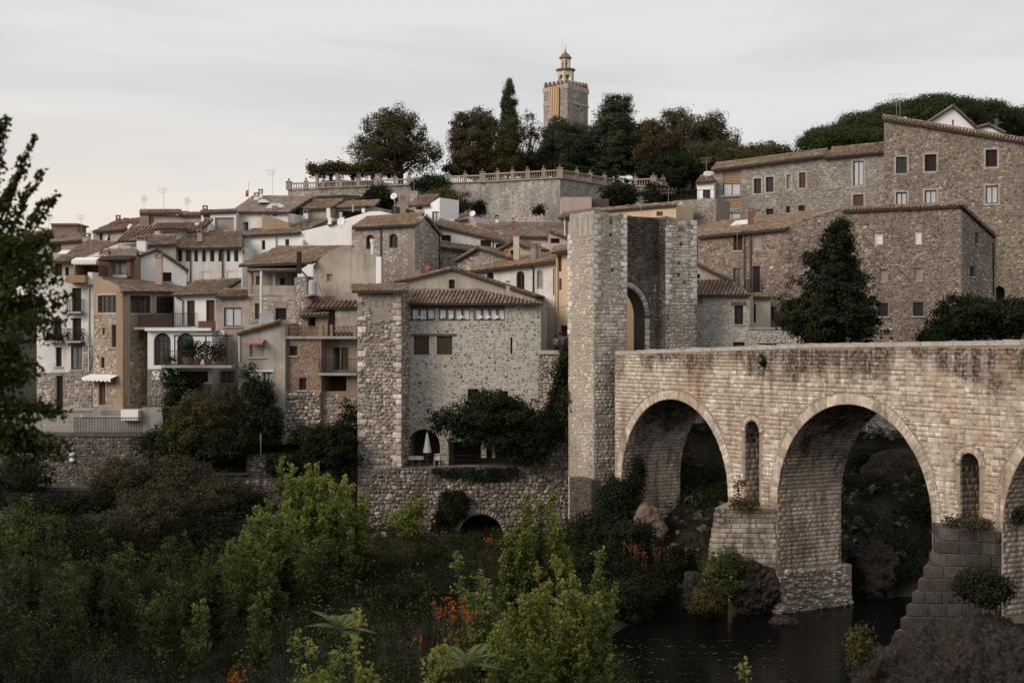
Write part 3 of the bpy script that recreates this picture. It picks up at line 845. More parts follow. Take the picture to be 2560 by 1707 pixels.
material('ashlar_in', [(.54, .45, .36), (.48, .39, .31), (.58, .49, .40), (.44, .355, .28), (.56, .47, .38)], 3.5, bump=.3, var=.14, pieces=True,
         dirt=(.14, .105, .085), dirt_amt=.7, dirt_scale=.35, streak=((.07, .052, .042), .85), top=(12.4, 3.4, (.03, .024, .02)))  # top: shade of the vault crown put into the stone colour
material('quoin', [(.66, .625, .57), (.60, .555, .49), (.72, .69, .645), (.57, .51, .44)], 4, bump=.3, var=.14, pieces=True, dirt=(.33, .285, .24), dirt_amt=.5, dirt_scale=.6)
material('ashlar_worn', [(.46, .40, .335), (.38, .32, .265), (.52, .465, .40), (.42, .355, .29)], 3.5, bump=.4, var=.22, pieces=True, dirt=(.12, .095, .078), dirt_amt=.8, dirt_scale=.6, streak=((.10, .08, .066), .7), top=(6.9, 1.5, (.11, .092, .08)))
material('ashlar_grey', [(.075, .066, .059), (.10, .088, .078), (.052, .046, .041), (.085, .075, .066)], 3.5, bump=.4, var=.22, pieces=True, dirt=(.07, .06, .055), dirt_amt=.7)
material('gate_stone', [(0.564, 0.508, 0.432), (0.451, 0.385, 0.324), (0.639, 0.592, 0.526), (0.517, 0.442, 0.367), (0.686, 0.649, 0.592), (0.404, 0.329, 0.277), (0.583, 0.522, 0.446)], 4, bump=.35, var=.26, pieces=True,
         dirt=(.20, .165, .135), dirt_amt=.5, dirt_scale=.4, streak=((.15, .12, .10), .45), top=(24.9, 1.3, (.20, .165, .145)))
material('mortar_gate', [(.40, .355, .30), (.33, .29, .245)], 2.0, bump=.25, dirt=(.26, .22, .18), dirt_amt=.5)
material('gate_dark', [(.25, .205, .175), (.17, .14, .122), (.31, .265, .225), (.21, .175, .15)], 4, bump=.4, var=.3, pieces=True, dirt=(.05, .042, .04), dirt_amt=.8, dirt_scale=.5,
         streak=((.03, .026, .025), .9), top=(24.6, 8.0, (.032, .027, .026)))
material('stone_pale', [(.50, .47, .425), (.43, .395, .35), (.57, .545, .505), (.46, .41, .355), (.37, .325, .28), (.61, .59, .555)], 4, bump=.3, var=.2, pieces=True, dirt=(.30, .265, .23), dirt_amt=.6, dirt_scale=.4)
material('brick', [(0.284, 0.189, 0.138), (0.327, 0.228, 0.168), (0.232, 0.15, 0.116), (0.361, 0.275, 0.211)], 6, bump=.2, var=.2, pieces=True, dirt=(.2, .15, .12), dirt_amt=.5)
material('brick_wall', [(0.292, 0.215, 0.159), (0.241, 0.172, 0.129), (0.344, 0.275, 0.215)], 2.5, bump=.3, dirt=(.16, .12, .095), dirt_amt=.6, streak=((.12, .09, .075), .5))
material('tile', [(0.212, 0.152, 0.11), (0.173, 0.122, 0.089), (0.267, 0.204, 0.152), (0.141, 0.104, 0.079), (0.228, 0.155, 0.11), (0.29, 0.229, 0.176), (0.196, 0.141, 0.1)], 6, rough=.95, bump=.15, var=.22, pieces=True,
         dirt=(.17, .14, .11), dirt_amt=.6, dirt_scale=.6)
material('tile_warm', [(0.236, 0.167, 0.118), (0.19, 0.133, 0.099), (0.274, 0.205, 0.148), (0.266, 0.201, 0.129), (0.16, 0.114, 0.087), (0.243, 0.167, 0.122)], 6, rough=.95, bump=.15, var=.2, pieces=True,
         dirt=(.17, .13, .09), dirt_amt=.6, dirt_scale=.7)
material('tile_grey', [(0.288, 0.232, 0.186), (0.237, 0.188, 0.153), (0.339, 0.28, 0.231), (0.204, 0.16, 0.13)], 6, rough=.95, var=.2, pieces=True, dirt=(.18, .15, .13), dirt_amt=.5)
material('tile_red', [(0.195, 0.125, 0.101), (0.156, 0.101, 0.084), (0.226, 0.156, 0.125), (0.133, 0.094, 0.078)], 6, rough=.95, var=.2, pieces=True, dirt=(.13, .09, .08), dirt_amt=.6)
material('roof_under', [(0.059, 0.043, 0.035), (0.081, 0.059, 0.048)], 4)
material('tile_cap', [(.30, .19, .14), (.24, .16, .12)], 6)
material('plaster_white', [(.74, .73, .71), (.66, .65, .63), (.58, .56, .53)], 1.2, dirt=(.38, .355, .325), dirt_amt=.6, dirt_scale=.5, streak=((.36, .33, .30), .45), bump=.06)
material('plaster_clean', [(.82, .82, .81), (.78, .78, .77)], 1.0, dirt=(.64, .63, .61), dirt_amt=.4, dirt_scale=.4, streak=((.55, .53, .50), .25))
material('plaster_grey', [(0.374, 0.332, 0.281), (0.445, 0.399, 0.344), (0.303, 0.265, 0.222)], 1.5, dirt=(.20, .178, .158), dirt_amt=.75, dirt_scale=.45, streak=((.20, .18, .16), .55), bump=.12)
material('plaster_old', [(0.356, 0.302, 0.25), (0.267, 0.223, 0.183), (0.437, 0.386, 0.332)], .9, dirt=(.17, .145, .13), dirt_amt=.7, dirt_scale=.5, streak=((.16, .135, .12), .6), bump=.2)
material('plaster_tan', [(0.336, 0.252, 0.176), (0.302, 0.227, 0.16)], 1.2, dirt=(.25, .19, .14), dirt_amt=.5, streak=((.22, .165, .12), .4), bump=.08)
material('plaster_cream', [(.62, .53, .43), (.56, .48, .39)], 1.2, dirt=(.38, .31, .25), dirt_amt=.4, streak=((.36, .29, .23), .4))
material('plaster_yellow', [(.62, .48, .33), (.57, .44, .30)], 1.2, dirt=(.40, .30, .21), dirt_amt=.4, streak=((.36, .27, .19), .4))
material('plaster_pink', [(.46, .37, .33), (.40, .32, .285)], 1.2, dirt=(.26, .2, .18), dirt_amt=.5)
material('plaster_brown', [(.23, .155, .115), (.28, .19, .14)], 1.5, dirt=(.13, .09, .07), dirt_amt=.5)
material('inside', [(.10, .08, .065), (.075, .06, .05)], 2)
material('stone_trim', [(.42, .39, .35), (.36, .33, .295)], 4, bump=.2, dirt=(.2, .18, .16), dirt_amt=.5)
material('coping', [(.42, .385, .345), (.34, .31, .28)], 5, bump=.4, dirt=(.17, .15, .13), dirt_amt=.55, dirt_scale=1.5)
material('terracotta', [(.215, .145, .12), (.175, .12, .10)], 4, dirt=(.2, .13, .1), dirt_amt=.5)
material('balustrade', [(.38, .315, .265), (.32, .26, .22)], 5, dirt=(.24, .19, .155), dirt_amt=.5)
material('wood_dark', [(.055, .036, .028), (.075, .05, .036)], 6, rough=.6)
material('wood_brown', [(.10, .062, .045), (.13, .08, .055)], 6, rough=.65)
material('wood_red', [(.16, .055, .045), (.13, .045, .04)], 5, rough=.6)
material('wood_grey', [(.13, .115, .10), (.10, .088, .078)], 8, rough=.9, bump=.2)
material('wood_light', [(.30, .205, .125), (.25, .17, .105)], 5, rough=.7)
material('shutter_dark', [(.028, .026, .025), (.035, .03, .028)], 5, rough=.6)
material('shutter_brown', [(.085, .055, .042), (.11, .07, .052)], 5, rough=.65)
material('shutter_red', [(.17, .05, .045), (.14, .045, .04)], 5, rough=.6)
material('shutter_grey', [(.30, .265, .235), (.25, .22, .195)], 2, rough=.7)
material('door_brown', [(.07, .045, .035), (.095, .06, .045)], 4, rough=.6)
material('glass', [(.018, .017, .018), (.024, .023, .024)], 1, rough=.12, spec=.5)
material('glass_lit', [(.10, .11, .12), (.16, .17, .18), (.05, .05, .05)], 1.2, rough=.15, spec=.5)
material('curtain', [(.50, .53, .55), (.40, .42, .45)], 6, rough=.5, spec=.4)
material('sky_pane', [(.78, .79, .80), (.70, .71, .73)], 6, rough=.4, spec=.5)  # bright pane colour stands in for sky reflected in the glass
material('blind', [(.72, .71, .68), (.66, .65, .62)], 3, rough=.8)
material('metal', [(.30, .29, .28), (.36, .35, .34)], 3, rough=.5)
material('metal_white', [(.72, .72, .71), (.66, .66, .65)], 3, rough=.5)
material('metal_grey', [(.36, .38, .40), (.42, .44, .46)], 2, rough=.5, dirt=(.25, .24, .24), dirt_amt=.5)
material('corrugated', [(.60, .60, .60), (.66, .66, .67)], 1.5, rough=.6, dirt=(.40, .38, .36), dirt_amt=.4)
material('iron', [(.022, .02, .02), (.03, .027, .026)], 5, rough=.6)
material('iron_rust', [(.11, .055, .042), (.08, .045, .038)], 5, rough=.8)
material('pipe_brown', [(.13, .085, .065), (.10, .07, .055)], 4, rough=.6)
material('canvas', [(.74, .74, .72), (.68, .68, .66)], 3, rough=.9)
material('awning_pink', [(.34, .20, .20), (.30, .175, .175)], 3, rough=.9)
material('slate', [(.14, .125, .115), (.19, .17, .155)], 5, rough=.9, dirt=(.1, .09, .08), dirt_amt=.5)
material('soil', [(.040, .034, .025), (.028, .025, .018), (.025, .028, .015)], .8, dirt=(.018, .02, .01), dirt_amt=.7, dirt_scale=.25, bump=.4)
material('paving', [(.32, .29, .26), (.26, .235, .21)], 2, dirt=(.16, .145, .13), dirt_amt=.5)
material('concrete', [(.36, .345, .33), (.30, .29, .28)], 2, dirt=(.17, .16, .15), dirt_amt=.6, streak=((.14, .13, .12), .6))
material('concrete_dark', [(.12, .112, .11), (.09, .085, .085)], 2, dirt=(.08, .075, .075), dirt_amt=.6, streak=((.07, .065, .065), .5), bump=.2)
material('rock', [(.062, .051, .044), (.014, .0115, .010), (.035, .029, .025)], 5.5, bump=.35, spec=.05, dirt=(.02, .018, .014), dirt_amt=.7, dirt_scale=1.6)
material('rock_tan', [(.22, .155, .12), (.17, .12, .092)], 1.5, bump=.4, dirt=(.10, .08, .06), dirt_amt=.6)
material('rock_pale', [(.42, .39, .37), (.34, .31, .29)], 2.5, bump=.5, dirt=(.15, .13, .12), dirt_amt=.6, dirt_scale=2)
material('bark', [(.07, .052, .04), (.05, .038, .03)], 8, bump=.5)
material('bark_young', [(.10, .085, .06), (.07, .06, .045)], 8)
material('brick_red', [(.26, .125, .09), (.20, .10, .075)], 6, dirt=(.12, .07, .06), dirt_amt=.5)
material('skin', [(.45, .29, .22), (.42, .27, .20)], 6, rough=.6)
material('shirt_white', [(.68, .69, .70), (.62, .63, .65)], 6)
material('shirt_blue', [(.26, .32, .38), (.22, .28, .34)], 6)
material('shirt_dark', [(.035, .04, .05), (.05, .05, .06)], 6)
material('shirt_red', [(.22, .08, .07), (.19, .07, .065)], 6)
material('trousers', [(.05, .055, .07), (.07, .07, .08)], 6)
material('hair', [(.03, .022, .018), (.04, .03, .024)], 8)
material('flag_yellow', [(.72, .47, .13), (.66, .43, .12)], 3, rough=.8)
material('flag_red', [(.45, .13, .08), (.40, .115, .07)], 3, rough=.8)
material('metal_orange', [(.42, .26, .12), (.34, .2, .10)], 4, rough=.7)
material('tank_red', [(.28, .10, .095), (.24, .09, .085)], 4, rough=.6)

leafmat('leaf_oak', [(.040, .035, .018), (.078, .067, .035), (.125, .105, .058)], .25)
leafmat('leaf_dark', [(.010, .013, .007), (.020, .026, .012), (.036, .045, .020)], .2)
leafmat('leaf_cedar', [(.026, .033, .020), (.050, .060, .035), (.082, .092, .052)], .2)
leafmat('leaf_olive', [(.04, .038, .013), (.075, .068, .024), (.12, .10, .038)], .3)
leafmat('leaf_brown', [(.045, .036, .018), (.080, .060, .030), (.115, .085, .043)], .3)
leafmat('leaf_red', [(.06, .028, .016), (.10, .045, .025), (.09, .06, .03)], .35)
leafmat('leaf_hedge', [(.018, .034, .007), (.032, .058, .012), (.05, .08, .018)], .2)
leafmat('leaf_pine', [(.016, .024, .008), (.034, .048, .015), (.06, .075, .026)], .15)
leafmat('leaf_poplar', [(.016, .024, .005), (.082, .110, .022), (.24, .27, .055), (.42, .43, .12)], .45, .4, .2)
leafmat('leaf_poplar_dark', [(.007, .012, .003), (.034, .052, .013), (.10, .13, .032), (.21, .25, .075)], .45, .4, .15)
leafmat('leaf_yellow', [(.020, .027, .005), (.075, .092, .016), (.20, .215, .042), (.40, .39, .10)], .45, .4, .2)
leafmat('leaf_shrub', [(.008, .010, .005), (.018, .022, .009), (.036, .041, .016)], .3)
leafmat('leaf_grey', [(.035, .032, .019), (.062, .056, .035), (.10, .09, .055)], .3)
leafmat('leaf_near', [(.015, .022, .006), (.035, .048, .011), (.07, .082, .018), (.11, .10, .028)], .45, .4)
leafmat('leaf_rust', [(.06, .03, .012), (.11, .05, .018), (.15, .07, .024)], .4)
leafmat('grass', [(.014, .015, .006), (.030, .028, .010), (.050, .042, .017), (.062, .048, .026)], .3)
leafmat('frond', [(.14, .17, .06), (.20, .23, .09), (.27, .29, .13)], .4, .45, .2)
leafmat('flower_orange', [(.34, .085, .014), (.46, .13, .022), (.40, .10, .02)], .3)
leafmat('ivy', [(.008, .011, .005), (.018, .024, .010), (.034, .040, .016)], .2)

# ------------------------------------------------------------------ the lie of the land
WATER = 1.0
BA = np.array(((1550 - 1280) * 92 / FPX, 92.0)); BD = np.array((.5, -.8660254))
BR = Pl.__new__(Pl).set(BA, BD)
def smooth(a, b, x):
    t = np.clip((x - a) / (b - a), 0, 1); return t * t * (3 - 2 * t)
def ground_z(x, y):
    x = np.asarray(x, float); y = np.asarray(y, float)
    z = 2.7 + 0 * x
    z = z + .5 * np.sin(x * .21 + 1) * np.sin(y * .17) + .25 * np.sin(x * .6) * np.sin(y * .53 + 2)
    z = z + np.interp(y, [0, 97, 100.6, 102.4, 108, 116, 125, 150, 165], [0, 0, .6, 6.4, 8.0, 11, 14.5, 21.5, 22.5])
    hill = smooth(157, 169, y) * 8.6 + smooth(172, 195, y) * 4
    z = z + hill * smooth(-29, -26, x)
    z = z - smooth(205, 330, y) * 16
    z = z - smooth(-15, -90, x) * smooth(112, 150, y) * 8
    # river bed on the right
    edge = 2.5 + (y - 40) * .055 + 1.2 * np.sin(y * .25)
    riv = smooth(edge + 7, edge - 4, x) * 1.0
    bank = smooth(86, 101, y + .25 * (x - 10)) 
    rv = np.clip(1 - riv - bank, 0, 1)
    z = z * (1 - rv) + (-0.6) * rv
    # rocky far bank rising under and behind the bridge
    fb = smooth(86, 97, y + .25 * (x - 10)) * smooth(3, 12, x) * smooth(106, 103.5, y)
    z = np.where(fb > 0, np.maximum(z, 1.2 + fb * 5.0 + .6 * np.sin(x * 1.1) * np.sin(y * .9)), z)
    return z
def make_ground():
    xs = np.concatenate((np.linspace(-2600, -130, 14), np.arange(-120, 121, 1.6), np.linspace(130, 2600, 14)))
    ys = np.concatenate((np.linspace(-60, 10, 8), np.arange(12, 215, 1.6), np.linspace(220, 400, 20), np.linspace(450, 6000, 14)))
    Xg, Yg = np.meshgrid(xs, ys); Z = ground_z(Xg, Yg)
    V = np.stack((Xg, Yg, Z), 2).reshape(-1, 3); nx, ny = len(xs), len(ys)
    i = (np.arange(ny - 1)[:, None] * nx + np.arange(nx - 1)[None]).ravel()
    me = mesh_np('ground', V, [np.stack((i, i + 1, i + nx + 1, i + nx), 1)], smooth=True); me.materials.append(MATS['soil'])
    tag(link('ground', me), kind='structure')
make_ground()
def make_water():
    m = bpy.data.materials.new('river'); m.use_nodes = True; N = m.node_tree.nodes; L = m.node_tree.links; MATS['river'] = m
    b = N['Principled BSDF']; b.inputs['Base Color'].default_value = (.0035, .0037, .0033, 1); b.inputs['Roughness'].default_value = .12
    b.inputs['Specular IOR Level'].default_value = .03
    geo = N.new('ShaderNodeNewGeometry'); mp = N.new('ShaderNodeMapping'); mp.inputs['Scale'].default_value = (.5, 1.6, 1); L.new(geo.outputs['Position'], mp.inputs[0])
    f = _noise(N, L, mp.outputs[0], 1.3, 5, .6); bp = N.new('ShaderNodeBump'); bp.inputs['Strength'].default_value = .35; bp.inputs['Distance'].default_value = .08
    L.new(f, bp.inputs['Height']); L.new(bp.outputs[0], b.inputs['Normal'])
    q = MB(); q.add([(-6, 20, WATER), (160, 20, WATER), (160, 104, WATER), (-6, 104, WATER)], [(0, 1, 2, 3)])
    tag(q.build('water', 'river'), kind='structure')
make_water()

# ------------------------------------------------------------------ the bridge
def make_bridge():
    W = 4.7
    t = thing('stone_bridge', 'long medieval stone bridge with round arches and dark stained parapet', 'bridge', (BA[0] + BD[0] * 16, BA[1] + BD[1] * 16, 0))
    top = lambda s: 15.30 + .50 * min(1, max(0, (s + .3) / 18)) + .18 * max(0, (s - 17)) / 15
    arches = [(5.62, 5.45, 12.46 - 5.45), (21.05, 5.66, 12.74 - 5.66), (36.6, 5.6, 13.0 - 5.6)]     # centre, radius, springing
    smalls = [(13.22, .63, 6.5, 11.5), (29.05, .58, 7.35, 10.75)]                                  # centre, half width, sill, crown
    n = 36; s0, s1 = -.6, 44
    def intr(c, r, zs): return [(c - r, 0)] + [(c - r * math.cos(math.pi * i / n), zs + r * math.sin(math.pi * i / n)) for i in range(n + 1)] + [(c + r, 0)]
    bot = []
    for a in arches: bot += intr(*a)
    tops = [(s, top(s)) for s in (44, 36, 30, 24, 17.7, 10, 4, -.6)]
    poly = [(s0, 0)] + bot + [(s1, 0)] + tops
    holes = []
    for c, w, zb, zt in smalls:
        holes.append([(c - w, zb), (c + w, zb)] + [(c + w * math.cos(math.pi * i / 10), zt - w + w * math.sin(math.pi * i / 10)) for i in range(11)])
    slab(BR, poly, holes, W, 0, .2, [W] * 2, False).build('masonry', 'mortar_bridge', t)
    # face stones keep clear of the arch rings
    keep = []
    for c, r, zs in arches: keep.append([(c - r, -1)] + [(c - (r + .56) * math.cos(math.pi * i / 24), zs + (r + .56) * math.sin(math.pi * i / 24)) for i in range(25)] + [(c + r, -1)])
    for c, w, zb, zt in smalls: keep.append([(c - w - .0, zb - .3), (c + w, zb - .3)] + [(c + (w + .3) * math.cos(math.pi * i / 10), zt - w + (w + .3) * math.sin(math.pi * i / 10)) for i in range(11)])
    stones(t, BR, [(s0, 2.5), (s1, 2.5)] + [(s, z - .17) for s, z in tops], keep, 'ashlar', 'ashlar', nobj=300)
    d3 = np.array((BR.d[0], BR.d[1], 0)); n3 = np.array((BR.n[0], BR.n[1], 0)); up = np.array((0, 0, 1.0)); o3 = np.array((BR.a[0], BR.a[1], 0))
    T, A = [], []
    for c, r, zs in arches:                          # voussoirs
        k = 64
        for i in range(k):
            a = math.pi * (i + .5) / k; er = -d3 * math.cos(a) + up * math.sin(a); et = d3 * math.sin(a) + up * math.cos(a)
            if c > 30 and i > 20: continue
            rr = r + .28 + RNG.uniform(-.01, .03)
            T.append(o3 + d3 * c + up * zs + er * rr - n3 * .004); A.append(np.stack((et * (math.pi * (r + .3) / k) * .97, er * .56, -n3 * .03), 1))
    for c, w, zb, zt in smalls:
        for i in range(11):
            a = math.pi * (i + .5) / 11; er = -d3 * math.cos(a) + up * math.sin(a); et = d3 * math.sin(a) + up * math.cos(a)
            T.append(o3 + d3 * c + up * (zt - w) + er * (w + .15) - n3 * .004); A.append(np.stack((et * .25, er * .29, -n3 * .05), 1))
    pieces(t, 'arch_stone', 'block', T, A, 'ashlar', 150, 'arch_stones')
    # stones of the vaults and of the jambs that carry them
    for ai, (c, r, zs) in enumerate(arches):
        T, A = [], []
        rg = np.random.default_rng(ai)
        for side in (0,):
            arcs = []
            z = 3.4
            while z < zs: arcs.append((None, z)); z += .24
            k = int(r * math.pi / 2 / .24) + 7
            for i in range(k): arcs.append((math.pi * .58 * (i + .5) / k, 0))
            for a, z in arcs:
                dd = -rg.uniform(0, .5)
                while dd < W:
                    w = rg.uniform(.25, .6)
                    m_ = dd + w / 2
                    if 0.05 < m_ < W - .05:
                        ww = min(w, 2 * min(m_, W - m_))
                        if a is None: pos = o3 + d3 * (c - r) + up * (z + .12) + n3 * m_; e1, e2, e3 = n3, up, d3
                        else:
                            er = -d3 * math.cos(a) + up * math.sin(a); et = d3 * math.sin(a) + up * math.cos(a)
                            pos = o3 + d3 * c + up * zs + er * r + n3 * m_; e1, e2, e3 = n3, et, -er
                        M = np.stack((e1 * (ww - .02), e2 * .23, e3 * .012), 1)
                        if np.linalg.det(M) < 0: M[:, 0] *= -1
                        T.append(pos); A.append(M)
                    dd += w
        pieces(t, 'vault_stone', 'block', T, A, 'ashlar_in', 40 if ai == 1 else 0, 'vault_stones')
    for c, w, zb, zt in smalls:
        T, A = [], []; rg = np.random.default_rng(int(c)); zs = zt - w
        arcs = [(None, zb + .31 * i) for i in range(int((zs - zb) / .31) + 1)] + [(math.pi * .5 * (i + .5) / 3, 0) for i in range(3)]
        for a, z in arcs:
            dd = 0
            while dd < 2.4:
                ww = rg.uniform(.3, .6); m_ = dd + ww / 2; dd += ww
                if a is None: pos = o3 + d3 * (c - w) + up * (z + .15) + n3 * m_; e1, e2, e3 = n3, up, d3
                else: er = -d3 * math.cos(a) + up * math.sin(a); et = d3 * math.sin(a) + up * math.cos(a); pos = o3 + d3 * c + up * zs + er * w + n3 * m_; e1, e2, e3 = n3, et, -er
                M = np.stack((e1 * (ww - .02), e2 * .29, e3 * .008), 1)
                if np.linalg.det(M) < 0: M[:, 0] *= -1
                T.append(pos); A.append(M)
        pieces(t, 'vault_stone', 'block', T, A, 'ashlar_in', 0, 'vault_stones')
    # coping
    T, A = [], []; s = s0
    while s < 40:
        w = RNG.uniform(.7, 1.2); z = top(s + w / 2) - .1
        T.append(o3 + d3 * (s + w / 2) + up * z + n3 * .22); A.append(np.stack((d3 * w * .985, n3 * .52, up * .17), 1)); s += w
    m = MB()
    pieces(t, 'coping_stone', 'block', T, A, 'coping', 60, 'coping_stones')
    # the outer parapet face is the masonry itself; the deck lies behind it
    q = MB(); q.pbox(BR, s0, s1, 14.0, 14.5, .4, W - .4); q.build('deck', 'paving', t)
    # cutwaters
    def cut(sa, sb, p0, p1, z0, z1, nst, mat, nm):
        sm = (sa + sb) / 2
        for i in range(nst):
            za = z0 + (z1 - z0) * i / nst; zb = z0 + (z1 - z0) * (i + 1) / nst; p = p0 + (p1 - p0) * i / max(1, nst - 1)
            a, b, c = (sa + .15 * 0, 0.0), (sm, -p), (sb, 0.0)
            m = MB()
            for k in (za, zb - .012): m.v += [tuple(BR.pt(x, k, o)) for x, o in (a, b, c)]
            m.f += [(0, 2, 1), (3, 4, 5), (0, 1, 4, 3), (1, 2, 5, 4)]
            o = m.build('pier_course', nm, t)
            T, A = [], []
            for (u, v) in ((a, b), (b, c)):
                U, V = BR.pt(u[0], 0, u[1]), BR.pt(v[0], 0, v[1]); L = (V - U).length; dv = np.array((V - U) / L); out = np.array((dv[1], -dv[0], 0))
                x = 0
                while x < L - .1:
                    w = min(RNG.uniform(.5, 1.05), L - x)
                    T.append(np.array(U) + dv * (x + w / 2) + up * (za + zb) / 2); A.append(np.stack((dv * (w - .02), up * (zb - za - .02), out * .05 * RNG.uniform(.6, 1.5)), 1)); x += w
            pieces(o, 'stone', 'block', T, A, mat, 10, 'stones')
    cut(11.15, 15.3, 3.35, 2.6, 2.6, 6.75, 15, 'ashlar_worn', 'mortar_bridge')
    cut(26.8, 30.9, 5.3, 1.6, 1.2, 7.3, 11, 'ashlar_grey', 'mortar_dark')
    # rough rubble footing of the middle pier
    k = Pl.__new__(Pl).set(BR.a + BR.d * 15.39 + 0 * BR.n, BR.n)     # looks along the bridge: the jamb under the second arch
    fp = MB(); fp.pbox(BR, 11.4, 15.6, -.5, 3.3, -.15, W + .6); fp.build('footing', 'mortar_bridge', t)
    T, A = [], []
    for i in range(260):
        o_, z = RNG.uniform(-.1, W + .5), RNG.uniform(.9, 3.3); w = RNG.uniform(.2, .55)
        T.append(o3 + d3 * 15.6 + n3 * o_ + up * z); A.append(np.stack((-n3 * w, up * w * .55, d3 * .12), 1))
    A = [x if np.linalg.det(x) > 0 else x * np.array([-1, 1, 1]) for x in A]
    pieces(t, 'footing_stone', 'rubble', T, A, 'cobble', 60, 'footing_stones')
    T, A = [], []
    for i in range(120):
        s_, z = RNG.uniform(11.6, 15.5), RNG.uniform(.9, 3.2); w = RNG.uniform(.2, .5)
        T.append(o3 + d3 * s_ - n3 * .15 + up * z); A.append(np.stack((d3 * w, up * w * .6, -n3 * .12), 1))
    pieces(t, 'footing_stone', 'rubble', T, A, 'cobble', 0, 'footing_stones')
    return t
BRIDGE = make_bridge()

# ------------------------------------------------------------------ the gate tower at the bridge head
def make_gate():
    C1 = np.array(((1485 - 1280) * 93 / FPX, 93.0)); g = np.array((.866, .5)); back = np.array((-.5, .866))
    C0 = np.array(((1421 - 1280) * 95.8 / FPX, 95.8))
    t = thing('gate_tower', 'tall stone gate tower with two shafts and an arched gateway at the bridge head', 'tower', (C1[0] + 2, C1[1] + 2, 0))
    left = Pl.__new__(Pl).set(C0, C1 - C0); Lw = np.linalg.norm(C1 - C0)
    front = Pl.__new__(Pl).set(C1, g)
    q = Pl.__new__(Pl).set(C1 + g * 2.6 + back * .85, g)                 # recessed middle
    rs = Pl.__new__(Pl).set(C1 + g * 5.75 + back * .85, -back)            # inner cheek of the right shaft
    zt = 24.45
    # left cheek
    crown = lambda a, b, seq: [(a, 2.0), (b, 2.0)] + seq
    lp = [(0, 2), (Lw - .02, 2), (Lw - .02, zt + .05), (Lw * .5, zt - .12), (0, zt - .42)]
    slab(left, lp, [], 1.2, 0, back=True).build('wall', 'mortar_gate', t)
    stones(t, left, [(0, 2.2), (Lw, 2.2), (Lw, zt - 1.3), (0, zt - 1.6)], [], 'rubble', 'gate_stone', 60)
    m = MB()                                                             # broken battlement capping of the left cheek
    for i in range(5):
        a = Lw * i / 5; m.pbox(left, a + .04, a + Lw / 5 - .05, zt - 1.5, zt - .45 + i * .09 + .1 * (i % 2), -.05, .3)
    m.build('battlement', 'coping', t)
    fp = [(0, 2), (2.6, 2), (2.6, zt), (1.9, zt), (1.9, zt - .1), (1.5, zt - .1), (1.5, zt - .75), (.95, zt - .75), (.95, zt + .02), (0, zt + .1)]
    putlog = [[(a, b), (a + .22, b), (a + .22, b + .2), (a, b + .2)] for a, b in ((.45, 20.9), (.5, 19.6), (1.35, 20.6), (1.2, 22.9), (.9, 18.0))]
    slab(front, fp, putlog, 3.0, 0, .5, back=True).build('wall', 'mortar_gate', t)
    stones(t, front, [(0.0, zt - 6), (2.6, zt - 6)] + [(a, b - .03) for a, b in fp[2:]], putlog, 'small', 'gate_stone', 40)
    stones(t, front, [(0.0, 2.2), (2.6, 2.2), (2.6, zt - 6), (0, zt - 6)], putlog, 'ashlar', 'gate_stone', 110)
    # dressed corner stones
    T, A = [], []; up = np.array((0, 0, 1.0))
    def quoins(pl, k0, z0, z1, flip):
        z = z0; i = 0
        while z < z1:
            h = RNG.uniform(.3, .42); w = .52 if i % 2 else .3; k = k0 + (w / 2 if not flip else -w / 2)
            T.append(np.array(pl.pt(k, z + h / 2, 0))); d3 = np.array((pl.d[0], pl.d[1], 0)); n3 = -np.array((pl.n[0], pl.n[1], 0))
            A.append(np.stack((d3 * w, up * (h - .02), n3 * .075), 1)); z += h; i += 1
    quoins(front, 0, zt - 6, zt - .2, False); quoins(front, 2.6, zt - 6, zt - .2, True)
    rfront = Pl.__new__(Pl).set(C1 + g * 5.75, g)
    quoins(rfront, 0, zt - 6, zt - .9, False); quoins(rfront, 2.62, zt - 6, zt - .3, True); quoins(left, 0, zt - 8, zt - 1.6, False)
    pieces(t, 'corner_stone', 'block', T, A, 'quoin', 90, 'corner_stones')
    # recessed wall with the gateway
    ac, aw, ah, az = .3, 1.75, 1.95, 17.7                                # arch centre, half width, rise, springing
    arc = lambda k, w, h: [(ac + w * math.sin(math.pi / 2 * i / k), az + h * math.cos(math.pi / 2 * i / k)) for i in range(k + 1)]
    wall = [(ac + aw, 14.2), (3.2, 14.2), (3.2, zt - .05), (-.6, zt - .05), (-.6, az + ah)] + arc(16, aw, ah)
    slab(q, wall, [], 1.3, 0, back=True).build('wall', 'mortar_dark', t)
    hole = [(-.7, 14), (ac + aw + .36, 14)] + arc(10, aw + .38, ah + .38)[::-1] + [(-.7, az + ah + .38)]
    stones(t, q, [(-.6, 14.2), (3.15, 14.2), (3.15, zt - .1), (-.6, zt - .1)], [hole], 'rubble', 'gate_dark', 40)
    T, A = [], []; d3 = np.array((q.d[0], q.d[1], 0)); n3 = -np.array((q.n[0], q.n[1], 0))
    for i in range(14):
        a = math.pi * .5 * (i + .5) / 14
        er = d3 * math.cos(a) + up * math.sin(a); et = -d3 * math.sin(a) + up * math.cos(a)
        T.append(np.array(q.pt(ac, az, 0)) + d3 * math.cos(a) * (aw + .18) + up * math.sin(a) * (ah + .18)); A.append(np.stack((-et * .215, er * .36, n3 * .08), 1))
    for i in range(9): T.append(np.array(q.pt(ac + aw + .18, 14.4 + .37 * i, 0))); A.append(np.stack((d3 * .36, up * .36, n3 * .08), 1))
    pieces(t, 'arch_stone', 'block', T, A, 'gate_stone', 25, 'arch_stones')
    # right shaft
    slab(rs, [(0, 14.2), (.85, 14.2), (.85, zt - .05), (0, zt - .05)], [], .3, 0).build('wall', 'mortar_dark', t)
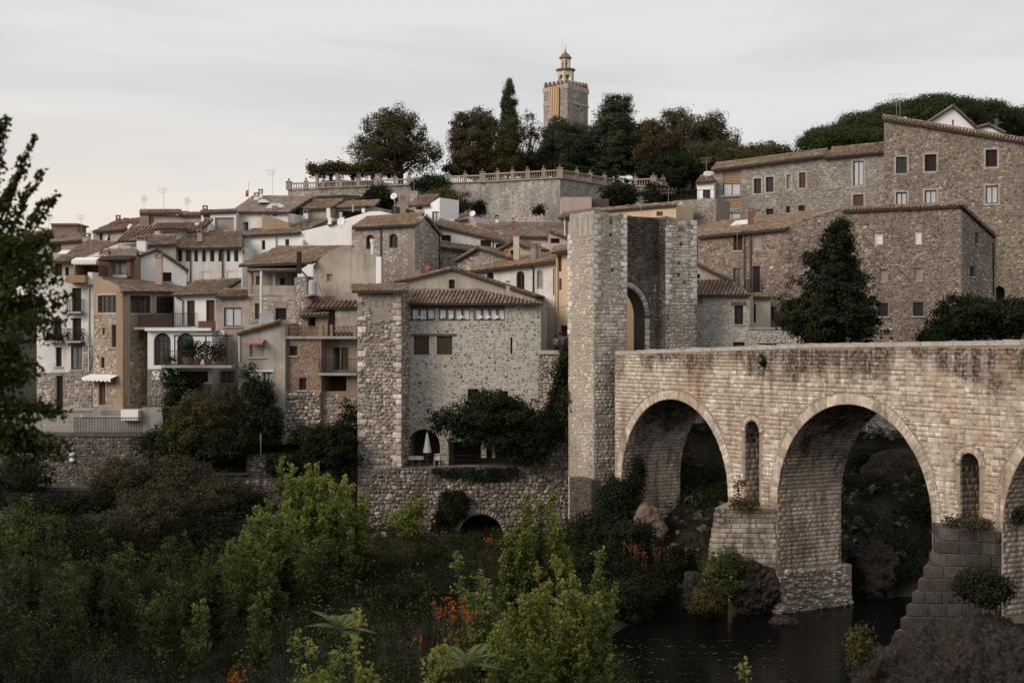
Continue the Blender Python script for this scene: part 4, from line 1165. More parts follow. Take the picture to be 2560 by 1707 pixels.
    stones(t, rs, [(0, 14.2), (.85, 14.2), (.85, zt - .1), (0, zt - .1)], [], 'rubble', 'gate_dark')
    rp = [(0, 14), (2.65, 14), (2.65, zt - .2), (1.7, zt - .25), (1.7, zt - 1.0), (1.05, zt - 1.0), (1.05, zt - .12), (0, zt)]
    ph = [[(a, b), (a + .22, b), (a + .22, b + .2), (a, b + .2)] for a, b in ((1.2, 22.5), (1.05, 21.2), (1.5, 19.9), (1.0, 20.4))]
    slab(rfront, rp, ph, 3.0, 0, .5, back=True).build('wall', 'mortar_gate', t)
    stones(t, rfront, [(0, zt - 6), (2.65, zt - 6)] + [(a, b - .03) for a, b in rp[2:]], ph, 'ashlar', 'gate_stone', 30)
    stones(t, rfront, [(0, 14.3), (2.65, 14.3), (2.65, zt - 6), (0, zt - 6)], ph, 'rubble', 'gate_stone', 40)
    m = MB(); m.pbox(Pl.__new__(Pl).set(C1 + g * 5.75 + g * 2.65, back), 0, 3.0, 14, zt - .2, -.02, .2); m.build('wall', 'mortar_gate', t)
    roof3(t, q.pt(-.4, zt - .45, .5), q.pt(3.0, zt - .55, .5), q.pt(3.0, zt + .15, 3), q.pt(-.4, zt + .3, 3), 'tile_warm')
    # masonry spur against the foot
    sp = MB(); k0, z0 = left.sz(1424, 1300, -.8); k1, z1 = left.sz(1478, 1200, -.8)
    sp.pbox(left, k0, k1, z0 - 1.5, z1, -.8, -.05); sp.build('buttress', 'mortar_dark', t)
    stones(t, left, [(k0, z0 - 1), (k1, z0 - 1), (k1, z1), (k0, z1)], [], 'small', 'ashlar_grey', 0, -.8)
    return t
make_gate()
# ------------------------------------------------------------------ the restaurant house by the gate
def central():
    h = house('stone riverside house with a long strip of small windows under its tiled roof', 1180, 99, 'riverside_house')
    pl = Pl(1007, 99.5, 1352, 98.4)
    strip = [(1010, 1087), (1097, 1175), (1185, 1262)]
    ws = []
    fac = [(1007, 1166), (1352, 1166), (1352, 755), (1007, 755)]
    holes = [('A', 1018, 1072, 1100, 1166, 2.6), ('o', 1121, 1104, 1332, 1166, 2.6), ('s', 1092, 840, 1131, 887), ('c' if 0 else 's', 1034, 840, 1073, 887),
             ('o', 1169, 972, 1196, 1000, .5), ('o', 1249, 977, 1270, 1000, .5), ('o', 1276, 843, 1281, 885, .4)]
    st = []
    for a, b in strip: st.append(rect(a, 771, b, 802))
    eh = [[pl.sz(*p) for p in s] for s in st]
    facade(h, pl, fac, 'mortar_pale', holes, 5, 'sparse', 'stone_house', 300, extra_holes=eh)
    for a, b in strip:      # timber window strips, four panes each
        k0, z0 = pl.sz(a, 802); k1, z1 = pl.sz(b, 771); m = MB()
        m.pbox(pl, k0, k1, z0, z0 + .1, .0, .3); m.pbox(pl, k0, k1, z1 - .07, z1, .0, .3)
        for i in range(5):
            c = k0 + (k1 - k0) * i / 4; m.pbox(pl, max(k0, c - .05), min(k1, c + .05), z0 + .1, z1 - .07, .02, .28)
        w = m.build('window', 'wood_dark', h)
        for i in range(4):
            c0 = k0 + (k1 - k0) * i / 4; c1 = k0 + (k1 - k0) * (i + 1) / 4; m = MB(); m.pbox(pl, c0 + .05, c1 - .05, z0 + .1, z1 - .07, .14, .16)
            m.build('pane', 'sky_pane', w)
    plbox(h, 'timber_band', pl, 1009, 1264, 761, 770, -.06, -.002, 'wood_dark')
    plbox(h, 'lintel', pl, 1028, 1141, 834, 840, -.07, .1, 'wood_grey')
    ro = roof(h, pl, [(1004, 759), (1359, 759)], [(1016, 727), (1204, 727)], 2.6, None, .55, mat='tile', tw=.285, tl=.42, nobj=300)
    # hip down to the right end
    E1 = pl.px(1359, 759, -.55)
    pipe(h, pl, [(1008, 764), (1008, 1158)], .05, 'pipe_brown')
    # gable of the building behind, rising over the roof
    g = Pl(1000, 104.5, 1335, 103)
    facade(h, g, [(985, 800), (1340, 800), (1338, 746), (1130, 677), (985, 712)], 'plaster_grey', [('k', 1122, 699, 1137, 723)], 5, name='gable_wall')
    gable(h, g, (975, 714), (1130, 674), (1342, 744), 5, .25, mat='tile_warm', tw=.27)
    chimney(h, 1264, 1275, 702, 742, 101.5, 'stone_trim'); chimney(h, 1036, 1053, 663, 690, 106, 'plaster_grey')
    m = MB(); c = P(1071, 684, 106); m.lathe((c.x, c.y, c.z), [(.14, 0), (.24, .12), (.26, .4), (.1, .6), (.12, .7)], 10); m.build('chimney_pot', 'tank_red', h)
    # terrace edge
    plbox(h, 'ledge', pl, 1001, 1090, 1166, 1174, -.9, -.02, 'concrete')
    plbox(h, 'terrace_floor', pl, 1003, 1335, 1166, 1172, -.88, 2.5, 'paving').location.z -= .01
    p0 = pl.px(1003, 1166, -.8); p1 = pl.px(1334, 1166, -.8); m = MB()
    for zz in (.15, .42, .78): m.tube([p0 + Vector((0, 0, zz)), p1 + Vector((0, 0, zz))], .022, 5)
    for i in range(6): q = p0.lerp(p1, i / 5); m.tube([q, q + Vector((0, 0, .8))], .025, 5)
    m.build('railing', 'iron', h)
    for x0, x1 in ((1201, 1214), (1228, 1236)): 
        k0, z0 = pl.sz(x0, 1145); k1, z1 = pl.sz(x1, 1100); m = MB()
        for i in range(6):
            a = k0 + (k1 - k0) * i / 6; b = k0 + (k1 - k0) * (i + 1) / 6; m.add([pl.pt(a, z0, .3 + .05 * (i % 2)), pl.pt(b, z0, .3 + .05 * ((i + 1) % 2)), pl.pt(b, z1, .3), pl.pt(a, z1, .3)], [(0, 1, 2, 3)])
        m.build('curtain', 'canvas', h)
    # side wing of the right corner: rubble wall under the street
    # the square corner tower
    tp = Pl(894, 98.2, 1007, 97.6)
    kk = Pl.__new__(Pl).set(tp.a, tp.d)
    facade(h, tp, [(894, 1330), (1004, 1330), (1004, 722), (894, 722)], 'mortar', [], 3.5, 'cobble', 'cobble', 120, spoly=[(894, 1330), (1004, 1330), (1004, 800), (894, 800)], name='tower_wall')
    stones(h, tp, [tp.sz(*p) for p in [(894, 800), (930, 800), (930, 725), (894, 725)]], [], 'rubble', 'stone', 20)
    stones(h, tp, [tp.sz(*p) for p in [(968, 800), (1004, 800), (1004, 725), (968, 725)]], [], 'rubble', 'stone', 20)
    plbox(h, 'brick_patch', tp, 938, 958, 749, 766, -.03, .02, 'brick_wall'); plbox(h, 'brick_patch', tp, 934, 959, 850, 878, -.04, .02, 'brick_wall')
    T, A = [], []
    k1 = tp.sz(1004, 800)[0]; z = tp.sz(1007, 1170)[1]; i = 0
    while z < tp.sz(1007, 735)[1]:
        hh = RNG.uniform(.3, .5); w = .62 if i % 2 else .38
        for kx in (k1 - w / 2, ) + ((w / 2,) if i % 3 else ()):
            T.append(np.array(tp.pt(kx, z + hh / 2, 0))); A.append(np.stack((np.array((*tp.d, 0)) * w, np.array((0, 0, hh - .03)), -np.array((*tp.n, 0)) * .09), 1))
        z += hh; i += 1
    pieces(h, 'corner_stone', 'block', T, A, 'gate_stone', 40, 'corner_stones')
    e = tp.pt(tp.sz(1004, 800)[0], 0); ck = Pl.__new__(Pl).set((e.x, e.y), tp.n); za, zb = tp.sz(1004, 1166)[1], tp.sz(1004, 724)[1]
    stones(h, ck, [(0, za), (2.2, za), (2.2, zb), (0, zb)], [], 'cobble', 'cobble', 0)
    c0, c1 = tp.px(880, 728, -.5), tp.px(1020, 727, -.5)
    roof3(h, c0, c1, tp.px(1020, 713, 2.5), tp.px(880, 714, 2.5), 'tile_warm', .27, .42, name='tower_roof')
    # battered rubble base down to the river bank
    b = Pl(905, 97.3, 1440, 96.6)
    arch = [(1150, 1352), (1256, 1352)] + [(1203 + 53 * math.cos(math.pi * i / 12), 1332 - 46 * math.sin(math.pi * i / 12)) for i in range(13)]
    facade(h, b, [(880, 1400), (1440, 1400), (1440, 1165), (1007, 1169), (1000, 1167), (930, 1180)], 'mortar_dark', [], .3, 'cobble', 'cobble_dark', 180, name='base_wall',
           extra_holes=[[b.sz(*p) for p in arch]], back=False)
    ah = [b.sz(*p) for p in arch]; m = MB(); n = len(ah); m.add([b.pt(a, c, 3.2) for a, c in ah], [tuple(range(n))])
    for i in range(n): q0, q1 = ah[i], ah[(i + 1) % n]; m.add([b.pt(*q0, .28), b.pt(*q1, .28), b.pt(*q1, 3.2), b.pt(*q0, 3.2)], [(0, 1, 2, 3)])
    m.build('recess_wall', 'inside', h)
    T, A = [], []
    cx, cz = b.sz(1203, 1332); rx = (b.sz(1256, 1332)[0] - cx); rz = b.sz(1203, 1286)[1] - cz
    for i in range(22):
        a = math.pi * (i + .5) / 22; d3 = np.array((*b.d, 0)); u3 = np.array((0, 0, 1.)); er = d3 * math.cos(a) + u3 * math.sin(a); et = -d3 * math.sin(a) + u3 * math.cos(a)
        T.append(np.array(b.pt(cx + math.cos(a) * (rx + .17), cz + math.sin(a) * (rz + .17), 0))); A.append(np.stack((-et * .2, er * .34, -np.array((*b.n, 0)) * .12), 1))
    pieces(h, 'arch_stone', 'block', T, A, 'stone_grey', 22, 'arch_stones')
    return h, pl, b
CENTRAL, CPL, CBASE = central()

# retaining wall of the street between the house and the gate
rw = house('rubble retaining wall under the lane between riverside house and gate tower', 1395, 99, 'retaining_wall', 'wall')
rpl = Pl(1338, 98.2, 1445, 96.5)
facade(rw, rpl, [(1342, 1230), (1440, 1230), (1434, 884), (1348, 884)], 'mortar_dark', [], 3, 'rubble', 'stone', 0)
plbox(rw, 'parapet_slab', rpl, 1347, 1434, 876, 885, -.12, .4, 'coping')
m = MB(); z = CH + (853.5 - 895) * 100 / FPX
m.hexa([tuple(rpl.pt(k, zz, o)) for zz in (z - .3, z) for k, o in ((.2, .45), (3.3, .45), (3.3, 9), (.2, 9))]); tag(m.build('street', 'paving'), kind='structure')

# ------------------------------------------------------------------ houses: the row above the gardens (left part)
h = house('tall white townhouse with balcony doors next to the tan house', 160, 108)
pl = Pl(92, 109, 234, 108)
facade(h, pl, [(92, 1062), (234, 1062), (234, 690), (92, 690)], 'plaster_white',
       [('k', 180, 720, 203, 779, 'B'), ('k', 133, 795, 154, 852, 'B'), ('k', 181, 795, 203, 852, 'B'), ('k', 139, 868, 154, 916), ('D', 177, 865, 206, 924, 'L'), ('k', 140, 939, 158, 1022)], 5)
stones(h, pl, [pl.sz(*p) for p in [(92, 1062), (232, 1062), (232, 928), (92, 932)]], [[pl.sz(*p) for p in rect(140, 939, 158, 1022)]], 'rubble', 'stone', 60, base='mortar')
stones(h, pl, [pl.sz(*p) for p in [(208, 927), (232, 927), (232, 862), (208, 866)]], [], 'rubble', 'stone', 0, base='mortar')
plbox(h, 'balcony_wall', pl, 180, 227, 689, 708, -.9, -.03, 'wood_light')
facade(h, pl, [(184, 700), (246, 700), (246, 652), (184, 652)], 'plaster_brown', [('o', 188, 662, 246, 700, 1.5)], 4, off=.8, name='loggia_wall')
awning(h, pl, 190, 251, 652, 661, 'canvas', .7)
plbox(h, 'corner_post', pl, 226, 237, 681, 712, -.4, .6, 'plaster_white')
pipe(h, pl, [(221, 712), (222, 930)], .05, 'metal_white'); dish(h, 98, 852, 9, 107.5)
for x in (168, 206):
    m = MB(); c = pl.px(x, 851, -.45); m.lathe(c, [(.1, 0), (.16, .3)], 8); o = m.build('flower_pot', 'terracotta', h)
    C = np.array(c) + np.array((0, 0, .45)) + RNG.normal(size=(60, 3)) * .12; me = leaf_mesh('leaves', C, unit_rand(60), .07, RNG.random(60)); me.materials.append(MATS['leaf_dark']); link('leaves', me, o)

h = house('tan plastered house over a rubble lower floor, three wide grid windows', 330, 104)
pA = Pl(234, 106, 307, 103.2); pB = Pl(307, 103.2, 440, 109)
facade(h, pA, [(234, 1075), (307, 1075), (307, 727), (236, 695), (234, 695)], 'plaster_tan', [('G', 245, 739, 293, 781, 'F'), ('k', 256, 819, 262, 837), ('k', 279, 812, 292, 868, 'S'), ('k', 252, 893, 261, 920), ('d', 247, 955, 263, 1012)], .6)
stones(h, pA, [pA.sz(*p) for p in [(234, 1075), (307, 1075), (307, 788), (234, 785)]], [[pA.sz(*p) for p in rect(*r)] for r in ((254, 817, 264, 839), (277, 810, 294, 870), (250, 891, 263, 922), (245, 953, 265, 1014))], 'rubble', 'stone', 160)
stones(h, pA, [pA.sz(*p) for p in [(300, 790), (307, 790), (307, 735), (300, 735)]], [], 'bigash', 'stone_grey')
facade(h, pB, [(307, 1075), (440, 1075), (440, 727), (307, 727)], 'plaster_tan', [('G', 324, 739, 376, 782, 'F'), ('G', 390, 741, 435, 784, 'F'), ('o', 348, 826, 362, 850, .8)], .6)
stones(h, pB, [pB.sz(*p) for p in [(307, 1075), (372, 1075), (372, 846), (307, 838)]], [], 'rubble', 'stone_right', 80)
roof3(h, pA.px(307, 729, -.3), pB.px(496, 731, -.3), pB.px(500, 700, 5) if 0 else P(486, 703, 117), P(238, 692, 112), 'tile', .25, .42)
awning(h, pA, 228, 301, 943, 953, 'canvas', .8)
BAL = pB
m = MB()
p = Pl(345, 101.5, 500, 101.5)
h5 = house('white house with two tall brown doors opening on a railed terrace', 487, 107)
pC = Pl(436, 107, 545, 106.5)
facade(h5, pC, [(436, 850), (545, 850), (545, 736), (436, 738)], 'plaster_clean', [('d', 467, 751, 487, 815), ('d', 515, 750, 537, 813)], 5)
roof(h5, pC, [(430, 738), (545, 735)], [(487, 706), (603, 697)], 4.5, 'plaster_white', .4)
roof(h5, Pl(540, 105.5, 622, 105.3), [(538, 742), (617, 741)], [(560, 727), (622, 724)], 1.6, 'plaster_grey', .35)
pipe(h5, pC, [(447, 744), (457, 752), (457, 812)], .05, 'pipe_brown')
m = MB(); pt = Pl(345, 104, 500, 104); k0, z0 = pt.sz(340, 824); k1, z1 = pt.sz(500, 818)
m.pbox(pt, k0, k1, z0, z1, -.6, 3.2); m.build('terrace_slab', 'concrete', h5)
iron_rail(h5, [pt.pt(k0 + .1, z1, -.5), pt.pt(k1 - .1, z1, -.5)], 1.0, .13)
m = MB(); a, b = pt.sz(348, 818)[0], pt.sz(434, 818)[0]; n = 22
for i in range(n): m.pbox(pt, a + (b - a) * i / n + .01, a + (b - a) * (i + 1) / n - .01, z1 + .1, z1 + .92, -.44, -.41)
m.build('slat_screen', 'iron_rust', h5)['kind'] = 'stuff'
plbox(h5, 'balcony_panel', pt, 503, 546, 803, 826, -1.0, -.95, 'wood_brown'); plbox(h5, 'balcony_slab', pt, 500, 548, 826, 830, -1.0, 2.0, 'concrete')

h6 = house('white house with two tall glazed arches above the garden', 432, 103)
pD = Pl(369, 103.2, 596, 103)
facade(h6, pD, [(369, 1075), (530, 1075), (530, 826), (369, 826)], 'plaster_clean', [('f', 384, 832, 427, 913), ('f', 442, 832, 485, 913), ('o', 443, 928, 520, 955, .8)], 4)
stones(h6, pD, [pD.sz(*p) for p in [(369, 1060), (412, 1060), (412, 922), (369, 922)]], [], 'small', 'stone_grey', 0, base='mortar')
stones(h6, pD, [pD.sz(*p) for p in [(412, 1060), (530, 1060), (530, 960), (412, 960)]], [], 'rubble', 'stone', 0, base='mortar')
plbox(h6, 'cornice', pD, 365, 530, 820, 827, -.35, 1, 'plaster_clean'); plbox(h6, 'white_plaque', pD, 381, 399, 928, 948, -.05, -.003, 'plaster_clean')
m = MB(); k0, z0 = pD.sz(431, 918); k1, z1 = pD.sz(596, 912); m.pbox(pD, k0, k1, z0, z1, -2.2, -.003); m.build('balcony_slab', 'concrete', h6)
iron_rail(h6, [pD.pt(k0, z1, -2.1), pD.pt(k1, z1, -2.1)], 1.05, .14)
m = MB()          # steel frame of the covered balcony
ka, kb, kc = pD.sz(456, 900)[0], pD.sz(532, 900)[0], pD.sz(583, 900)[0]; zt = pD.sz(500, 841)[1]
for k in (ka, kb, kc): m.pbox(pD, k - .04, k + .04, z1, zt, -2.1, -2.02)
m.pbox(pD, ka - .04, kc + .04, zt, zt + .1, -2.12, -2.0); m.pbox(pD, ka - .04, ka + .04, zt, zt + .08, -2.0, -.05); m.pbox(pD, kc - .04, kc + .04, zt, zt + .08, -2.0, -.05)
m.pbox(pD, ka + .04, kc - .04, zt - .4, zt - .36, -2.09, -2.05); m.build('balcony_frame', 'iron', h6)
for i, (x, sz) in enumerate(((470, .42), (492, .38), (520, .34), (548, .25))):
    c = pD.px(x, 912, -1.5 + .2 * i); m = MB(); m.lathe(c, [(sz * .6, 0), (sz * .95, sz * 1.1), (sz, sz * 1.3)], 12)
    t = thing('potted_plant', ['leafy shrub in a large clay pot, first from the arches', 'bushy plant in a clay pot, second from the arches', 'tall plant in a clay pot in the middle of the steel framed balcony', 'small plant in a clay pot at the end of the steel framed balcony'][i], 'potted plant', c)
    link('pot', m.build('pot_source', 'terracotta').data, t); bpy.data.objects.remove(bpy.data.objects['pot_source'])
    n = 420; C = np.array(c) + np.array((0, 0, sz * 1.3 + .55)) + unit_rand(n) * RNG.random((n, 1)) ** .4 * np.array((.6, .5, .75)); me = leaf_mesh('leaves', C, unit_rand(n), .09, RNG.random(n)); me.materials.append(MATS['leaf_shrub']); link('leaves', me, t)

h7 = house('grey rendered house with a deep covered loggia under the old tile roof', 690, 106)
pE = Pl(538, 105.6, 768, 104.6)
facade(h7, pE, [(538, 1100), (768, 1100), (768, 735), (620, 735), (620, 742), (538, 742)], 'plaster_grey',
       [('c', 560, 769, 604, 816), ('s', 637, 758, 656, 798), ('k', 688, 771, 716, 800), ('m', 545, 928, 586, 956), ], 5)
stones(h7, pE, [pE.sz(*p) for p in [(622, 812), (764, 812), (764, 740), (622, 740)]], [[pE.sz(*p) for p in rect(*r)] for r in ((635, 755, 658, 800), (684, 752, 719, 804))], 'sparse', 'stone', 60)
stones(h7, pE, [pE.sz(*p) for p in [(525, 1060), (610, 1060), (610, 962), (525, 962)]], [], 'rubble', 'stone', 0, base='mortar')
plbox(h7, 'roller_shutter', pE, 686, 717, 755, 770, -.06, -.003, 'shutter_grey')
# loggia: parapet, posts, back wall, lean-to roof
lg = Pl(620, 105.3, 740, 104.8)
facade(h7, lg, [(620, 738), (629, 738), (629, 676), (620, 676)], 'plaster_old', [], .4, name='loggia_pier')
facade(h7, lg, [(629, 738), (738, 738), (738, 714), (629, 714)], 'plaster_old', [], .2, off=.05, name='loggia_parapet')
facade(h7, lg, [(618, 740), (742, 740), (742, 668), (618, 668)], 'plaster_old', [('o', 640, 690, 655, 712, .6), ('k', 700, 695, 712, 712)], .2, off=2.4, name='loggia_back_wall')
plbox(h7, 'loggia_post', lg, 681, 687, 676, 714, .05, .2, 'plaster_old')
facade(h7, lg, [(736, 815), (768, 815), (768, 690), (736, 694)], 'mortar', [], 2.6, 'rubble', 'stone_pale', 0, off=-.15, name='loggia_pier')
roof(h7, lg, [(618, 677), (740, 675)], [(622, 664), (768, 656)], 2.2, None, .5, mat='tile_grey', tw=.16)
plbox(h7, 'loggia_floor', lg, 620, 740, 737, 741, -.1, 2.3, 'concrete')
pipe(h7, lg, [(653, 678), (652, 812)], .09, 'metal_white', -.6, 'downpipe'); 
m = MB(); c = P(748, 674, 104); m.box((c.x, c.y, c.z + .5), (.32, .32, 1.6)); m.build('stove_pipe', 'iron', h7)
pipe(h7, lg, [(748, 672), (766, 690)], .07, 'metal', -.3, 'stove_pipe')
rt = Pl(598, 106, 785, 104)
roof3(h7, rt.px(596, 664, -.4), rt.px(780, 656, -.4), P(884, 611, 109), P(695, 626, 113), 'tile_warm', .25, .42)
# big blind gable of old plaster beside the loggia
pg = Pl(783, 104.3, 953, 103)
facade(h7, pg, [(783, 800), (953, 800), (953, 644), (905, 628), (858, 612), (815, 634), (783, 664)], 'plaster_old', [('p', 817, 685, 831, 704)], .6, name='gable_wall')
plbox(h7, 'pale_render', pg, 940, 953, 642, 712, -.025, -.004, 'plaster_clean')
m = MB(); c = P(782, 738, 103.2); m.lathe((c.x, c.y, c.z), [(.3, 0), (.32, .05), (.32, .95), (.2, 1.1)], 12); m.build('water_tank', 'metal_grey', h7)
plbox(h7, 'tank_shelf', pg, 768, 796, 738, 742, -1.2, -.02, 'concrete')
# low tiled lean-to and plaster room right of it
pk = Pl(752, 103.4, 895, 102.6)
facade(h7, pk, [(838, 830), (893, 830), (893, 768), (838, 768)], 'plaster_grey', [], 3, name='lean_to_wall')
facade(h7, pk, [(768, 830), (838, 830), (838, 740), (768, 740)], 'plaster_brown', [], 3, off=.9, name='lean_to_wall')
roof(h7, pk, [(765, 770), (894, 768)], [(795, 738), (894, 735)], 2.4, None, .3, mat='tile_red', tw=.36, tl=.5)
m = MB(); c = P(668, 806, 104); m.box((c.x, c.y, c.z + .3), (1.0, .4, .7)); o = m.build('air_conditioner', 'metal_grey', h7)
m = MB(); m.box((c.x, c.y, c.z + .75), (.8, .35, .14)); m.build('cover', 'metal_grey', o)

h8 = house('narrow grey house with a sloping shed roof and a pink awning', 650, 102)
pF = Pl(595, 102.4, 713, 101.8)
facade(h8, pF, [(595, 1110), (713, 1110), (713, 808), (697, 804), (595, 832)], 'plaster_grey', [('p', 624, 852, 661, 893, 'S'), ('b', 621, 928, 655, 960), ('c', 659, 930, 681, 958)], 4)
roof3(h8, pF.px(592, 833, -.3), pF.px(592, 833, 3), pF.px(700, 803, 3), pF.px(700, 803, -.3), 'tile_warm', .27, .42)
awning(h8, pF, 621, 664, 856, 861, 'awning_pink', .6); plbox(h8, 'sill_band', pF, 618, 685, 925, 929, -.06, -.003, 'plaster_clean')
pipe(h8, pF, [(598, 838), (598, 905)], .04, 'metal_white')
dish(h8, 553, 835, 10, 104)

h9 = house('weathered brick house with a lattice balustrade and railed balcony', 800, 102)
pG = Pl(711, 102.2, 803, 101.6); pH = Pl(801, 101.7, 895, 101.2)
facade(h9, pG, [(711, 1110), (803, 1110), (803, 840), (711, 842)], 'brick_wall', [('k', 723, 865, 743, 889), ('k', 747, 944, 766, 975)], 3, 'brick', 'brick', 0, spoly=[(713, 975), (801, 975), (801, 846), (713, 846)])
stones(h9, pG, [pG.sz(*p) for p in [(711, 1110), (803, 1110), (803, 980), (711, 980)]], [], 'cobble', 'cobble', 60, base='mortar_dark')
facade(h9, pH, [(801, 938), (895, 938), (895, 842), (801, 842)], 'plaster_old', [('o', 833, 868, 850, 925, .8), ('s', 852, 868, 871, 925)], 2, off=.9, name='balcony_wall')
facade(h9, pH, [(801, 1110), (895, 1110), (895, 936), (801, 936)], 'brick_wall', [('o', 806, 940, 866, 978, 1.8)], 2, off=.25, name='lower_wall', style='rubble', smat='stone', spoly=[(803, 1110), (893, 1110), (893, 985), (803, 985)])
plbox(h9, 'balcony_slab', pH, 800, 895, 932, 938, -.4, 1.2, 'concrete')
k0, z0 = pH.sz(802, 932); k1, _ = pH.sz(894, 932); iron_rail(h9, [pH.pt(k0, z0, -.35), pH.pt(k1, z0, -.35)], 1.0, .11)
pK = Pl(711, 102, 893, 101.2)
plbox(h9, 'terrace_edge', pK, 711, 893, 840, 847, -.15, 2.0, 'concrete')
for a, b in ((711, 720), (797, 808), (826, 832), (884, 893)): plbox(h9, 'balustrade_pier', pK, a, b, 812, 840, -.1, .2, 'brick_wall')
m = MB()     # zigzag lattice of the terrace
for a, b in ((720, 797), (832, 884)):
    ka, za = pK.sz(a, 839); kb, zb = pK.sz(b, 818); n = int((kb - ka) / .26)
    for i in range(n):
        x0 = ka + (kb - ka) * i / n; x1 = ka + (kb - ka) * (i + .5) / n; x2 = ka + (kb - ka) * (i + 1) / n; zm = (za + zb) / 2
        for (p0, p1) in (((x0, za), (x1, zm)), ((x1, zm), (x2, za)), ((x0, zm), (x1, zb)), ((x1, zb), (x2, zm))):
            m.tube([pK.pt(*p0, .05), pK.pt(*p1, .05)], .035, 4, False)
    m.pbox(pK, ka, kb, zb, zb + .08, 0, .14); m.pbox(pK, ka, kb, (za + zb) / 2 - .02, (za + zb) / 2 + .02, .02, .1)
m.build('lattice', 'terracotta', h9)['kind'] = 'stuff'
facade(h9, pK, [(752, 842), (819, 842), (819, 786), (752, 788)], 'brick_wall', [('o', 770, 792, 789, 820, 1.0)], 2, off=1.4, name='hut_wall')
roof(h9, Pl(745, 103.4, 825, 103), [(748, 789), (822, 786)], [(752, 777), (822, 774)], 1.6, None, .5, mat='slate', tw=.3)

# ------------------------------------------------------------------ second row
h = house('low white gabled house with a chimney stack rising past its verge', 400, 112)
pl = Pl(326, 112, 466, 113)
facade(h, pl, [(329, 760), (466, 760), (466, 679), (392, 629), (329, 652)], 'plaster_clean', [('k', 406, 681, 429, 704)], 5)
gable(h, pl, (320, 655), (392, 626), (470, 680), 5, .25, mat='tile', tw=.26)
c = chimney(h, 388, 407, 634, 712, 110.5, 'plaster_pink'); 
plp = Pl(240, 111.5, 336, 111)
facade(h, plp, [(250, 715), (336, 715), (336, 640), (250, 640)], 'plaster_brown', [('c', 279, 657, 318, 687), ('o', 254, 660, 268, 690, .4)], 4, name='loggia_wall')
plbox(h, 'fascia', plp, 248, 336, 642, 651, -.7, .2, 'wood_dark'); plbox(h, 'pillar', plp, 268, 276, 645, 692, -.4, -.1, 'brick_red'); plbox(h, 'pillar', plp, 321, 331, 651, 692, -.4, -.1, 'brick_red'); plbox(h, 'pillar', plp, 251, 266, 648, 692, -.4, -.1, 'brick_red')
plbox(h, 'sill_wall', plp, 277, 321, 687, 695, -.3, .1, 'plaster_clean')
roof(h, plp, [(248, 642), (340, 640)], [(270, 625), (345, 624)], 2.5, None, .7, mat='tile_grey')
chimney(h, 249, 275, 625, 647, 111, 'metal_white'); chimney(h, 342, 367, 591, 630, 113.5, 'plaster_clean')

h = house('house with a broad brown roof holding one white skylight', 200, 116)
pl = Pl(125, 117, 310, 116)
facade(h, pl, [(120, 760), (205, 760), (205, 650), (120, 656)], 'plaster_grey', [('k', 136, 660, 155, 700), ('k', 163, 668, 172, 690)], 4)
facade(h, pl, [(195, 700), (312, 690), (304, 644), (292, 610), (195, 652)], 'plaster_white', [], 3, off=.3, name='gable_wall')
roof3(h, pl.px(126, 655, -.5), pl.px(204, 652, -.5), P(292, 604, 122), P(222, 606, 124), 'tile_warm', .25, .42)
m = MB(); a = P(157, 637, 116.3); m.hexa([tuple(a + Vector(v)) for v in ((-.35, -.3, 0), (.35, -.3, 0), (.55, .4, .35), (-.15, .4, .35), (-.35, -.35, .06), (.35, -.35, .06), (.55, .35, .41), (-.15, .35, .41))]); m.build('skylight', 'metal_white', h)
antenna(h, 227, 575, 640, 118, 1)

h = house('small grey house at the end of the rooftops with a brown attic block', 140, 132)
pl = Pl(75, 133, 205, 131)
facade(h, pl, [(60, 740), (205, 740), (205, 602), (60, 606)], 'plaster_grey', [('s', 134, 611, 153, 632), ('k', 90, 612, 100, 630)], 4)
roof(h, pl, [(60, 609), (210, 601)], [(80, 575), (196, 583)], 4, 'plaster_grey', .4)
pxbox(h, 'attic', 128, 192, 562, 600, 134.5, 3, 'plaster_brown'); m = MB(); a, b = P(126, 562, 134.2), P(194, 558, 134.2); m.box(((a.x + b.x) / 2, 136, (a.z + b.z) / 2), (b.x - a.x, 3.6, b.z - a.z)); m.build('attic_roof', 'tile_cap', h)
antenna(h, 203, 538, 590, 134, 0); antenna(h, 122, 535, 590, 135, 1); chimney(h, 207, 226, 583, 606, 130)

h = house('long low house with red edged roof and two small chimneys on the skyline', 290, 130)
pl = Pl(232, 133, 352, 131)
facade(h, pl, [(233, 680), (352, 680), (352, 560), (300, 574), (233, 580)], 'plaster_grey', [('k', 249, 583, 256, 601), ('b', 258, 582, 268, 601), ('k', 268, 582, 275, 600)], 4)
roof(h, pl, [(230, 580), (352, 570)], [(292, 555), (352, 545)], 4, None, .4, mat='tile_red')
chimney(h, 290, 301, 538, 560, 134, 'brick_red'); chimney(h, 309, 320, 545, 562, 134, 'brick_red'); dish(h, 324, 566, 7, 130)

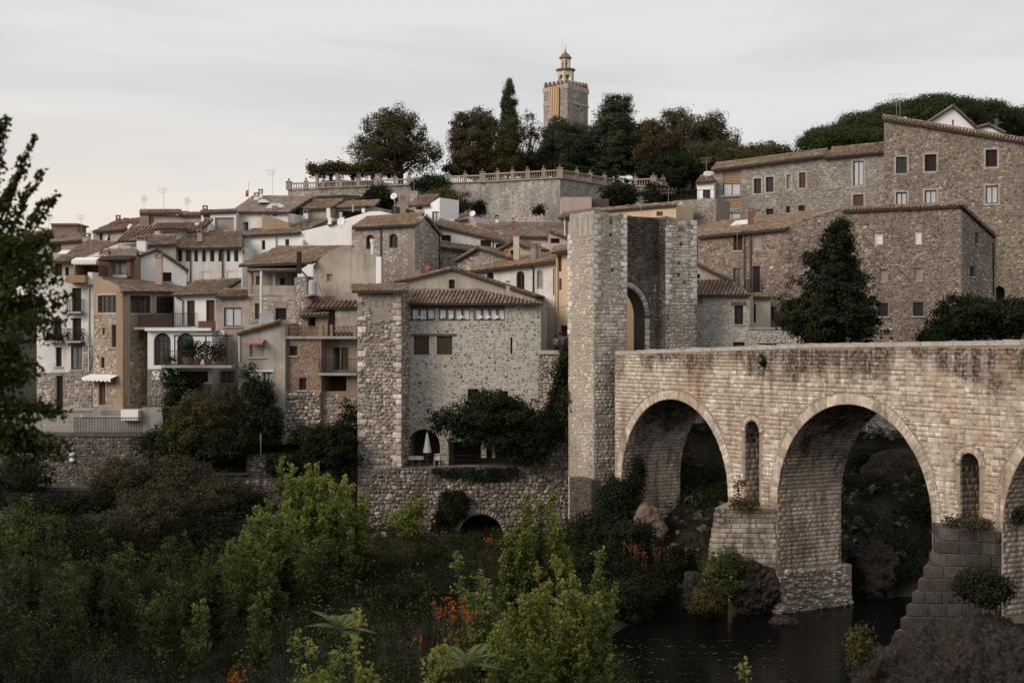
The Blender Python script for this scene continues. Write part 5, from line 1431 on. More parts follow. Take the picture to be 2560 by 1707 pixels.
h = house('flat topped grey and tan block with a red brick parapet', 425, 129)
pl = Pl(351, 131, 503, 129)
facade(h, pl, [(351, 660), (503, 660), (503, 538), (392, 538), (392, 530), (351, 530)], 'plaster_grey', [('k', 382, 545, 385, 556)], 4)
facade(h, pl, [(349, 600), (372, 600), (372, 532), (349, 532)], 'plaster_brown', [], .3, off=-.35, name='corner_wall')
roof(h, pl, [(349, 533), (452, 533)], [(352, 528), (452, 526)], 1.5, None, .5, mat='tile_red'); plbox(h, 'parapet', pl, 399, 450, 525, 534, .9, 1.6, 'brick_red')
roof(h, pl, [(448, 539), (505, 538)], [(448, 534), (505, 534)], .7, None, .3, mat='tile_red')
antenna(h, 409, 472, 527, 130, 0); antenna(h, 468, 492, 536, 130, 1); antenna(h, 360, 488, 530, 131, 1)
roof(h, Pl(385, 126, 510, 125.5), [(386, 573), (495, 572)], [(392, 561), (505, 559)], 1.6, None, .3, mat='tile_red', tw=.34)
roof3(h, P(290, 604, 124), P(366, 601, 124), P(392, 561, 129), P(327, 574, 129), 'tile', .34, .5)
facade(h, Pl(385, 126.5, 500, 126.2), [(300, 690), (500, 690), (500, 572), (300, 590)], 'plaster_white', [('b', 400, 577, 445, 592)], 2, name='courtyard_wall')

h = house('low house under a small brown roof between taller walls', 400, 121)
pl = Pl(360, 121, 440, 121)
facade(h, pl, [(360, 720), (440, 720), (440, 609), (360, 611)], 'plaster_grey', [], 3)
roof(h, pl, [(358, 613), (442, 610)], [(366, 592), (440, 588)], 3, 'plaster_grey', .4)
roof(h, Pl(300, 119, 360, 119), [(300, 628), (345, 622)], [(306, 616), (345, 609)], 1.5, 'plaster_white', .3)

h = house('grey house with a row of eight small arched windows under the eaves', 510, 121)
pl = Pl(412, 122, 606, 121)
aw = [('a', a, 624, b, 654) for a, b in ((444, 455), (464, 475), (485, 495), (505, 515), (525, 536), (546, 557), (566, 576), (585, 596))]
facade(h, pl, [(412, 790), (606, 790), (606, 618), (412, 621)], 'plaster_white', aw + [('b', 505, 678, 525, 706), ('b', 566, 676, 586, 698)], 5)
roof(h, pl, [(408, 622), (606, 618)], [(470, 583), (606, 578)], 4.5, 'plaster_grey', .5)
chimney(h, 493, 506, 573, 604, 122.5, 'plaster_grey'); pipe(h, pl, [(476, 626), (476, 712)], .06); pipe(h, pl, [(556, 620), (556, 705)], .06)

h = house('pale corrugated metal shed on the roofs with a round vent', 545, 127)
pl = Pl(500, 127.5, 590, 126.8)
facade(h, pl, [(500, 640), (590, 640), (590, 529), (503, 533)], 'corrugated', [('p', 537, 544, 585, 579)], 3)
m = MB(); c = pl.px(517, 540, -.03); k = pl.sz(517, 540)
m.v = [tuple(pl.pt(k[0] + .32 * math.cos(2 * math.pi * i / 16), k[1] + .32 * math.sin(2 * math.pi * i / 16), -.04)) for i in range(16)]; m.f = [tuple(range(16))]; m.build('vent', 'iron', h)
roof3(h, P(470, 579, 124), P(497, 579, 124), P(533, 549, 126.5), P(512, 549, 126.5), 'tile_red', .3); plbox(h, 'low_gable', pl, 505, 536, 560, 590, -1.5, -.2, 'plaster_clean')
roof(h, pl, [(500, 533), (592, 529)], [(503, 529), (592, 526)], 1, None, .2, mat='tile_red'); chimney(h, 507, 519, 514, 534, 128, 'brick_red')

h = house('house with a wide pinkish tile roof and two white eyebrow dormers', 660, 128)
pl = Pl(585, 128, 720, 126)
facade(h, pl, [(587, 640), (720, 640), (720, 533), (587, 534)], 'plaster_white', [('o', 606, 555, 621, 577, 1)], 5)
plbox(h, 'corner_post', pl, 585, 599, 529, 582, -.3, -.02, 'plaster_tan')
roof(h, pl, [(580, 530), (722, 531)], [(632, 494), (783, 492)], 7, None, .4, mat='tile_grey', tw=.3)
for x0, x1, y0, y1, Y in ((647, 672, 499, 508, 130), (668, 715, 509, 524, 128.3)):
    m = MB(); c = P((x0 + x1) / 2, y1, Y); w = (x1 - x0) / FPX * Y / 2; hh = (y1 - y0) / FPX * Y
    fr = [(c.x + w * math.cos(math.pi * i / 12), c.y - .6, c.z + hh * math.sin(math.pi * i / 12)) for i in range(13)]; bk = [(x, y + 2.6, z) for x, y, z in fr]
    m.v = fr + bk; m.f = [tuple(range(13))] + [(i, 13 + i, 14 + i, i + 1) for i in range(12)]; m.build('dormer', 'metal_white', h)
chimney(h, 635, 648, 482, 506, 133, 'plaster_clean'); chimney(h, 646, 657, 473, 504, 134, 'plaster_clean')
facade(h, Pl(655, 126, 725, 125.5), [(655, 600), (728, 600), (722, 557), (690, 546), (655, 536)], 'plaster_tan', [], 2, name='side_wall')
chimney(h, 681, 694, 515, 540, 126.5, 'brick_red'); antenna(h, 681, 426, 500, 132, 0); antenna(h, 689, 495, 535, 127, 1)

fl = thing('flag', 'small red and yellow flag drooping from a thin pole on the rooftops', 'flag', P(621, 500, 131))
m = MB(); m.tube([P(621, 500, 131), P(621.5, 455, 131)], .02, 5); m.build('pole', 'metal', fl)
m = MB()
for j, (a, b) in enumerate(((474, 478), (478, 485), (485, 491))):
    m = MB(); n = 6
    for i in range(n):
        x0 = 621 - 7 * i / n; x1 = 621 - 7 * (i + 1) / n; q = lambda x, y, k: P(x, y + (621 - x) * .45 * (1 if y < 480 else .4), 131 + .12 * math.sin(k * 1.7))
        m.add([q(x0, b, i), q(x1, b, i + 1), q(x1, a, i + 1), q(x0, a, i)], [(0, 1, 2, 3)])
    m.build('cloth', ['flag_red', 'flag_yellow', 'flag_red'][j] if j != 0 else 'flag_yellow', fl)

h = house('tan cottage with a square attic window beneath the terrace wall', 770, 130)
pl = Pl(718, 130, 830, 128.5)
facade(h, pl, [(720, 620), (828, 620), (828, 519), (720, 524)], 'plaster_tan', [('k', 737, 529, 748, 541)], 4)
plbox(h, 'pale_wall', pl, 764, 822, 525, 556, -.05, -.003, 'plaster_grey')
roof(h, pl, [(722, 524), (829, 520)], [(742, 505), (858, 500)], 3.5, None, .4)
chimney(h, 758, 771, 524, 548, 127.5, 'plaster_clean'); chimney(h, 816, 826, 511, 545, 127.5, 'plaster_clean'); chimney(h, 783, 792, 492, 510, 131, 'brick_red')

h = house('house with a dark glazed roof terrace behind a white fascia', 880, 129)
pl = Pl(825, 130, 930, 128.5)
facade(h, pl, [(828, 620), (930, 620), (930, 516), (828, 518)], 'plaster_grey', [('o', 835, 527, 915, 547, 1.2)], 4)
plbox(h, 'fascia', pl, 832, 925, 523, 527, -.3, -.003, 'plaster_clean')
roof(h, pl, [(832, 520), (936, 515)], [(836, 506), (950, 505)], 2.6, None, .5)
m = MB(); a, b = P(847, 545, 128.3), P(855, 530, 128.3); m.box(((a.x + b.x) / 2, 128.5, (a.z + b.z) / 2), (b.x - a.x, .1, b.z - a.z)); m.build('pane', 'curtain', h)
chimney(h, 880, 885, 500, 530, 127.8, 'metal'); chimney(h, 904, 913, 512, 532, 128, 'plaster_clean')

h = house('bright white house with a stepped roofline and two little windows', 740, 124)
pl = Pl(603, 125, 985, 121)
facade(h, pl, [(603, 760), (985, 760), (985, 540), (975, 536), (950, 528), (923, 529), (858, 549), (846, 556), (746, 580), (603, 588)], 'plaster_clean', [('g', 654, 601, 663, 624), ('g', 713, 598, 723, 617)], 5)
roof(h, pl, [(602, 589), (748, 582)], [(650, 560), (822, 550)], 5, None, .4)
roof3(h, pl.px(820, 562, -.2), pl.px(858, 548, -.2), pl.px(858, 548, 3) if 0 else P(862, 545, 126), P(824, 558, 126), 'tile', .3)
dish(h, 852, 553, 11, 120.5); pipe(h, pl, [(690, 586), (690, 640)], .05, 'metal_grey'); antenna(h, 760, 540, 600, 121.5, 1)
plbox(h, 'chimney_stub', pl, 752, 762, 600, 618, -.5, -.02, 'plaster_clean'); plbox(h, 'chimney_stub', pl, 823, 832, 545, 562, -.3, .3, 'plaster_clean')

h = house('stone house with two arched windows and a lichen yellow roof', 960, 114)
pA = Pl(879, 115.5, 1037, 112.5); pB = Pl(1037, 112.5, 1101, 118)
facade(h, pA, [(879, 780), (1037, 780), (1037, 561), (879, 568)], 'mortar', [('a', 915, 587, 936, 623), ('a', 973, 585, 994, 620)], .6, 'sparse', 'stone', 0)
facade(h, pB, [(1037, 780), (1101, 780), (1101, 586), (1064, 540), (1037, 560)], 'mortar', [], .6, 'rubble', 'stone', 0)
roof3(h, pA.px(879, 569, -.4), pA.px(1040, 561, -.4), P(1062, 537, 117), P(916, 542, 119), 'tile_warm', .26, .42)
roof3(h, pB.px(1103, 588, -.2), pB.px(1103, 588, 4), pB.px(1064, 539, 4), pB.px(1064, 539, -.2), 'tile', .26, .42)
pipe(h, pA, [(949, 570), (952, 580), (952, 660)], .06); pipe(h, pB, [(1099, 592), (1099, 700)], .05, 'iron')
m = MB(); c = P(932, 638, 111.5); m.lathe((c.x, c.y, c.z), [(.16, 0), (.16, 1.2)], 10); m.lathe((c.x, c.y, c.z + .95), [(.2, 0), (.22, .25), (.2, .3)], 10); m.build('flue', 'metal_white', h)

h = house('small white house with a red tiled roof and glass door below the terrace', 1070, 126)
pl = Pl(1035, 127, 1099, 125.5)
facade(h, pl, [(1038, 640), (1099, 640), (1099, 494), (1070, 513), (1038, 514)], 'plaster_clean', [('k', 1040, 515, 1057, 524), ('c', 1080, 529, 1098, 558)], 3)
roof(h, pl, [(1021, 516), (1072, 513)], [(1048, 492), (1099, 488)], 3, None, .3, mat='tile_red', tw=.3)
chimney(h, 1000, 1015, 491, 540, 122, 'plaster_tan'); dish(h, 1071, 529, 6, 124.5); dish(h, 984, 490, 9, 125); antenna(h, 987, 470, 540, 124, 0); antenna(h, 1035, 440, 530, 126, 2); antenna(h, 1147, 470, 555, 126, 1); dish(h, 1181, 534, 8, 124)
for i in range(9): plbox(h, 'fence_slat', pl, 1100 + i * 5, 1103 + i * 5, 549, 566, -.5, -.45, 'plaster_clean')

h = house('pinkish low house with a flat tiled top under the rampart', 1150, 127)
pl = Pl(1105, 128, 1190, 126.5)
facade(h, pl, [(1105, 640), (1190, 640), (1190, 556), (1178, 541), (1108, 556)], 'plaster_pink', [], 3)
roof(h, pl, [(1106, 557), (1168, 549)], [(1115, 541), (1180, 540)], 2.5, None, .3)

h = house('house with a broad pale tile roof under the rampart wall', 1280, 126)
pl = Pl(1180, 127, 1420, 124.5)
facade(h, pl, [(1180, 660), (1420, 660), (1420, 592), (1180, 590)], 'plaster_cream', [('k', 1380, 598, 1399, 609)], 4)
roof(h, pl, [(1182, 590), (1420, 594)], [(1192, 559), (1410, 556)], 7, None, .4, mat='tile_grey', tw=.3)
for x0, x1, y0, y1, Y in ((1238, 1247, 538, 557, 128), (1214, 1223, 571, 588, 124.5), (1172, 1182, 564, 582, 123.5), (1146, 1152, 553, 572, 125.5)): chimney(h, x0, x1, y0, y1, Y, 'plaster_clean', 'iron')
chimney(h, 1279, 1289, 545, 572, 127.5, 'brick_red'); antenna(h, 1281, 470, 560, 128, 1)
gp = Pl(1368, 122, 1425, 121.5); facade(h, gp, [(1370, 660), (1422, 660), (1420, 596), (1376, 580), (1370, 590)], 'plaster_pink', [('o', 1376, 596, 1399, 608, .6)], 2, name='dormer_wall')
roof3(h, gp.px(1424, 597, -.2), gp.px(1424, 597, 3), gp.px(1374, 578, 3), gp.px(1374, 578, -.2), 'tile', .28)

h = house('long mono pitched house with square black window openings', 1190, 119)
pl = Pl(1095, 121, 1280, 118.5)
facade(h, pl, [(1095, 720), (1280, 720), (1278, 609), (1095, 564)], 'plaster_white', [('k', 1102, 588, 1127, 607), ('k', 1201, 601, 1228, 628), ('k', 1239, 610, 1264, 630)], 4)
roof(h, pl, [(1089, 563), (1280, 610)], [(1100, 548), (1292, 597)], 2.5, None, .35)
facade(h, pl, [(1098, 720), (1190, 720), (1190, 629), (1100, 612)], 'mortar', [], 2, 'rubble', 'stone', 0, off=-1.6, name='lower_wall')
roof(h, pl, [(1098, 618), (1191, 630)], [(1101, 604), (1189, 618)], .1, None, 2.0)
pipe(h, pl, [(1232, 602), (1232, 640)], .05)

h = house('small rubble house with a shallow gable in front of the white arched house', 1210, 112)
pl = Pl(1138, 113, 1292, 111)
facade(h, pl, [(1144, 740), (1288, 740), (1286, 652), (1198, 626), (1144, 656)], 'mortar', [], 3, 'rubble', 'stone', 0)
gable(h, pl, (1138, 656), (1198, 622), (1290, 652), 4, .35, mat='tile_warm', tw=.26)
chimney(h, 1282, 1299, 580, 650, 110.5, 'plaster_cream', 'tile_cap'); dish(h, 1268, 632, 11, 110.5, 'metal_orange', .5)
chimney(h, 1325, 1340, 608, 652, 109.5, 'plaster_grey'); chimney(h, 1338, 1353, 608, 650, 109.8, 'stone_trim')
roof3(h, P(1240, 632, 114), P(1285, 612, 114), P(1345, 606, 117), P(1290, 600, 118), 'tile', .27) if 0 else None
gp = Pl(1235, 114.5, 1330, 113); facade(h, gp, [(1238, 720), (1330, 720), (1330, 634), (1285, 608), (1238, 634)], 'plaster_grey', [('o', 1299, 622, 1325, 640, .6)], 3, name='back_wall'); gable(h, gp, (1233, 637), (1285, 606), (1335, 626), 3, .3, mat='tile', tw=.26)

h = house('white house with tall arched windows facing the narrow street', 1300, 108)
pl = Pl(1176, 110, 1390, 106.5)
facade(h, pl, [(1180, 900), (1390, 900), (1390, 654), (1180, 676)], 'plaster_white', [('a', 1217, 680, 1234, 704), ('a', 1291, 678, 1311, 728), ('w', 1342, 674, 1357, 723), ('r', 1383, 672, 1388, 738), ('o', 1348, 840, 1366, 884, 1.0)], 5)
roof(h, pl, [(1174, 678), (1394, 652)], [(1215, 657), (1400, 628)], 4.5, None, .5, mat='tile_warm')
pipe(h, pl, [(1330, 664), (1333, 676), (1333, 740)], .05, 'iron'); pipe(h, pl, [(1388, 660), (1388, 860)], .06, 'plaster_yellow')

h = house('narrow ochre house squeezed beside the gate tower', 1405, 104)
pl = Pl(1389, 104.5, 1432, 103.8)
facade(h, pl, [(1390, 900), (1432, 900), (1432, 622), (1390, 628)], 'plaster_yellow', [('r', 1397, 639, 1404, 679), ('r', 1398, 696, 1404, 725), ('d', 1402, 814, 1418, 880)], 4)
roof(h, pl, [(1378, 632), (1434, 624)], [(1386, 619), (1434, 613)], 2, None, .6, mat='tile')
pipe(h, pl, [(1393, 640), (1393, 870)], .05, 'plaster_yellow')

# behind the gate
h = house('ochre house front seen through the gateway', 1580, 106)
pl = Pl(1555, 106, 1650, 106)
facade(h, pl, [(1555, 900), (1586, 900), (1586, 690), (1555, 690)], 'plaster_yellow', [], 2)
facade(h, Pl(1586, 104, 1640, 102), [(1586, 900), (1632, 900), (1632, 690), (1586, 690)], 'plaster_brown', [('k', 1608, 745, 1628, 900)], 2, name='side_wall')
h = house('long cream wall topped with tiles behind the gate tower', 1600, 118, 'garden_house')
pl = Pl(1510, 120, 1690, 116)
facade(h, pl, [(1500, 640), (1690, 640), (1690, 512), (1500, 527)], 'plaster_yellow', [('s', 1641, 529, 1657, 540)], 3)
roof(h, pl, [(1498, 528), (1692, 512)], [(1498, 524), (1692, 508)], .6, None, .25)
pxbox(h, 'grey_slab', 1403, 1479, 493, 545, 128, 3, 'plaster_pink'); pxbox(h, 'dark_shed', 1479, 1522, 497, 545, 130, 2, 'inside')
roof3(h, P(1395, 545, 121), P(1500, 530, 121), P(1500, 524, 124), P(1405, 532, 124), 'tile'); antenna(h, 1602, 490, 540, 117, 1); antenna(h, 1671, 472, 530, 117, 2); chimney(h, 1566, 1573, 512, 525, 119, 'plaster_clean')
chimney(h, 1410, 1413, 540, 590, 118, 'metal_white')

# ------------------------------------------------------------------ the big stone houses on the right
h = house('large rubble house with blank pale shutters behind the magnolia', 2150, 103, 'stone_house')
p1 = Pl(1745, 108.5, 1961, 102.5); p2 = Pl(1961, 102.5, 2404, 99.5); p3 = Pl(2404, 99.5, 2490, 106)
facade(h, p1, [(1745, 880), (1961, 880), (1961, 569), (1745, 590)], 'mortar_right', [('k', 1833, 588, 1856, 626), ('w', 1881, 581, 1903, 625), ('D', 1833, 671, 1852, 718), ('k', 1881, 666, 1900, 731, 'B')], .6, 'small', 'stone_right', 60)
facade(h, p2, [(1961, 880), (2404, 880), (2404, 515), (2118, 530), (2105, 524), (1961, 570)], 'mortar_right',
       [('b', 2187, 586, 2207, 611), ('b', 2288, 581, 2304, 611), ('p', 2198, 674, 2219, 705), ('p', 2285, 670, 2306, 703), ('n', 2195, 757, 2220, 791), ('n', 2283, 756, 2308, 790)], 3, 'small', 'stone_right', 240)
facade(h, p3, [(2404, 880), (2490, 880), (2490, 590), (2404, 514)], 'mortar_right', [('k', 2438, 581, 2446, 609), ('k', 2425, 666, 2437, 691)], 3, 'small', 'stone_right', 0)
T, A = [], []; z = p2.sz(1961, 850)[1]; i = 0
while z < p2.sz(1961, 575)[1]:
    hh = RNG.uniform(.28, .42); w = .6 if i % 2 else .35; T.append(np.array(p2.pt(w / 2, z + hh / 2, 0))); A.append(np.stack((np.array((*p2.d, 0)) * w, np.array((0, 0, hh - .02)), -np.array((*p2.n, 0)) * .07), 1)); z += hh; i += 1
pieces(h, 'corner_stone', 'block', T, A, 'stone_right', 30, 'corner_stones')
roof3(h, p1.px(1743, 592, -.4), p1.px(1963, 571, -.4), P(2104, 521, 109), P(1747, 562, 120), 'tile', .26, .42)
roof3(h, p2.px(2105, 527, -.25), p2.px(2406, 514, -.25), p2.px(2406, 510, .8), p2.px(2105, 522, .8), 'tile', .26, .42)
roof3(h, p3.px(2492, 592, -.25), p3.px(2492, 592, .8), p3.px(2404, 512, .8), p3.px(2404, 512, -.25), 'tile', .26, .42)
chimney(h, 1869, 1884, 519, 572, 108.5, 'brick_red'); pipe(h, p1, [(1861, 590), (1861, 720)], .06, 'pipe_brown'); pipe(h, p1, [(1873, 580), (1876, 600), (1876, 716)], .07, 'pipe_brown'); pipe(h, p3, [(2484, 605), (2484, 740)], .05, 'iron')
chimney(h, 2390, 2402, 504, 520, 100.5, 'brick_red'); antenna(h, 1843, 556, 680, 104.5, 1)
m = MB(); c = p1.px(1850, 560, 2); a = P(1838, 566, 110.5); m.hexa([tuple(a + Vector(v)) for v in ((-.4, -.2, 0), (1.0, -.5, .1), (1.6, .8, .55), (.2, 1.1, .45), (-.4, -.2, .08), (1.0, -.5, .18), (1.6, .8, .63), (.2, 1.1, .53))]); m.build('skylight', 'metal_white', h)

h = house('tallest stone house at the edge with a slanting roofline and six framed windows', 2400, 116, 'stone_house')
pl = Pl(2210, 117, 2640, 112.5)
facade(h, pl, [(2210, 880), (2640, 880), (2640, 368), (2560, 355), (2210, 297)], 'mortar_right',
       [('n', 2240, 393, 2267, 433, 'F'), ('k', 2312, 387, 2341, 428, 'F'), ('k', 2464, 375, 2493, 417, 'F'), ('c', 2240, 481, 2267, 518, 'F'), ('c', 2312, 476, 2341, 516, 'F'), ('c', 2464, 465, 2495, 508, 'F'), ('A', 2485, 715, 2512, 764, 1.2)], 5, 'small', 'stone_right', 120)
roof3(h, pl.px(2207, 297, -.3), pl.px(2642, 369, -.3), pl.px(2642, 362, 1.2), pl.px(2207, 290, 1.2), 'tile', .27, .42)
antenna(h, 2250, 235, 300, 117.5, 2); antenna(h, 2241, 245, 300, 117.8, 1)
m = MB(); a = P(2262, 305, 118.5); m.lathe(tuple(a), [(.35, 0), (.3, .25), (.1, .4)], 10); m.build('roof_vent', 'metal_white', h)

h = house('long stone terrace house with a tall timber panelled bay', 1990, 121, 'stone_house')
pl = Pl(1783, 125, 2212, 118)
bay = [('y', 1807, 424, 1851, 457), ('c', 1807, 458, 1851, 488), ('y', 1807, 489, 1851, 521), ('c', 1807, 532, 1851, 556)]
facade(h, pl, [(1783, 700), (2212, 700), (2212, 380), (2064, 392), (2064, 388), (1783, 424)], 'mortar', bay +
       [('g', 1885, 447, 1903, 484, 'F'), ('g', 1915, 443, 1934, 480, 'F'), ('p', 1967, 437, 1977, 473, 'F'), ('s', 1998, 432, 2014, 470, 'F'), ('p', 1885, 525, 1902, 542), ('k', 1915, 522, 1934, 538), ('k', 1965, 516, 1975, 533),
        ('k', 1996, 514, 2012, 528), ('c', 2133, 403, 2159, 464, 'F'), ('s', 2133, 487, 2159, 525, 'F')], 4, 'small', 'stone_grey', 60)
roof(h, pl, [(1779, 425), (2064, 388)], [(1790, 409), (2070, 376)], 3, None, .5); roof(h, pl, [(2058, 394), (2212, 379)], [(2080, 372), (2212, 359)], 3, None, .45)
antenna(h, 1766, 395, 450, 123, 0)
h = house('small white house with one window at the corner of the stone terrace', 1760, 124)
pl = Pl(1741, 124.5, 1785, 124)
facade(h, pl, [(1743, 600), (1785, 600), (1785, 455), (1743, 458)], 'plaster_clean', [('n', 1757, 475, 1776, 495)], 3)
roof(h, pl, [(1738, 457), (1785, 453)], [(1752, 442), (1785, 440)], 2, 'plaster_clean', .3); pxbox(h, 'roof_block', 1764, 1786, 428, 452, 126, 1.5, 'plaster_clean')
h = house('low stone block with a railing along its flat top', 1735, 119, 'stone_annex')
pl = Pl(1686, 120, 1790, 118)
facade(h, pl, [(1686, 640), (1790, 640), (1790, 497), (1686, 502)], 'mortar', [('p', 1743, 542, 1761, 566)], 3, 'small', 'stone_grey', 0)
k0, z0 = pl.sz(1688, 501); k1, z1 = pl.sz(1788, 497); iron_rail(h, [pl.pt(k0, z0, .1), pl.pt(k1, z1, .1)], .8, .5)

h = house('low house with a yellow lichened roof against the gate tower', 1800, 101)
pl = Pl(1743, 99.6, 1874, 98.6); pr = Pl(1874, 101, 1945, 101)
facade(h, pl, [(1743, 900), (1874, 900), (1874, 738), (1743, 738)], 'mortar_pale', [('g', 1836, 764, 1858, 811, 'L'), ('k', 1832, 855, 1862, 866)], 4, 'small', 'stone_pale', 60)
roof(h, pl, [(1741, 738), (1877, 737)], [(1741, 700), (1812, 700)], 3.2, None, .4, mat='tile_warm', tw=.27)
m = MB(); m.tube([pl.px(1750, 737, -.1), pl.px(1753, 748, -.2), pl.px(1748, 752, -.2), pl.px(1757, 757, -.25)], .05, 5); m.build('gutter_spout', 'iron', h)
facade(h, pr, [(1874, 900), (1926, 900), (1926, 743), (1874, 743)], 'plaster_cream', [('g', 1876, 761, 1890, 806), ('k', 1900, 850, 1924, 862)], 3, name='annex_wall')
roof(h, pr, [(1873, 743), (1928, 743)], [(1873, 737), (1928, 737)], .8, None, .3)
facade(h, Pl(1926, 103, 1945, 103), [(1926, 900), (1946, 900), (1946, 740), (1926, 740)], 'plaster_brown', [('k', 1928, 767, 1943, 802)], 1, name='annex_wall')
gp = Pl(1743, 102.6, 1832, 102); facade(h, gp, [(1743, 760), (1832, 760), (1832, 703), (1743, 662)], 'plaster_cream', [('k', 1743, 685, 1750, 697)], 2, name='gable_wall')
roof3(h, gp.px(1834, 703, -.3), gp.px(1834, 703, 2), gp.px(1741, 659, 2), gp.px(1741, 659, -.3), 'tile', .27)
m = MB()
w = house('pale stone terrace wall with a thin railing beyond the bridge', 1975, 98, 'terrace_wall', 'wall')
pl = Pl(1873, 97.6, 2080, 96.8)
facade(w, pl, [(1873, 930), (2080, 930), (2080, 822), (1873, 822)], 'mortar_pale', [('o', 1897, 858, 1962, 863, .2)], .6, 'small', 'stone_pale', 60)
plbox(w, 'coping', pl, 1871, 2082, 818, 823, -.08, .7, 'coping')
k0, z0 = pl.sz(1928, 818); k1, z1 = pl.sz(2078, 818); iron_rail(w, [pl.pt(k0, z0, .2), pl.pt(k1, z1, .2)], .48, .12)

# pale old wall seen through the arches, holding the ground behind the bridge
w = house('old cobbled retaining wall seen through the bridge arches', 2000, 104, 'retaining_wall', 'wall')
pl = Pl.__new__(Pl).set((9.5, 104.5), (1, -.06))
poly = [(0, 4), (34, 4), (34, 15.2), (0, 15.2)]
slab(pl, poly, [], 1.0, 0).build('wall', 'mortar_pale', w)
stones(w, pl, poly, [], 'cobble', 'stone_grey', 40)

# two white gables on the hill at the edge
for lab, x0, x1, ya, xa, yb in (('white gable end with a slit window in front of the pines', 2315, 2441, 268, 2382, 330), ('smaller white gable beside the taller white one', 2440, 2510, 314, 2471, 338)):
    h = house(lab, xa, 135, 'gabled_house'); pl = Pl(x0, 135, x1, 134.4)
    ye = ya + (58 if x1 - x0 > 100 else 22)
    facade(h, pl, [(x0, 520), (x1, 520), (x1, ye), (xa, ya + 3), (x0, ye - 12)], 'plaster_clean', [('p', xa - 2, ya + 32, xa + 3, ya + 52)] if x1 - x0 > 100 else [], 5)
    gable(h, pl, (x0 - 4, ye - 12), (xa, ya), (x1 + 4, ye), 5, .3, mat='tile_grey', tw=.3)
antenna(h, 2491, 296, 330, 133, 1)
# ------------------------------------------------------------------ garden walls on the river side (left)
w = house('dark mossy retaining wall below the garden railing', 200, 101, 'retaining_wall', 'wall')
pl = Pl(-60, 101.4, 372, 100.6)
facade(w, pl, [(-60, 1260), (372, 1260), (372, 1088), (-60, 1084)], 'mortar_dark', [], 1.0, 'rubble', 'stone_dark', 120)
plbox(w, 'wall_top', pl, -60, 374, 1083, 1089, -.1, 1.2, 'concrete_dark')
for y in (1122, 1136, 1151):  # three small white round bodies on the wall
    c = pl.px(180 if y > 1125 else 177, y, -.12); m = MB(); m.lathe((c.x, c.y, c.z - .12), [(.06, 0), (.17, .05), (.2, .16), (.13, .27), (.03, .3)], 10)
    o = m.build('round_disc', 'canvas'); tag(o, {1122: 'topmost of three round white discs hanging on the dark garden wall', 1136: 'middle one of three round white discs on the dark garden wall', 1151: 'lowest of three round white discs on the dark garden wall'}[y], 'lamp')
f = thing('garden_fence', 'black upright bar fence on top of the mossy garden wall', 'fence', pl.px(260, 1086, .3)); k0, z0 = pl.sz(183, 1085); k1, z1 = pl.sz(354, 1085)
iron_rail(f, [pl.pt(k0, z0, .2), pl.pt(k1, z1, .2)], 1.15, .11, r=.022)
w = house('pale low wall along the terrace under the white townhouse', 160, 104, 'garden_wall', 'wall')
pl = Pl(-40, 104.4, 236, 103.6)
facade(w, pl, [(-40, 1110), (233, 1110), (233, 1026), (-40, 1024)], 'concrete', [], .8, 'few', 'stone')
plbox(w, 'coping', pl, -40, 234, 1020, 1026, -.08, .9, 'stone_trim')
w = house('low concrete wall with a brick course on the garden terrace', 320, 104, 'garden_wall', 'wall')
pl = Pl(232, 103.2, 408, 102.4)
facade(w, pl, [(232, 1100), (407, 1100), (407, 1018), (355, 1018), (355, 1022), (307, 1022), (307, 1016), (232, 1016)], 'concrete', [], .8)
plbox(w, 'white_block', pl, 309, 352, 1024, 1050, -.5, -.003, 'plaster_clean'); plbox(w, 'brick_course', pl, 250, 305, 1026, 1036, -.03, -.003, 'brick_wall')
k0, z0 = pl.sz(312, 1018); k1, z1 = pl.sz(402, 1018); iron_rail(w, [pl.pt(k0, z0, .1), pl.pt(k1, z1, .1)], .75, .35, mat='iron_rust', r=.025)
w = house('plain grey embankment wall along the river path', 300, 98.5, 'embankment_wall', 'wall')
pl = Pl(-60, 98.8, 560, 98.2)
facade(w, pl, [(-60, 1330), (556, 1330), (556, 1225), (-60, 1222)], 'concrete_dark', [], 1.2, 'few', 'stone_dark')
plbox(w, 'wall_top', pl, -60, 556, 1219, 1226, -.08, 1.3, 'concrete_dark')
for i, x in enumerate((16, 41, 53, 97, 139, 182)):
    c = pl.px(x, 1270, -.5); m = MB(); m.tube([c, c + Vector((0, 0, .95))], .04, 5); m.tube([c + Vector((0, 0, .85)), c + Vector((0, 0, .97))], .055, 6); o = m.build('fence_post', 'iron'); tag(o, ['first', 'second', 'third', 'fourth', 'fifth', 'last'][i] + ' thin black post from the left before the grey embankment wall', 'post', 'posts along the embankment wall')
w = house('cobbled embankment wall stepping up to a broken rubble block', 640, 99, 'embankment_wall', 'wall')
pl = Pl(540, 98.4, 742, 98.9)
facade(w, pl, [(556, 1330), (760, 1330), (760, 1220), (556, 1224)], 'mortar_dark', [], .8, 'cobble', 'stone_dark', 60)
facade(w, pl, [(536, 1230), (740, 1230), (740, 1196), (536, 1194)], 'mortar_dark', [], .8, 'rubble', 'cobble_dark', 40, off=1.2)
facade(w, pl, [(614, 1225), (735, 1225), (730, 1140), (700, 1136), (616, 1137)], 'mortar_dark', [], 1.4, 'rubble', 'cobble_dark', 60, off=1.8)
plbox(w, 'ledge', pl, 352, 615, 1187, 1194, 1.3, 3, 'concrete_dark')
m = MB(); c = P(652, 1140, 99.6); m.tube([c, P(652, 1084, 99.6)], .05, 5); o = m.build('garden_post', 'wood_light'); tag(o, 'bare wooden pole standing on the rubble block', 'post')
la = thing('crate_stand', 'small white and red slatted stand leaning in the garden', 'stand', P(476, 1184, 100)); m = MB()
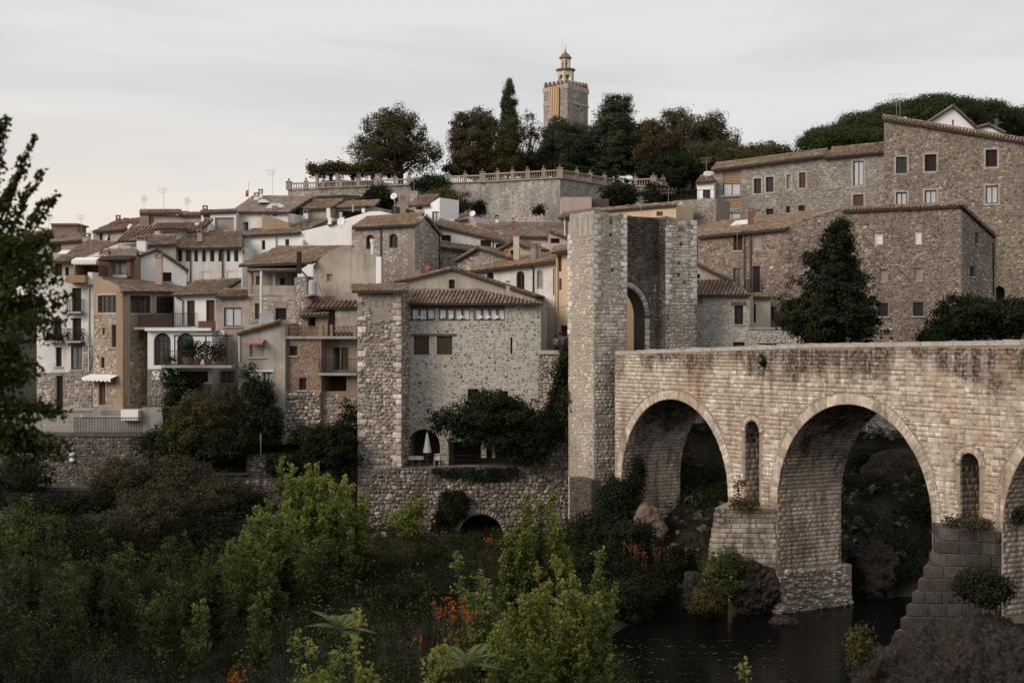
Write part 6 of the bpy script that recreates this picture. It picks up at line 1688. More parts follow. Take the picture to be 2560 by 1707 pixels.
a, b = P(467, 1183, 100), P(478, 1160, 100); a2, b2 = P(478, 1184, 100), P(487, 1163, 100); m.tube([a, b], .05, 4); m.tube([a2, b2], .05, 4); m.build('rail', 'canvas', la)
for i in range(4): m = MB(); m.tube([a.lerp(b, i / 3), a2.lerp(b2, i / 3)], .06, 4); m.build('rung', 'canvas' if i < 3 else 'tank_red', la)

# ------------------------------------------------------------------ the hilltop park: ramparts and balustrades
material('flag_pale', [(.55, .42, .24), (.50, .38, .215)], 3, rough=.8)
material('flag_dull', [(.30, .15, .095), (.27, .13, .085)], 3, rough=.8)
material('rampart', [(.40, .375, .345), (.50, .475, .445), (.28, .255, .235)], 1.1, bump=.25, dirt=(.13, .115, .105), dirt_amt=.75, dirt_scale=.22, streak=((.16, .14, .125), .6))
def balustrade(label, pts, wall_bottom, posts, mat='stone_grey', style='small', urn=True, big=(), wl=None):
    """pts: (px, rail top, rail foot, Y) from left to right"""
    c = P(pts[0][0], pts[0][2], pts[0][3]); t = thing('balustrade', label, 'balustrade', c)
    w = thing('rampart_wall', wl, 'wall', c)
    rail, base, bal = MB(), MB(), MB()
    for (x0, t0, b0, Y0), (x1, t1, b1, Y1) in zip(pts, pts[1:]):
        pl = Pl(x0, Y0, x1, Y1); A0, A1 = P(x0, b0, Y0), P(x1, b1, Y1); h = (b0 - t0) / FPX * Y0; L = (A1 - A0).length; d = (A1 - A0) / L
        n3 = Vector((pl.n[0], pl.n[1], 0))
        def bar(m, za, zb, th):
            q = []
            for zz in (za, zb):
                for p, o in ((A0, -th), (A1, -th), (A1, th), (A0, th)): q.append(tuple(p + n3 * o + Vector((0, 0, zz))))
            m.hexa(q)
        bar(rail, h - .14, h, .16); bar(base, 0, .12, .18)
        n = int(L / .30)
        for i in range(n):
            p = A0 + d * (i + .5) * L / n + Vector((0, 0, .12)); hh = h - .26
            bal.lathe(p, [(.05, 0), (.085, hh * .28), (.045, hh * .6), (.06, hh)], 5)
        for px_ in [q for q in posts if x0 - .1 <= q < x1 - .1 or (q == x1 == pts[-1][0])]:
            f = (px_ - x0) / (x1 - x0); s = pl.sz(px_, 800)[0]; p = A0 + d * s * L / max(1e-6, pl.sz(x1, 800)[0])
            big_ = px_ in big; r = .3 if big_ else .2; m = MB(); m.box((p.x, p.y, p.z + h * .5 + .04), (r * 2, r * 2, h + .16)); m.box((p.x, p.y, p.z + h + .16), (r * 2.4, r * 2.4, .1)); o = m.build('post', 'balustrade', t)
            if urn: m = MB(); m.lathe((p.x, p.y, p.z + h + .21), [(.09, 0), (.05, .07), (.11, .18), (.14, .3), (.06, .34)], 8); m.build('urn', 'terracotta', o)
        if wall_bottom: facade(w, pl, [(x0, wall_bottom), (x1, wall_bottom), (x1, b1 + 1), (x0, b0 + 1)], 'rampart', [], 2.5, style, mat, 0, off=.05)
    base.build('plinth', 'balustrade', t); rail.build('handrail', 'balustrade', t); bal.build('balusters', 'balustrade', t)['kind'] = 'stuff'
balustrade('balustrade with small urns along the left terrace under the pergola', [(720, 458, 474, 169), (1024, 447, 463, 165)], 560, [722, 765, 808, 852, 895, 940, 987, 1022], big=(722,), wl='plain stone wall carrying the left terrace balustrade')
balustrade('middle balustrade running along the highest rampart to its corner', [(1024, 446, 463, 165), (1122, 440, 458, 163), (1206, 435, 456, 160), (1400, 424, 446, 155)], 640, [1122, 1163, 1206, 1244, 1281, 1319, 1359, 1400], big=(1206, 1400), wl='tall weathered rampart wall beneath the hilltop park', style='sparse', mat='stone_grey')
balustrade('right balustrade stepping down in front of the clipped green hedge', [(1400, 424, 446, 155), (1476, 437, 458, 160), (1546, 450, 470, 164), (1634, 445, 466, 162), (1700, 454, 474, 172)], 620, [1442, 1476, 1511, 1546, 1589, 1634, 1658, 1677, 1696], big=(1634,), wl='light rendered rampart wall right of the rampart corner', mat='stone_grey', style='sparse')

pg = thing('pergola', 'vine covered pergola on reddish columns at the end of the terrace', 'pergola', P(860, 470, 174))
for i, x in enumerate((793, 827, 844, 882, 897, 932, 950)):
    Y = 172 if i % 2 == 0 else 176; c = P(x, 478, Y); tz = P(x, 434, Y).z; m = MB(); m.lathe(c, [(.32, 0), (.32, .15), (.25, .2), (.24, tz - c.z - .3), (.33, tz - c.z)], 8); m.build('column', 'plaster_pink', pg)
m = MB()
for Y in (172, 176): a, b = P(775, 434, Y), P(1000, 434, Y); m.box(((a.x + b.x) / 2, Y, a.z + .1), (b.x - a.x, .2, .2))
for i in range(14): a = P(780 + 16 * i, 432, 174); m.box((a.x, 174, a.z + .25), (.14, 5.4, .12))
m.build('beams', 'wood_brown', pg)
n = 9000; C = np.stack((RNG.uniform(P(773, 0, 174).x, P(990, 0, 174).x, n), RNG.uniform(171, 177, n), P(0, 424, 174).z + RNG.normal(0, .33, n)), 1); C[:, 2] += .35 * np.sin(C[:, 0] * 1.4) * .5
me = leaf_mesh('vine', C, unit_rand(n) + np.array((0, 0, .5)), .16 * RNG.uniform(.6, 1.3, n), RNG.random(n)); me.materials.append(MATS['leaf_olive']); link('vine', me, pg)

# the crenellated tower with the striped banner
def hill_tower():
    Y = 190; c = P(1419, 310, Y); t = thing('crenellated_tower', 'square stone tower with pointed battlements and a two tier open belfry', 'tower', (c.x, c.y + 3, 30))
    pl = Pl(1359, 194, 1419, 190.4); pr = Pl(1419, 190.4, 1470, 195)
    facade(t, pl, [(1359, 440), (1419, 440), (1419, 214), (1359, 221)], 'mortar', [], 1, 'rubble', 'stone', 0)
    facade(t, pr, [(1419, 440), (1470, 440), (1470, 223), (1419, 214)], 'mortar', [('k', 1443, 258, 1448, 271, 'F')], 1, 'rubble', 'stone', 0, spoly=[(1424, 440), (1470, 440), (1470, 223), (1424, 214)])
    stones(t, pr, [pr.sz(*p) for p in [(1419, 440), (1426, 440), (1426, 216), (1419, 214)]], [], 'bigash', 'stone_grey')
    for p, a, b, za, zb in ((pl, 1358, 1419, 220, 213), (pr, 1419, 1471, 213, 222)):
        k0, z0 = p.sz(a, za); k1, z1 = p.sz(b, zb); n = 6; m = MB()
        m.pbox(p, k0 - .05, k1 + .05, min(z0, z1) - .42, max(z0, z1) - .1, -.08, .6); m.pbox(p, k0, k1, min(z0, z1) - 2.3, min(z0, z1) - 2.05, -.1, .3); m.build('string_course', 'stone_trim', t)
        for i in range(n):
            k = k0 + (k1 - k0) * (i + .5) / n; w = (k1 - k0) / n * .30; zz = z0 + (z1 - z0) * (i + .5) / n; m = MB(); hh = .72
            m.add([p.pt(k - w, zz - .1, -.05), p.pt(k + w, zz - .1, -.05), p.pt(k + w, zz + hh * .2, -.05), p.pt(k, zz + hh, -.05), p.pt(k - w, zz + hh * .2, -.05),
                   p.pt(k - w, zz - .1, .35), p.pt(k + w, zz - .1, .35), p.pt(k + w, zz + hh * .2, .35), p.pt(k, zz + hh, .35), p.pt(k - w, zz + hh * .2, .35)],
                  [(0, 1, 2, 3, 4), (9, 8, 7, 6, 5), (0, 5, 6, 1), (1, 6, 7, 2), (2, 7, 8, 3), (3, 8, 9, 4), (4, 9, 5, 0)]); m.build('merlon', 'terracotta', t)
    m = MB(); q = [P(1359, 216, 194), P(1419, 214, 190.4), P(1470, 216, 195), P(1412, 216, 199)]
    m.add([tuple(v) for v in q], [(0, 1, 2, 3)]); m.build('roof_terrace', 'paving', t)
    def drum(x0, x1, y0, y1, rows, nm, openh):
        cy = 194.5; a = P(x0, y1, cy); b = P(x1, y0, cy); r = (b.x - a.x) / 2; cx = (a.x + b.x) / 2; H = b.z - a.z; m = MB(); n = 6
        ring = lambda rr, z: [(cx + rr * math.cos(2 * math.pi * (j + .25) / n), cy + rr * math.sin(2 * math.pi * (j + .25) / n), z) for j in range(n)]
        for j in range(n):       # piers at the corners, lintel band and sill band with the openings left free
            ang = 2 * math.pi * (j + .25) / n; px_, py_ = cx + (r - .13) * math.cos(ang), cy + (r - .13) * math.sin(ang); m.lathe((px_, py_, a.z), [(.15, 0), (.15, H)], 5)
        def band(za, zb):
            o = len(m.v); m.v += ring(r, za) + ring(r, zb) + ring(r - .3, za) + ring(r - .3, zb)
            for j in range(n):
                k = (j + 1) % n; m.f += [(o + j, o + k, o + n + k, o + n + j), (o + 2 * n + k, o + 2 * n + j, o + 3 * n + j, o + 3 * n + k), (o + j, o + 2 * n + j, o + 2 * n + k, o + k), (o + n + k, o + 3 * n + k, o + 3 * n + j, o + n + j)]
        band(a.z, a.z + H * openh[0]); band(a.z + H * openh[1], b.z)
        for j in range(n):       # arched heads
            p0 = Vector(ring(r - .15, 0)[j]); p1 = Vector(ring(r - .15, 0)[(j + 1) % n]); zz = a.z + H * openh[1]
            for f0, f1, dz in ((.08, .22, .3), (.78, .92, .3)): q0, q1 = p0.lerp(p1, f0), p0.lerp(p1, f1); m.box(((q0.x + q1.x) / 2, (q0.y + q1.y) / 2, zz - dz / 2), (.2, .2, dz))
        m.build(nm, 'plaster_cream', t); return cx, cy, b.z, r
    cx, cy, z, r = drum(1393, 1435, 180, 214, 1, 'belfry', (.12, .70))
    m = MB(); m.lathe((cx, cy, z), [(r * 1.02, 0), (r * 1.16, .12), (r * 1.2, .3), (r * .8, .42)], 8); m.build('cornice', 'terracotta', t)
    cx, cy, z, r = drum(1401, 1426, 149, 176, 1, 'lantern', (.08, .82))
    m = MB(); m.lathe((cx, cy, z), [(r * 1.05, 0), (r * 1.28, .1), (r * 1.25, .25), (r * .6, .75), (.12, 1.0), (.05, 1.4), (.015, 1.9)], 8); m.build('cap', 'terracotta', t)
    m = MB(); p = P(1405, 180, 196.5); m.tube([p, P(1405, 92, 196.5)], .012, 4); m.build('mast', 'metal', t)
    # banner: red bars on yellow
    fl = thing('banner', 'long yellow banner with red stripes hanging down the tower face', 'banner', P(1388, 256, 191.5))
    k0 = pl.sz(1377.5, 256)[0]; k1 = pl.sz(1400.5, 256)[0]; z1 = pl.sz(1388, 217)[1]; z0 = pl.sz(1388, 297)[1]
    for i in range(9):
        a = k0 + (k1 - k0) * i / 9; b = k0 + (k1 - k0) * (i + 1) / 9; m = MB(); n = 8
        for j in range(n):
            za, zb = z1 + (z0 - z1) * j / n, z1 + (z0 - z1) * (j + 1) / n; o = lambda k, z: -.34 - .05 * math.sin(k * 3 + z * .8)
            m.add([pl.pt(a, zb, o(a, zb)), pl.pt(b, zb, o(b, zb)), pl.pt(b, za, o(b, za)), pl.pt(a, za, o(a, za))], [(0, 1, 2, 3)])
        m.build('stripe', 'flag_dull' if i % 2 else 'flag_pale', fl)
hill_tower()
# ------------------------------------------------------------------ trees of the hilltop
def bl(px, py, Y, rx, rz, ry=None):
    k = Y / FPX; c = P(px, py, Y); return ((c.x, c.y, c.z), (rx * k, (ry or rx) * k, rz * k))
def gz(px, Y): return float(ground_z((px - 1280) * Y / FPX, Y))
def base(px, Y): return ((px - 1280) * Y / FPX, Y, gz(px, Y))
tree('broad round oak with a dark spreading crown above the pergola', [bl(985, 345, 174, 88, 66), bl(930, 385, 174, 60, 40), bl(1055, 390, 174, 52, 44), bl(985, 310, 174, 60, 42)], base(1000, 174), 'leaf_oak', 430, 74, .95, 0.126, nl=60, r0=.42, top=P(990, 360, 174), shell=(.45, 1.02))
tree('clipped upright dark oak with a flat bristling top', [bl(1185, 352, 172, 58, 80), bl(1158, 325, 172, 34, 46), bl(1212, 322, 172, 36, 46), bl(1155, 392, 172, 32, 40), bl(1215, 392, 172, 34, 42)], base(1182, 172), 'leaf_oak', 620, 85, .75, 0.112, nl=14, r0=.3, shell=(.45, 1.02), lump=.12)
tree('tall pointed cypress rising over the other trees', [bl(1270, 330, 176, 23, 90), bl(1272, 262, 176, 18, 50), bl(1272, 225, 176, 11, 26)], base(1270, 176), 'leaf_cedar', 260, 74, .5, 0.098, nl=4, r0=.25, lump=.1, shell=(.6, 1.0), flat=1.3)
tree('olive green bush tree between the cypress and the clipped oak', [bl(1272, 368, 168, 38, 66), bl(1290, 325, 168, 24, 36), bl(1255, 398, 168, 30, 40), bl(1290, 410, 168, 24, 30)], base(1268, 168), 'leaf_olive', 240, 68, .7, 0.105, nl=10, r0=.2, rn=(0, .7))
tree('thin reddish tree with see through branches left of the tower', [bl(1325, 315, 176, 24, 42), bl(1312, 345, 176, 18, 30), bl(1345, 330, 176, 16, 22)], base(1322, 176), 'leaf_red', 60, 37, .55, 0.098, nl=40, r0=.14, top=P(1325, 330, 176))
tree('dark fine leaved tree standing before the tower', [bl(1408, 372, 172, 66, 60), bl(1395, 328, 172, 38, 36), bl(1445, 352, 172, 36, 44), bl(1375, 395, 172, 36, 40)], base(1405, 178), 'leaf_cedar', 480, 74, .8, 0.112, nl=16, r0=.25)
tree('small brownish tree at the right foot of the tower', [bl(1470, 345, 181, 30, 34), bl(1490, 370, 181, 26, 34)], base(1475, 181), 'leaf_brown', 110, 57, .7, 0.105, nl=14, r0=.16)
tree('tall layered cedar right of the tower', [bl(1540, 372, 172, 64, 76), bl(1536, 305, 172, 50, 48), bl(1545, 262, 172, 34, 30), bl(1500, 350, 172, 30, 40), bl(1582, 350, 172, 30, 44)], base(1540, 172), 'leaf_cedar', 640, 78, .9, 0.119, nl=20, r0=.35, flat=.4, lump=.35)
tree('rounded tree turning rust brown beside the cedar', [bl(1652, 368, 170, 62, 64), bl(1630, 332, 170, 38, 36), bl(1692, 390, 170, 36, 46), bl(1615, 400, 170, 34, 40)], base(1650, 170), 'leaf_brown', 460, 74, .8, 0.105, nl=20, r0=.25)
tree('ragged oak with gaps of sky on the right shoulder of the hill', [bl(1735, 335, 182, 75, 50), bl(1690, 300, 182, 40, 28), bl(1780, 320, 182, 40, 34), bl(1820, 355, 182, 36, 26), bl(1730, 385, 182, 80, 40)], base(1735, 182), 'leaf_oak', 520, 71, 1.0, 0.119, nl=36, r0=.36, shell=(.45, 1.05))
for i, (x, y, rx, rz, mt, lab) in enumerate(((1790, 400, 95, 46, 'leaf_olive', 'broad olive shrub mass behind the stone terrace roof'), (1905, 395, 90, 34, 'leaf_olive', 'low reddish green shrub mass along the stone terrace roof'), (1690, 425, 70, 45, 'leaf_dark', 'dark shrub mass at the right end of the balustrade'), (1640, 400, 120, 40, 'leaf_dark', 'dark shady thicket beneath the hilltop trees'), (1500, 408, 80, 28, 'leaf_dark', 'deep green thicket beneath the cedar'), (1330, 415, 110, 26, 'leaf_dark', 'dark thicket at the foot of the crenellated tower'), (1190, 424, 80, 16, 'leaf_dark', 'low dark thicket under the clipped oak'))):
    tree(lab, [bl(x, y, 168 if i < 3 else 179, rx, rz)], base(x, 168 if i < 3 else 179), mt, 340, 60, .9, .13, name='shrub', cat='shrub', nl=8, r0=.12, crown='foliage', stem='stem')
def hedge(label, a, b, Ya, Yb, ha, hb, n, mat):
    A, B_ = P(a[0], a[1], Ya), P(b[0], b[1], Yb); f = RNG.random(n); d = (B_ - A); X = A.x + d.x * f; Yv = A.y + d.y * f; top = A.z + d.z * f; h = (ha + (hb - ha) * f)
    o = RNG.uniform(-.7, .7, n); u = RNG.random(n); C = np.stack((X + RNG.normal(0, .05, n), Yv + o, top - h * np.where(RNG.random(n) < .4, RNG.random(n) * .1, u)), 1)
    C[:, 1] = np.where(u > .1, Yv - .7 + RNG.normal(0, .08, n), C[:, 1])
    me = leaf_mesh('foliage', C, np.array((0, -.5, .7)) + RNG.normal(size=(n, 3)) * .5, .13 * RNG.uniform(.6, 1.2, n), RNG.random(n)); me.materials.append(MATS[mat])
    t = thing('clipped_hedge', label, 'hedge', A); link('foliage', me, t)
    m = MB(); m.hexa([(A.x, Ya - .5, A.z - ha), (B_.x, Yb - .5, B_.z - hb), (B_.x, Yb + .5, B_.z - hb), (A.x, Ya + .5, A.z - ha), (A.x, Ya - .5, A.z - .15), (B_.x, Yb - .5, B_.z - .15), (B_.x, Yb + .5, B_.z - .15), (A.x, Ya + .5, A.z - .15)]); m.build('branches', 'bark', t)
hedge('long bright clipped hedge behind the rampart corner', (1385, 408), (1530, 432), 166, 168, 1.6, 1.5, 7000, 'leaf_hedge')
hedge('short clipped hedge behind the right balustrade', (1582, 434), (1682, 446), 168, 174, 1.2, 1.0, 4000, 'leaf_hedge')
# umbrella pines
for i, (x, y, rx, rz) in enumerate(((2090, 358, 88, 36), (2172, 330, 86, 44), (2258, 304, 90, 46), (2350, 288, 98, 44), (2450, 302, 92, 44), (2545, 320, 90, 46), (2200, 364, 80, 34), (2135, 368, 76, 28), (2630, 340, 90, 46))):
    Y = 150 + 6 * (i % 3)
    t = tree(['outermost umbrella pine sloping down to the stone terrace', 'second umbrella pine of the green dome from its low end', 'umbrella pine of the green dome just left of its top', 'highest umbrella pine behind the white gable', 'umbrella pine right of the white gable', 'umbrella pine above the slanting roof at the picture edge', 'lower umbrella pine tucked under the dome by the tall house', 'lower umbrella pine above the terrace roof', 'last umbrella pine of the dome at the picture edge'][i],
         [bl(x, y, Y, rx, rz)], base(x, Y), 'leaf_pine', 330, 84, 1.1, .105, name='umbrella_pine', nl=10, r0=.3, shell=(.84, 1.0), flat=.6, lump=.12, top_bias=.35)
# shrubs under the ramparts
for lab, x, y, rx, rz, Y, mt, nc in (('dark round shrub against the left terrace wall', 950, 495, 40, 34, 150, 'leaf_dark', 150), ('dark shrub leaning over the junction of the two balustrades', 1075, 462, 52, 24, 158, 'leaf_dark', 130), ('yellow green shrub behind the little red roofed house', 1115, 505, 62, 36, 150, 'leaf_olive', 190),
                                     ('spreading grey green shrub below the right balustrade', 1550, 490, 50, 38, 140, 'leaf_shrub', 150), ('dense dark shrub next to the tall roof antenna', 1640, 492, 42, 34, 138, 'leaf_dark', 130), ('tiny dry bush rooted in the rampart wall', 1195, 520, 18, 16, 152, 'leaf_shrub', 30), ('small tuft growing out of the rampart near the corner', 1345, 525, 12, 10, 150, 'leaf_shrub', 16)):
    tree(lab, [bl(x, y, Y, rx, rz)], P(x, y + rz * 1.3, Y), mt, nc, 38, .7, .13, name='shrub', cat='shrub', nl=6, r0=.08, crown='foliage', stem='stem')

# ------------------------------------------------------------------ dark trees on the right
tree('tall dark magnolia in front of the large rubble house', [bl(2078, 805, 92, 116, 55), bl(2078, 740, 92, 88, 58), bl(2083, 672, 92, 62, 50), bl(2090, 615, 92, 40, 40), bl(2096, 578, 92, 30, 26), bl(2100, 558, 92, 15, 14),  bl(2150, 780, 92, 46, 50), bl(1990, 785, 92, 40, 45), bl(2132, 690, 92, 28, 20), bl(2040, 650, 92, 26, 20), bl(2118, 615, 92, 18, 14)], (P(2085, 0, 92).x, 92, 14.2), 'leaf_dark', 900, 56, .5, .10, name='magnolia', nl=22, r0=.3, top=P(2090, 600, 92), lump=.4, shell=(.55, 1.05))
for lab, x, y, rx, rz in (('dark rounded laurel beyond the bridge near its right end', 2412, 797, 82, 58), ('dark laurel at the right picture edge beyond the bridge', 2520, 800, 85, 52), ('low dark laurel between the magnolia and the right hand shrubs', 2338, 842, 34, 22)):
    tree(lab, [bl(x, y, 95, rx, rz), bl(x + 30, y - 20, 95, rx * .6, rz * .7)], (P(x, 0, 95).x, 95, 14.5), 'leaf_dark', 300, 42, .55, .11, name='laurel', cat='shrub', nl=6, r0=.1, crown='foliage', stem='stem')
# vine and ivy on the riverside house
tree('dark vine canopy hanging over the terrace of the riverside house', [bl(1215, 1040, 96.5, 100, 52), bl(1140, 1060, 96.6, 55, 40), bl(1290, 1045, 96.5, 75, 55), bl(1230, 1000, 96.8, 70, 28), bl(1340, 1080, 96.2, 55, 50), bl(1095, 1050, 96.5, 30, 25), bl(1270, 1100, 96.3, 62, 42), bl(1165, 1090, 96.3, 45, 30), bl(1320, 1120, 96.2, 50, 40)], P(1320, 1166, 96.9), 'leaf_dark', 720, 46, .5, .09, name='climbing_vine', cat='vine', nl=30, r0=.12, crown='foliage', stem='stem', top=P(1240, 1050, 96.6), lump=.3)
iv = thing('ivy', 'curtain of dark ivy hanging from the lane wall beside the gate tower', 'ivy', P(1400, 1000, 96))
ivy(iv, 'leaves', Pl(1338, 98.0, 1445, 96.2), [(1405, 1100), (1452, 1080), (1442, 960), (1434, 905), (1425, 850), (1400, 900), (1390, 960), (1370, 1020), (1350, 1090)], 7000, 'ivy', .11, .3)
m = MB(); m.tube([P(1415, 1130, 96.2), P(1418, 1000, 96.4), P(1428, 880, 96.4)], [.07, .05, .02], 6); m.build('stem', 'bark', iv)
iv = thing('ivy', 'ivy trailing over the foot of the terrace wall of the riverside house', 'ivy', P(1140, 1190, 96.5))
ivy(iv, 'leaves', Pl(905, 97.1, 1440, 96.4), [(1080, 1185), (1240, 1205), (1300, 1190), (1300, 1168), (1080, 1170)], 1500, 'ivy', .09, .12)
iv2 = thing('hanging_shrub', 'dark bush growing out of the rubble base above its arch', 'shrub', P(1130, 1260, 96.3))
ivy(iv2, 'leaves', Pl(905, 97.0, 1440, 96.3), [(1080, 1330), (1165, 1290), (1175, 1250), (1150, 1225), (1110, 1230), (1095, 1275)], 2600, 'leaf_shrub', .10, .3)

# ------------------------------------------------------------------ garden bushes below the left houses
for lab, bs, mt, nc, per, cr, lf, nm in (
    ('ivy column climbing the corner of the white arched house', [bl(438, 1000, 101.5, 30, 70), bl(425, 930, 102.3, 12, 45), bl(470, 955, 102.3, 40, 14)], 'ivy', 200, 40, .5, .10, 'ivy_column'),
    ('yellowish round bush in the middle of the gardens', [bl(500, 1045, 100.5, 75, 75), bl(460, 1090, 100.3, 70, 60)], 'leaf_olive', 300, 42, .6, .10, 'garden_bush'),
    ('bare rosy bush against the rubble footing of the grey house', [bl(570, 1000, 101.5, 40, 42)], 'leaf_grey', 110, 30, .5, .07, 'garden_bush'),
    ('tall dark ivy bush below the pink awning', [bl(645, 1010, 101, 42, 75), bl(625, 950, 101.3, 14, 40), bl(660, 1060, 100.8, 50, 55)], 'leaf_dark', 280, 42, .55, .10, 'garden_bush'),
    ('wide dark bush beneath the ivy column', [bl(420, 1110, 100.2, 75, 50), bl(560, 1110, 100, 80, 50)], 'leaf_dark', 300, 42, .6, .10, 'garden_bush'),
    ('dark creeper filling the corner beside the square tower', [bl(870, 1060, 99.5, 30, 60), bl(800, 1090, 99.8, 70, 28)], 'leaf_dark', 200, 40, .55, .10, 'garden_bush'),
    ('feathery green reeds at the foot of the square tower', [bl(850, 1130, 97.5, 42, 62), bl(790, 1140, 97.8, 40, 40)], 'leaf_shrub', 260, 40, .5, .10, 'reed_clump'),
    ('low bush hanging over the embankment wall', [bl(700, 1160, 98, 40, 25)], 'leaf_shrub', 90, 36, .5, .10, 'garden_bush')):
    b0 = bs[0]; tree(lab, bs, (b0[0][0], b0[0][1], b0[0][2] - b0[1][2] * 1.1), mt, nc, per, cr, lf, name=nm, cat='bush', nl=10, r0=.06, crown='foliage', stem='stem')
# vegetation on the rocky bank under and behind the bridge
for lab, x, y, Y, rx, rz, mt, nc in (('dark bush under the first arch', 1640, 1160, 98, 60, 70, 'leaf_dark', 260), ('shadowed bush at the right side under the first arch', 1770, 1230, 97, 40, 45, 'leaf_shrub', 150), ('dark bush high under the second arch', 2170, 1165, 101, 40, 45, 'leaf_dark', 150), ('shaded bush low under the second arch', 2270, 1270, 94, 80, 60, 'leaf_dark', 240), ('bush with bright leaf tips at the right foot of the second arch', 2310, 1275, 82, 30, 26, 'leaf_shrub', 90),
                                   ('dark creeper beside the foot of the gate tower', 1545, 1250, 92, 50, 60, 'leaf_dark', 220), ('ivy bush on the jamb of the first arch', 1585, 1190, 92.6, 25, 60, 'ivy', 140), ('dark brush left of the boulders', 1560, 1340, 88, 80, 45, 'leaf_dark', 260), ('dark bush behind the third arch', 2500, 1300, 85, 60, 60, 'leaf_dark', 140), ('shady thicket behind the middle pier', 2110, 1330, 93, 70, 60, 'leaf_dark', 200)):
    tree(lab, [bl(x, y, Y, rx, rz)], P(x, y + rz * 1.2, Y), mt, int(nc * .8), 44, .6, .09, name='bank_bush', cat='bush', nl=8, r0=.06, crown='foliage', stem='stem')
# ------------------------------------------------------------------ rocks and boulders by the river
boulder('tan rock face at the foot of the gate tower under the first arch', tuple(P(1620, 1325, 91)), (1.1, .9, 1.6), 'rock_tan', 2, 'rock', 5, .18, .03, 'rock')
boulder('grey boulder in the water left of the middle pier', tuple(P(1752, 1492, 80)), (1.05, 1.0, 1.35), 'rock', 4)
boulder('larger dark boulder leaning against the middle pier', tuple(P(1888, 1478, 79)), (1.35, 1.1, 1.75), 'rock', 5, rough=.16, fine=.12)
boulder('dark rock mass standing behind the middle pier', tuple(P(2180, 1450, 84)), (1.5, 1.3, 2.6), 'rock', 6, rough=.18, fine=.08)
boulder('dark rock rising from the bank beyond the second arch', tuple(P(2260, 1260, 98)), (3.4, 2.2, 3.6), 'rock', 8, rough=.2, fine=.09)
boulder('dark rock wall behind the first arch', tuple(P(1715, 1225, 100)), (3.4, 1.6, 3.3), 'rock', 9, rough=.2, fine=.09)
boulder('huge rough conglomerate rock in the bottom right corner', tuple(P(2510, 1745, 56)), (5.8, 4.6, 3.0), 'rock', 11, sub=7, rough=.13, fine=.12)
boulder('pale boulder at the foot of the square tower', tuple(P(953, 1348, 95)), (.75, .6, .42), 'rock_pale', 13, rough=.25, fine=.08)
boulder('pale boulder among the rocks under the first arch', tuple(P(1700, 1345, 92)), (.7, .6, .5), 'rock_pale', 17, sub=4)
boulder('low dark stone in the water beside the middle pier footing', tuple(P(1960, 1556, 76)), (.8, .6, .35), 'rock', 18, sub=5)
boulder('small pale stone at the water edge', tuple(P(1612, 1463, 82)), (.26, .2, .2), 'rock_pale', 14, sub=3)
boulder('rusty brown rock slab in the undergrowth below the tower', tuple(P(945, 1405, 90)), (1.1, .7, .3), 'rock_tan', 15, sub=4)

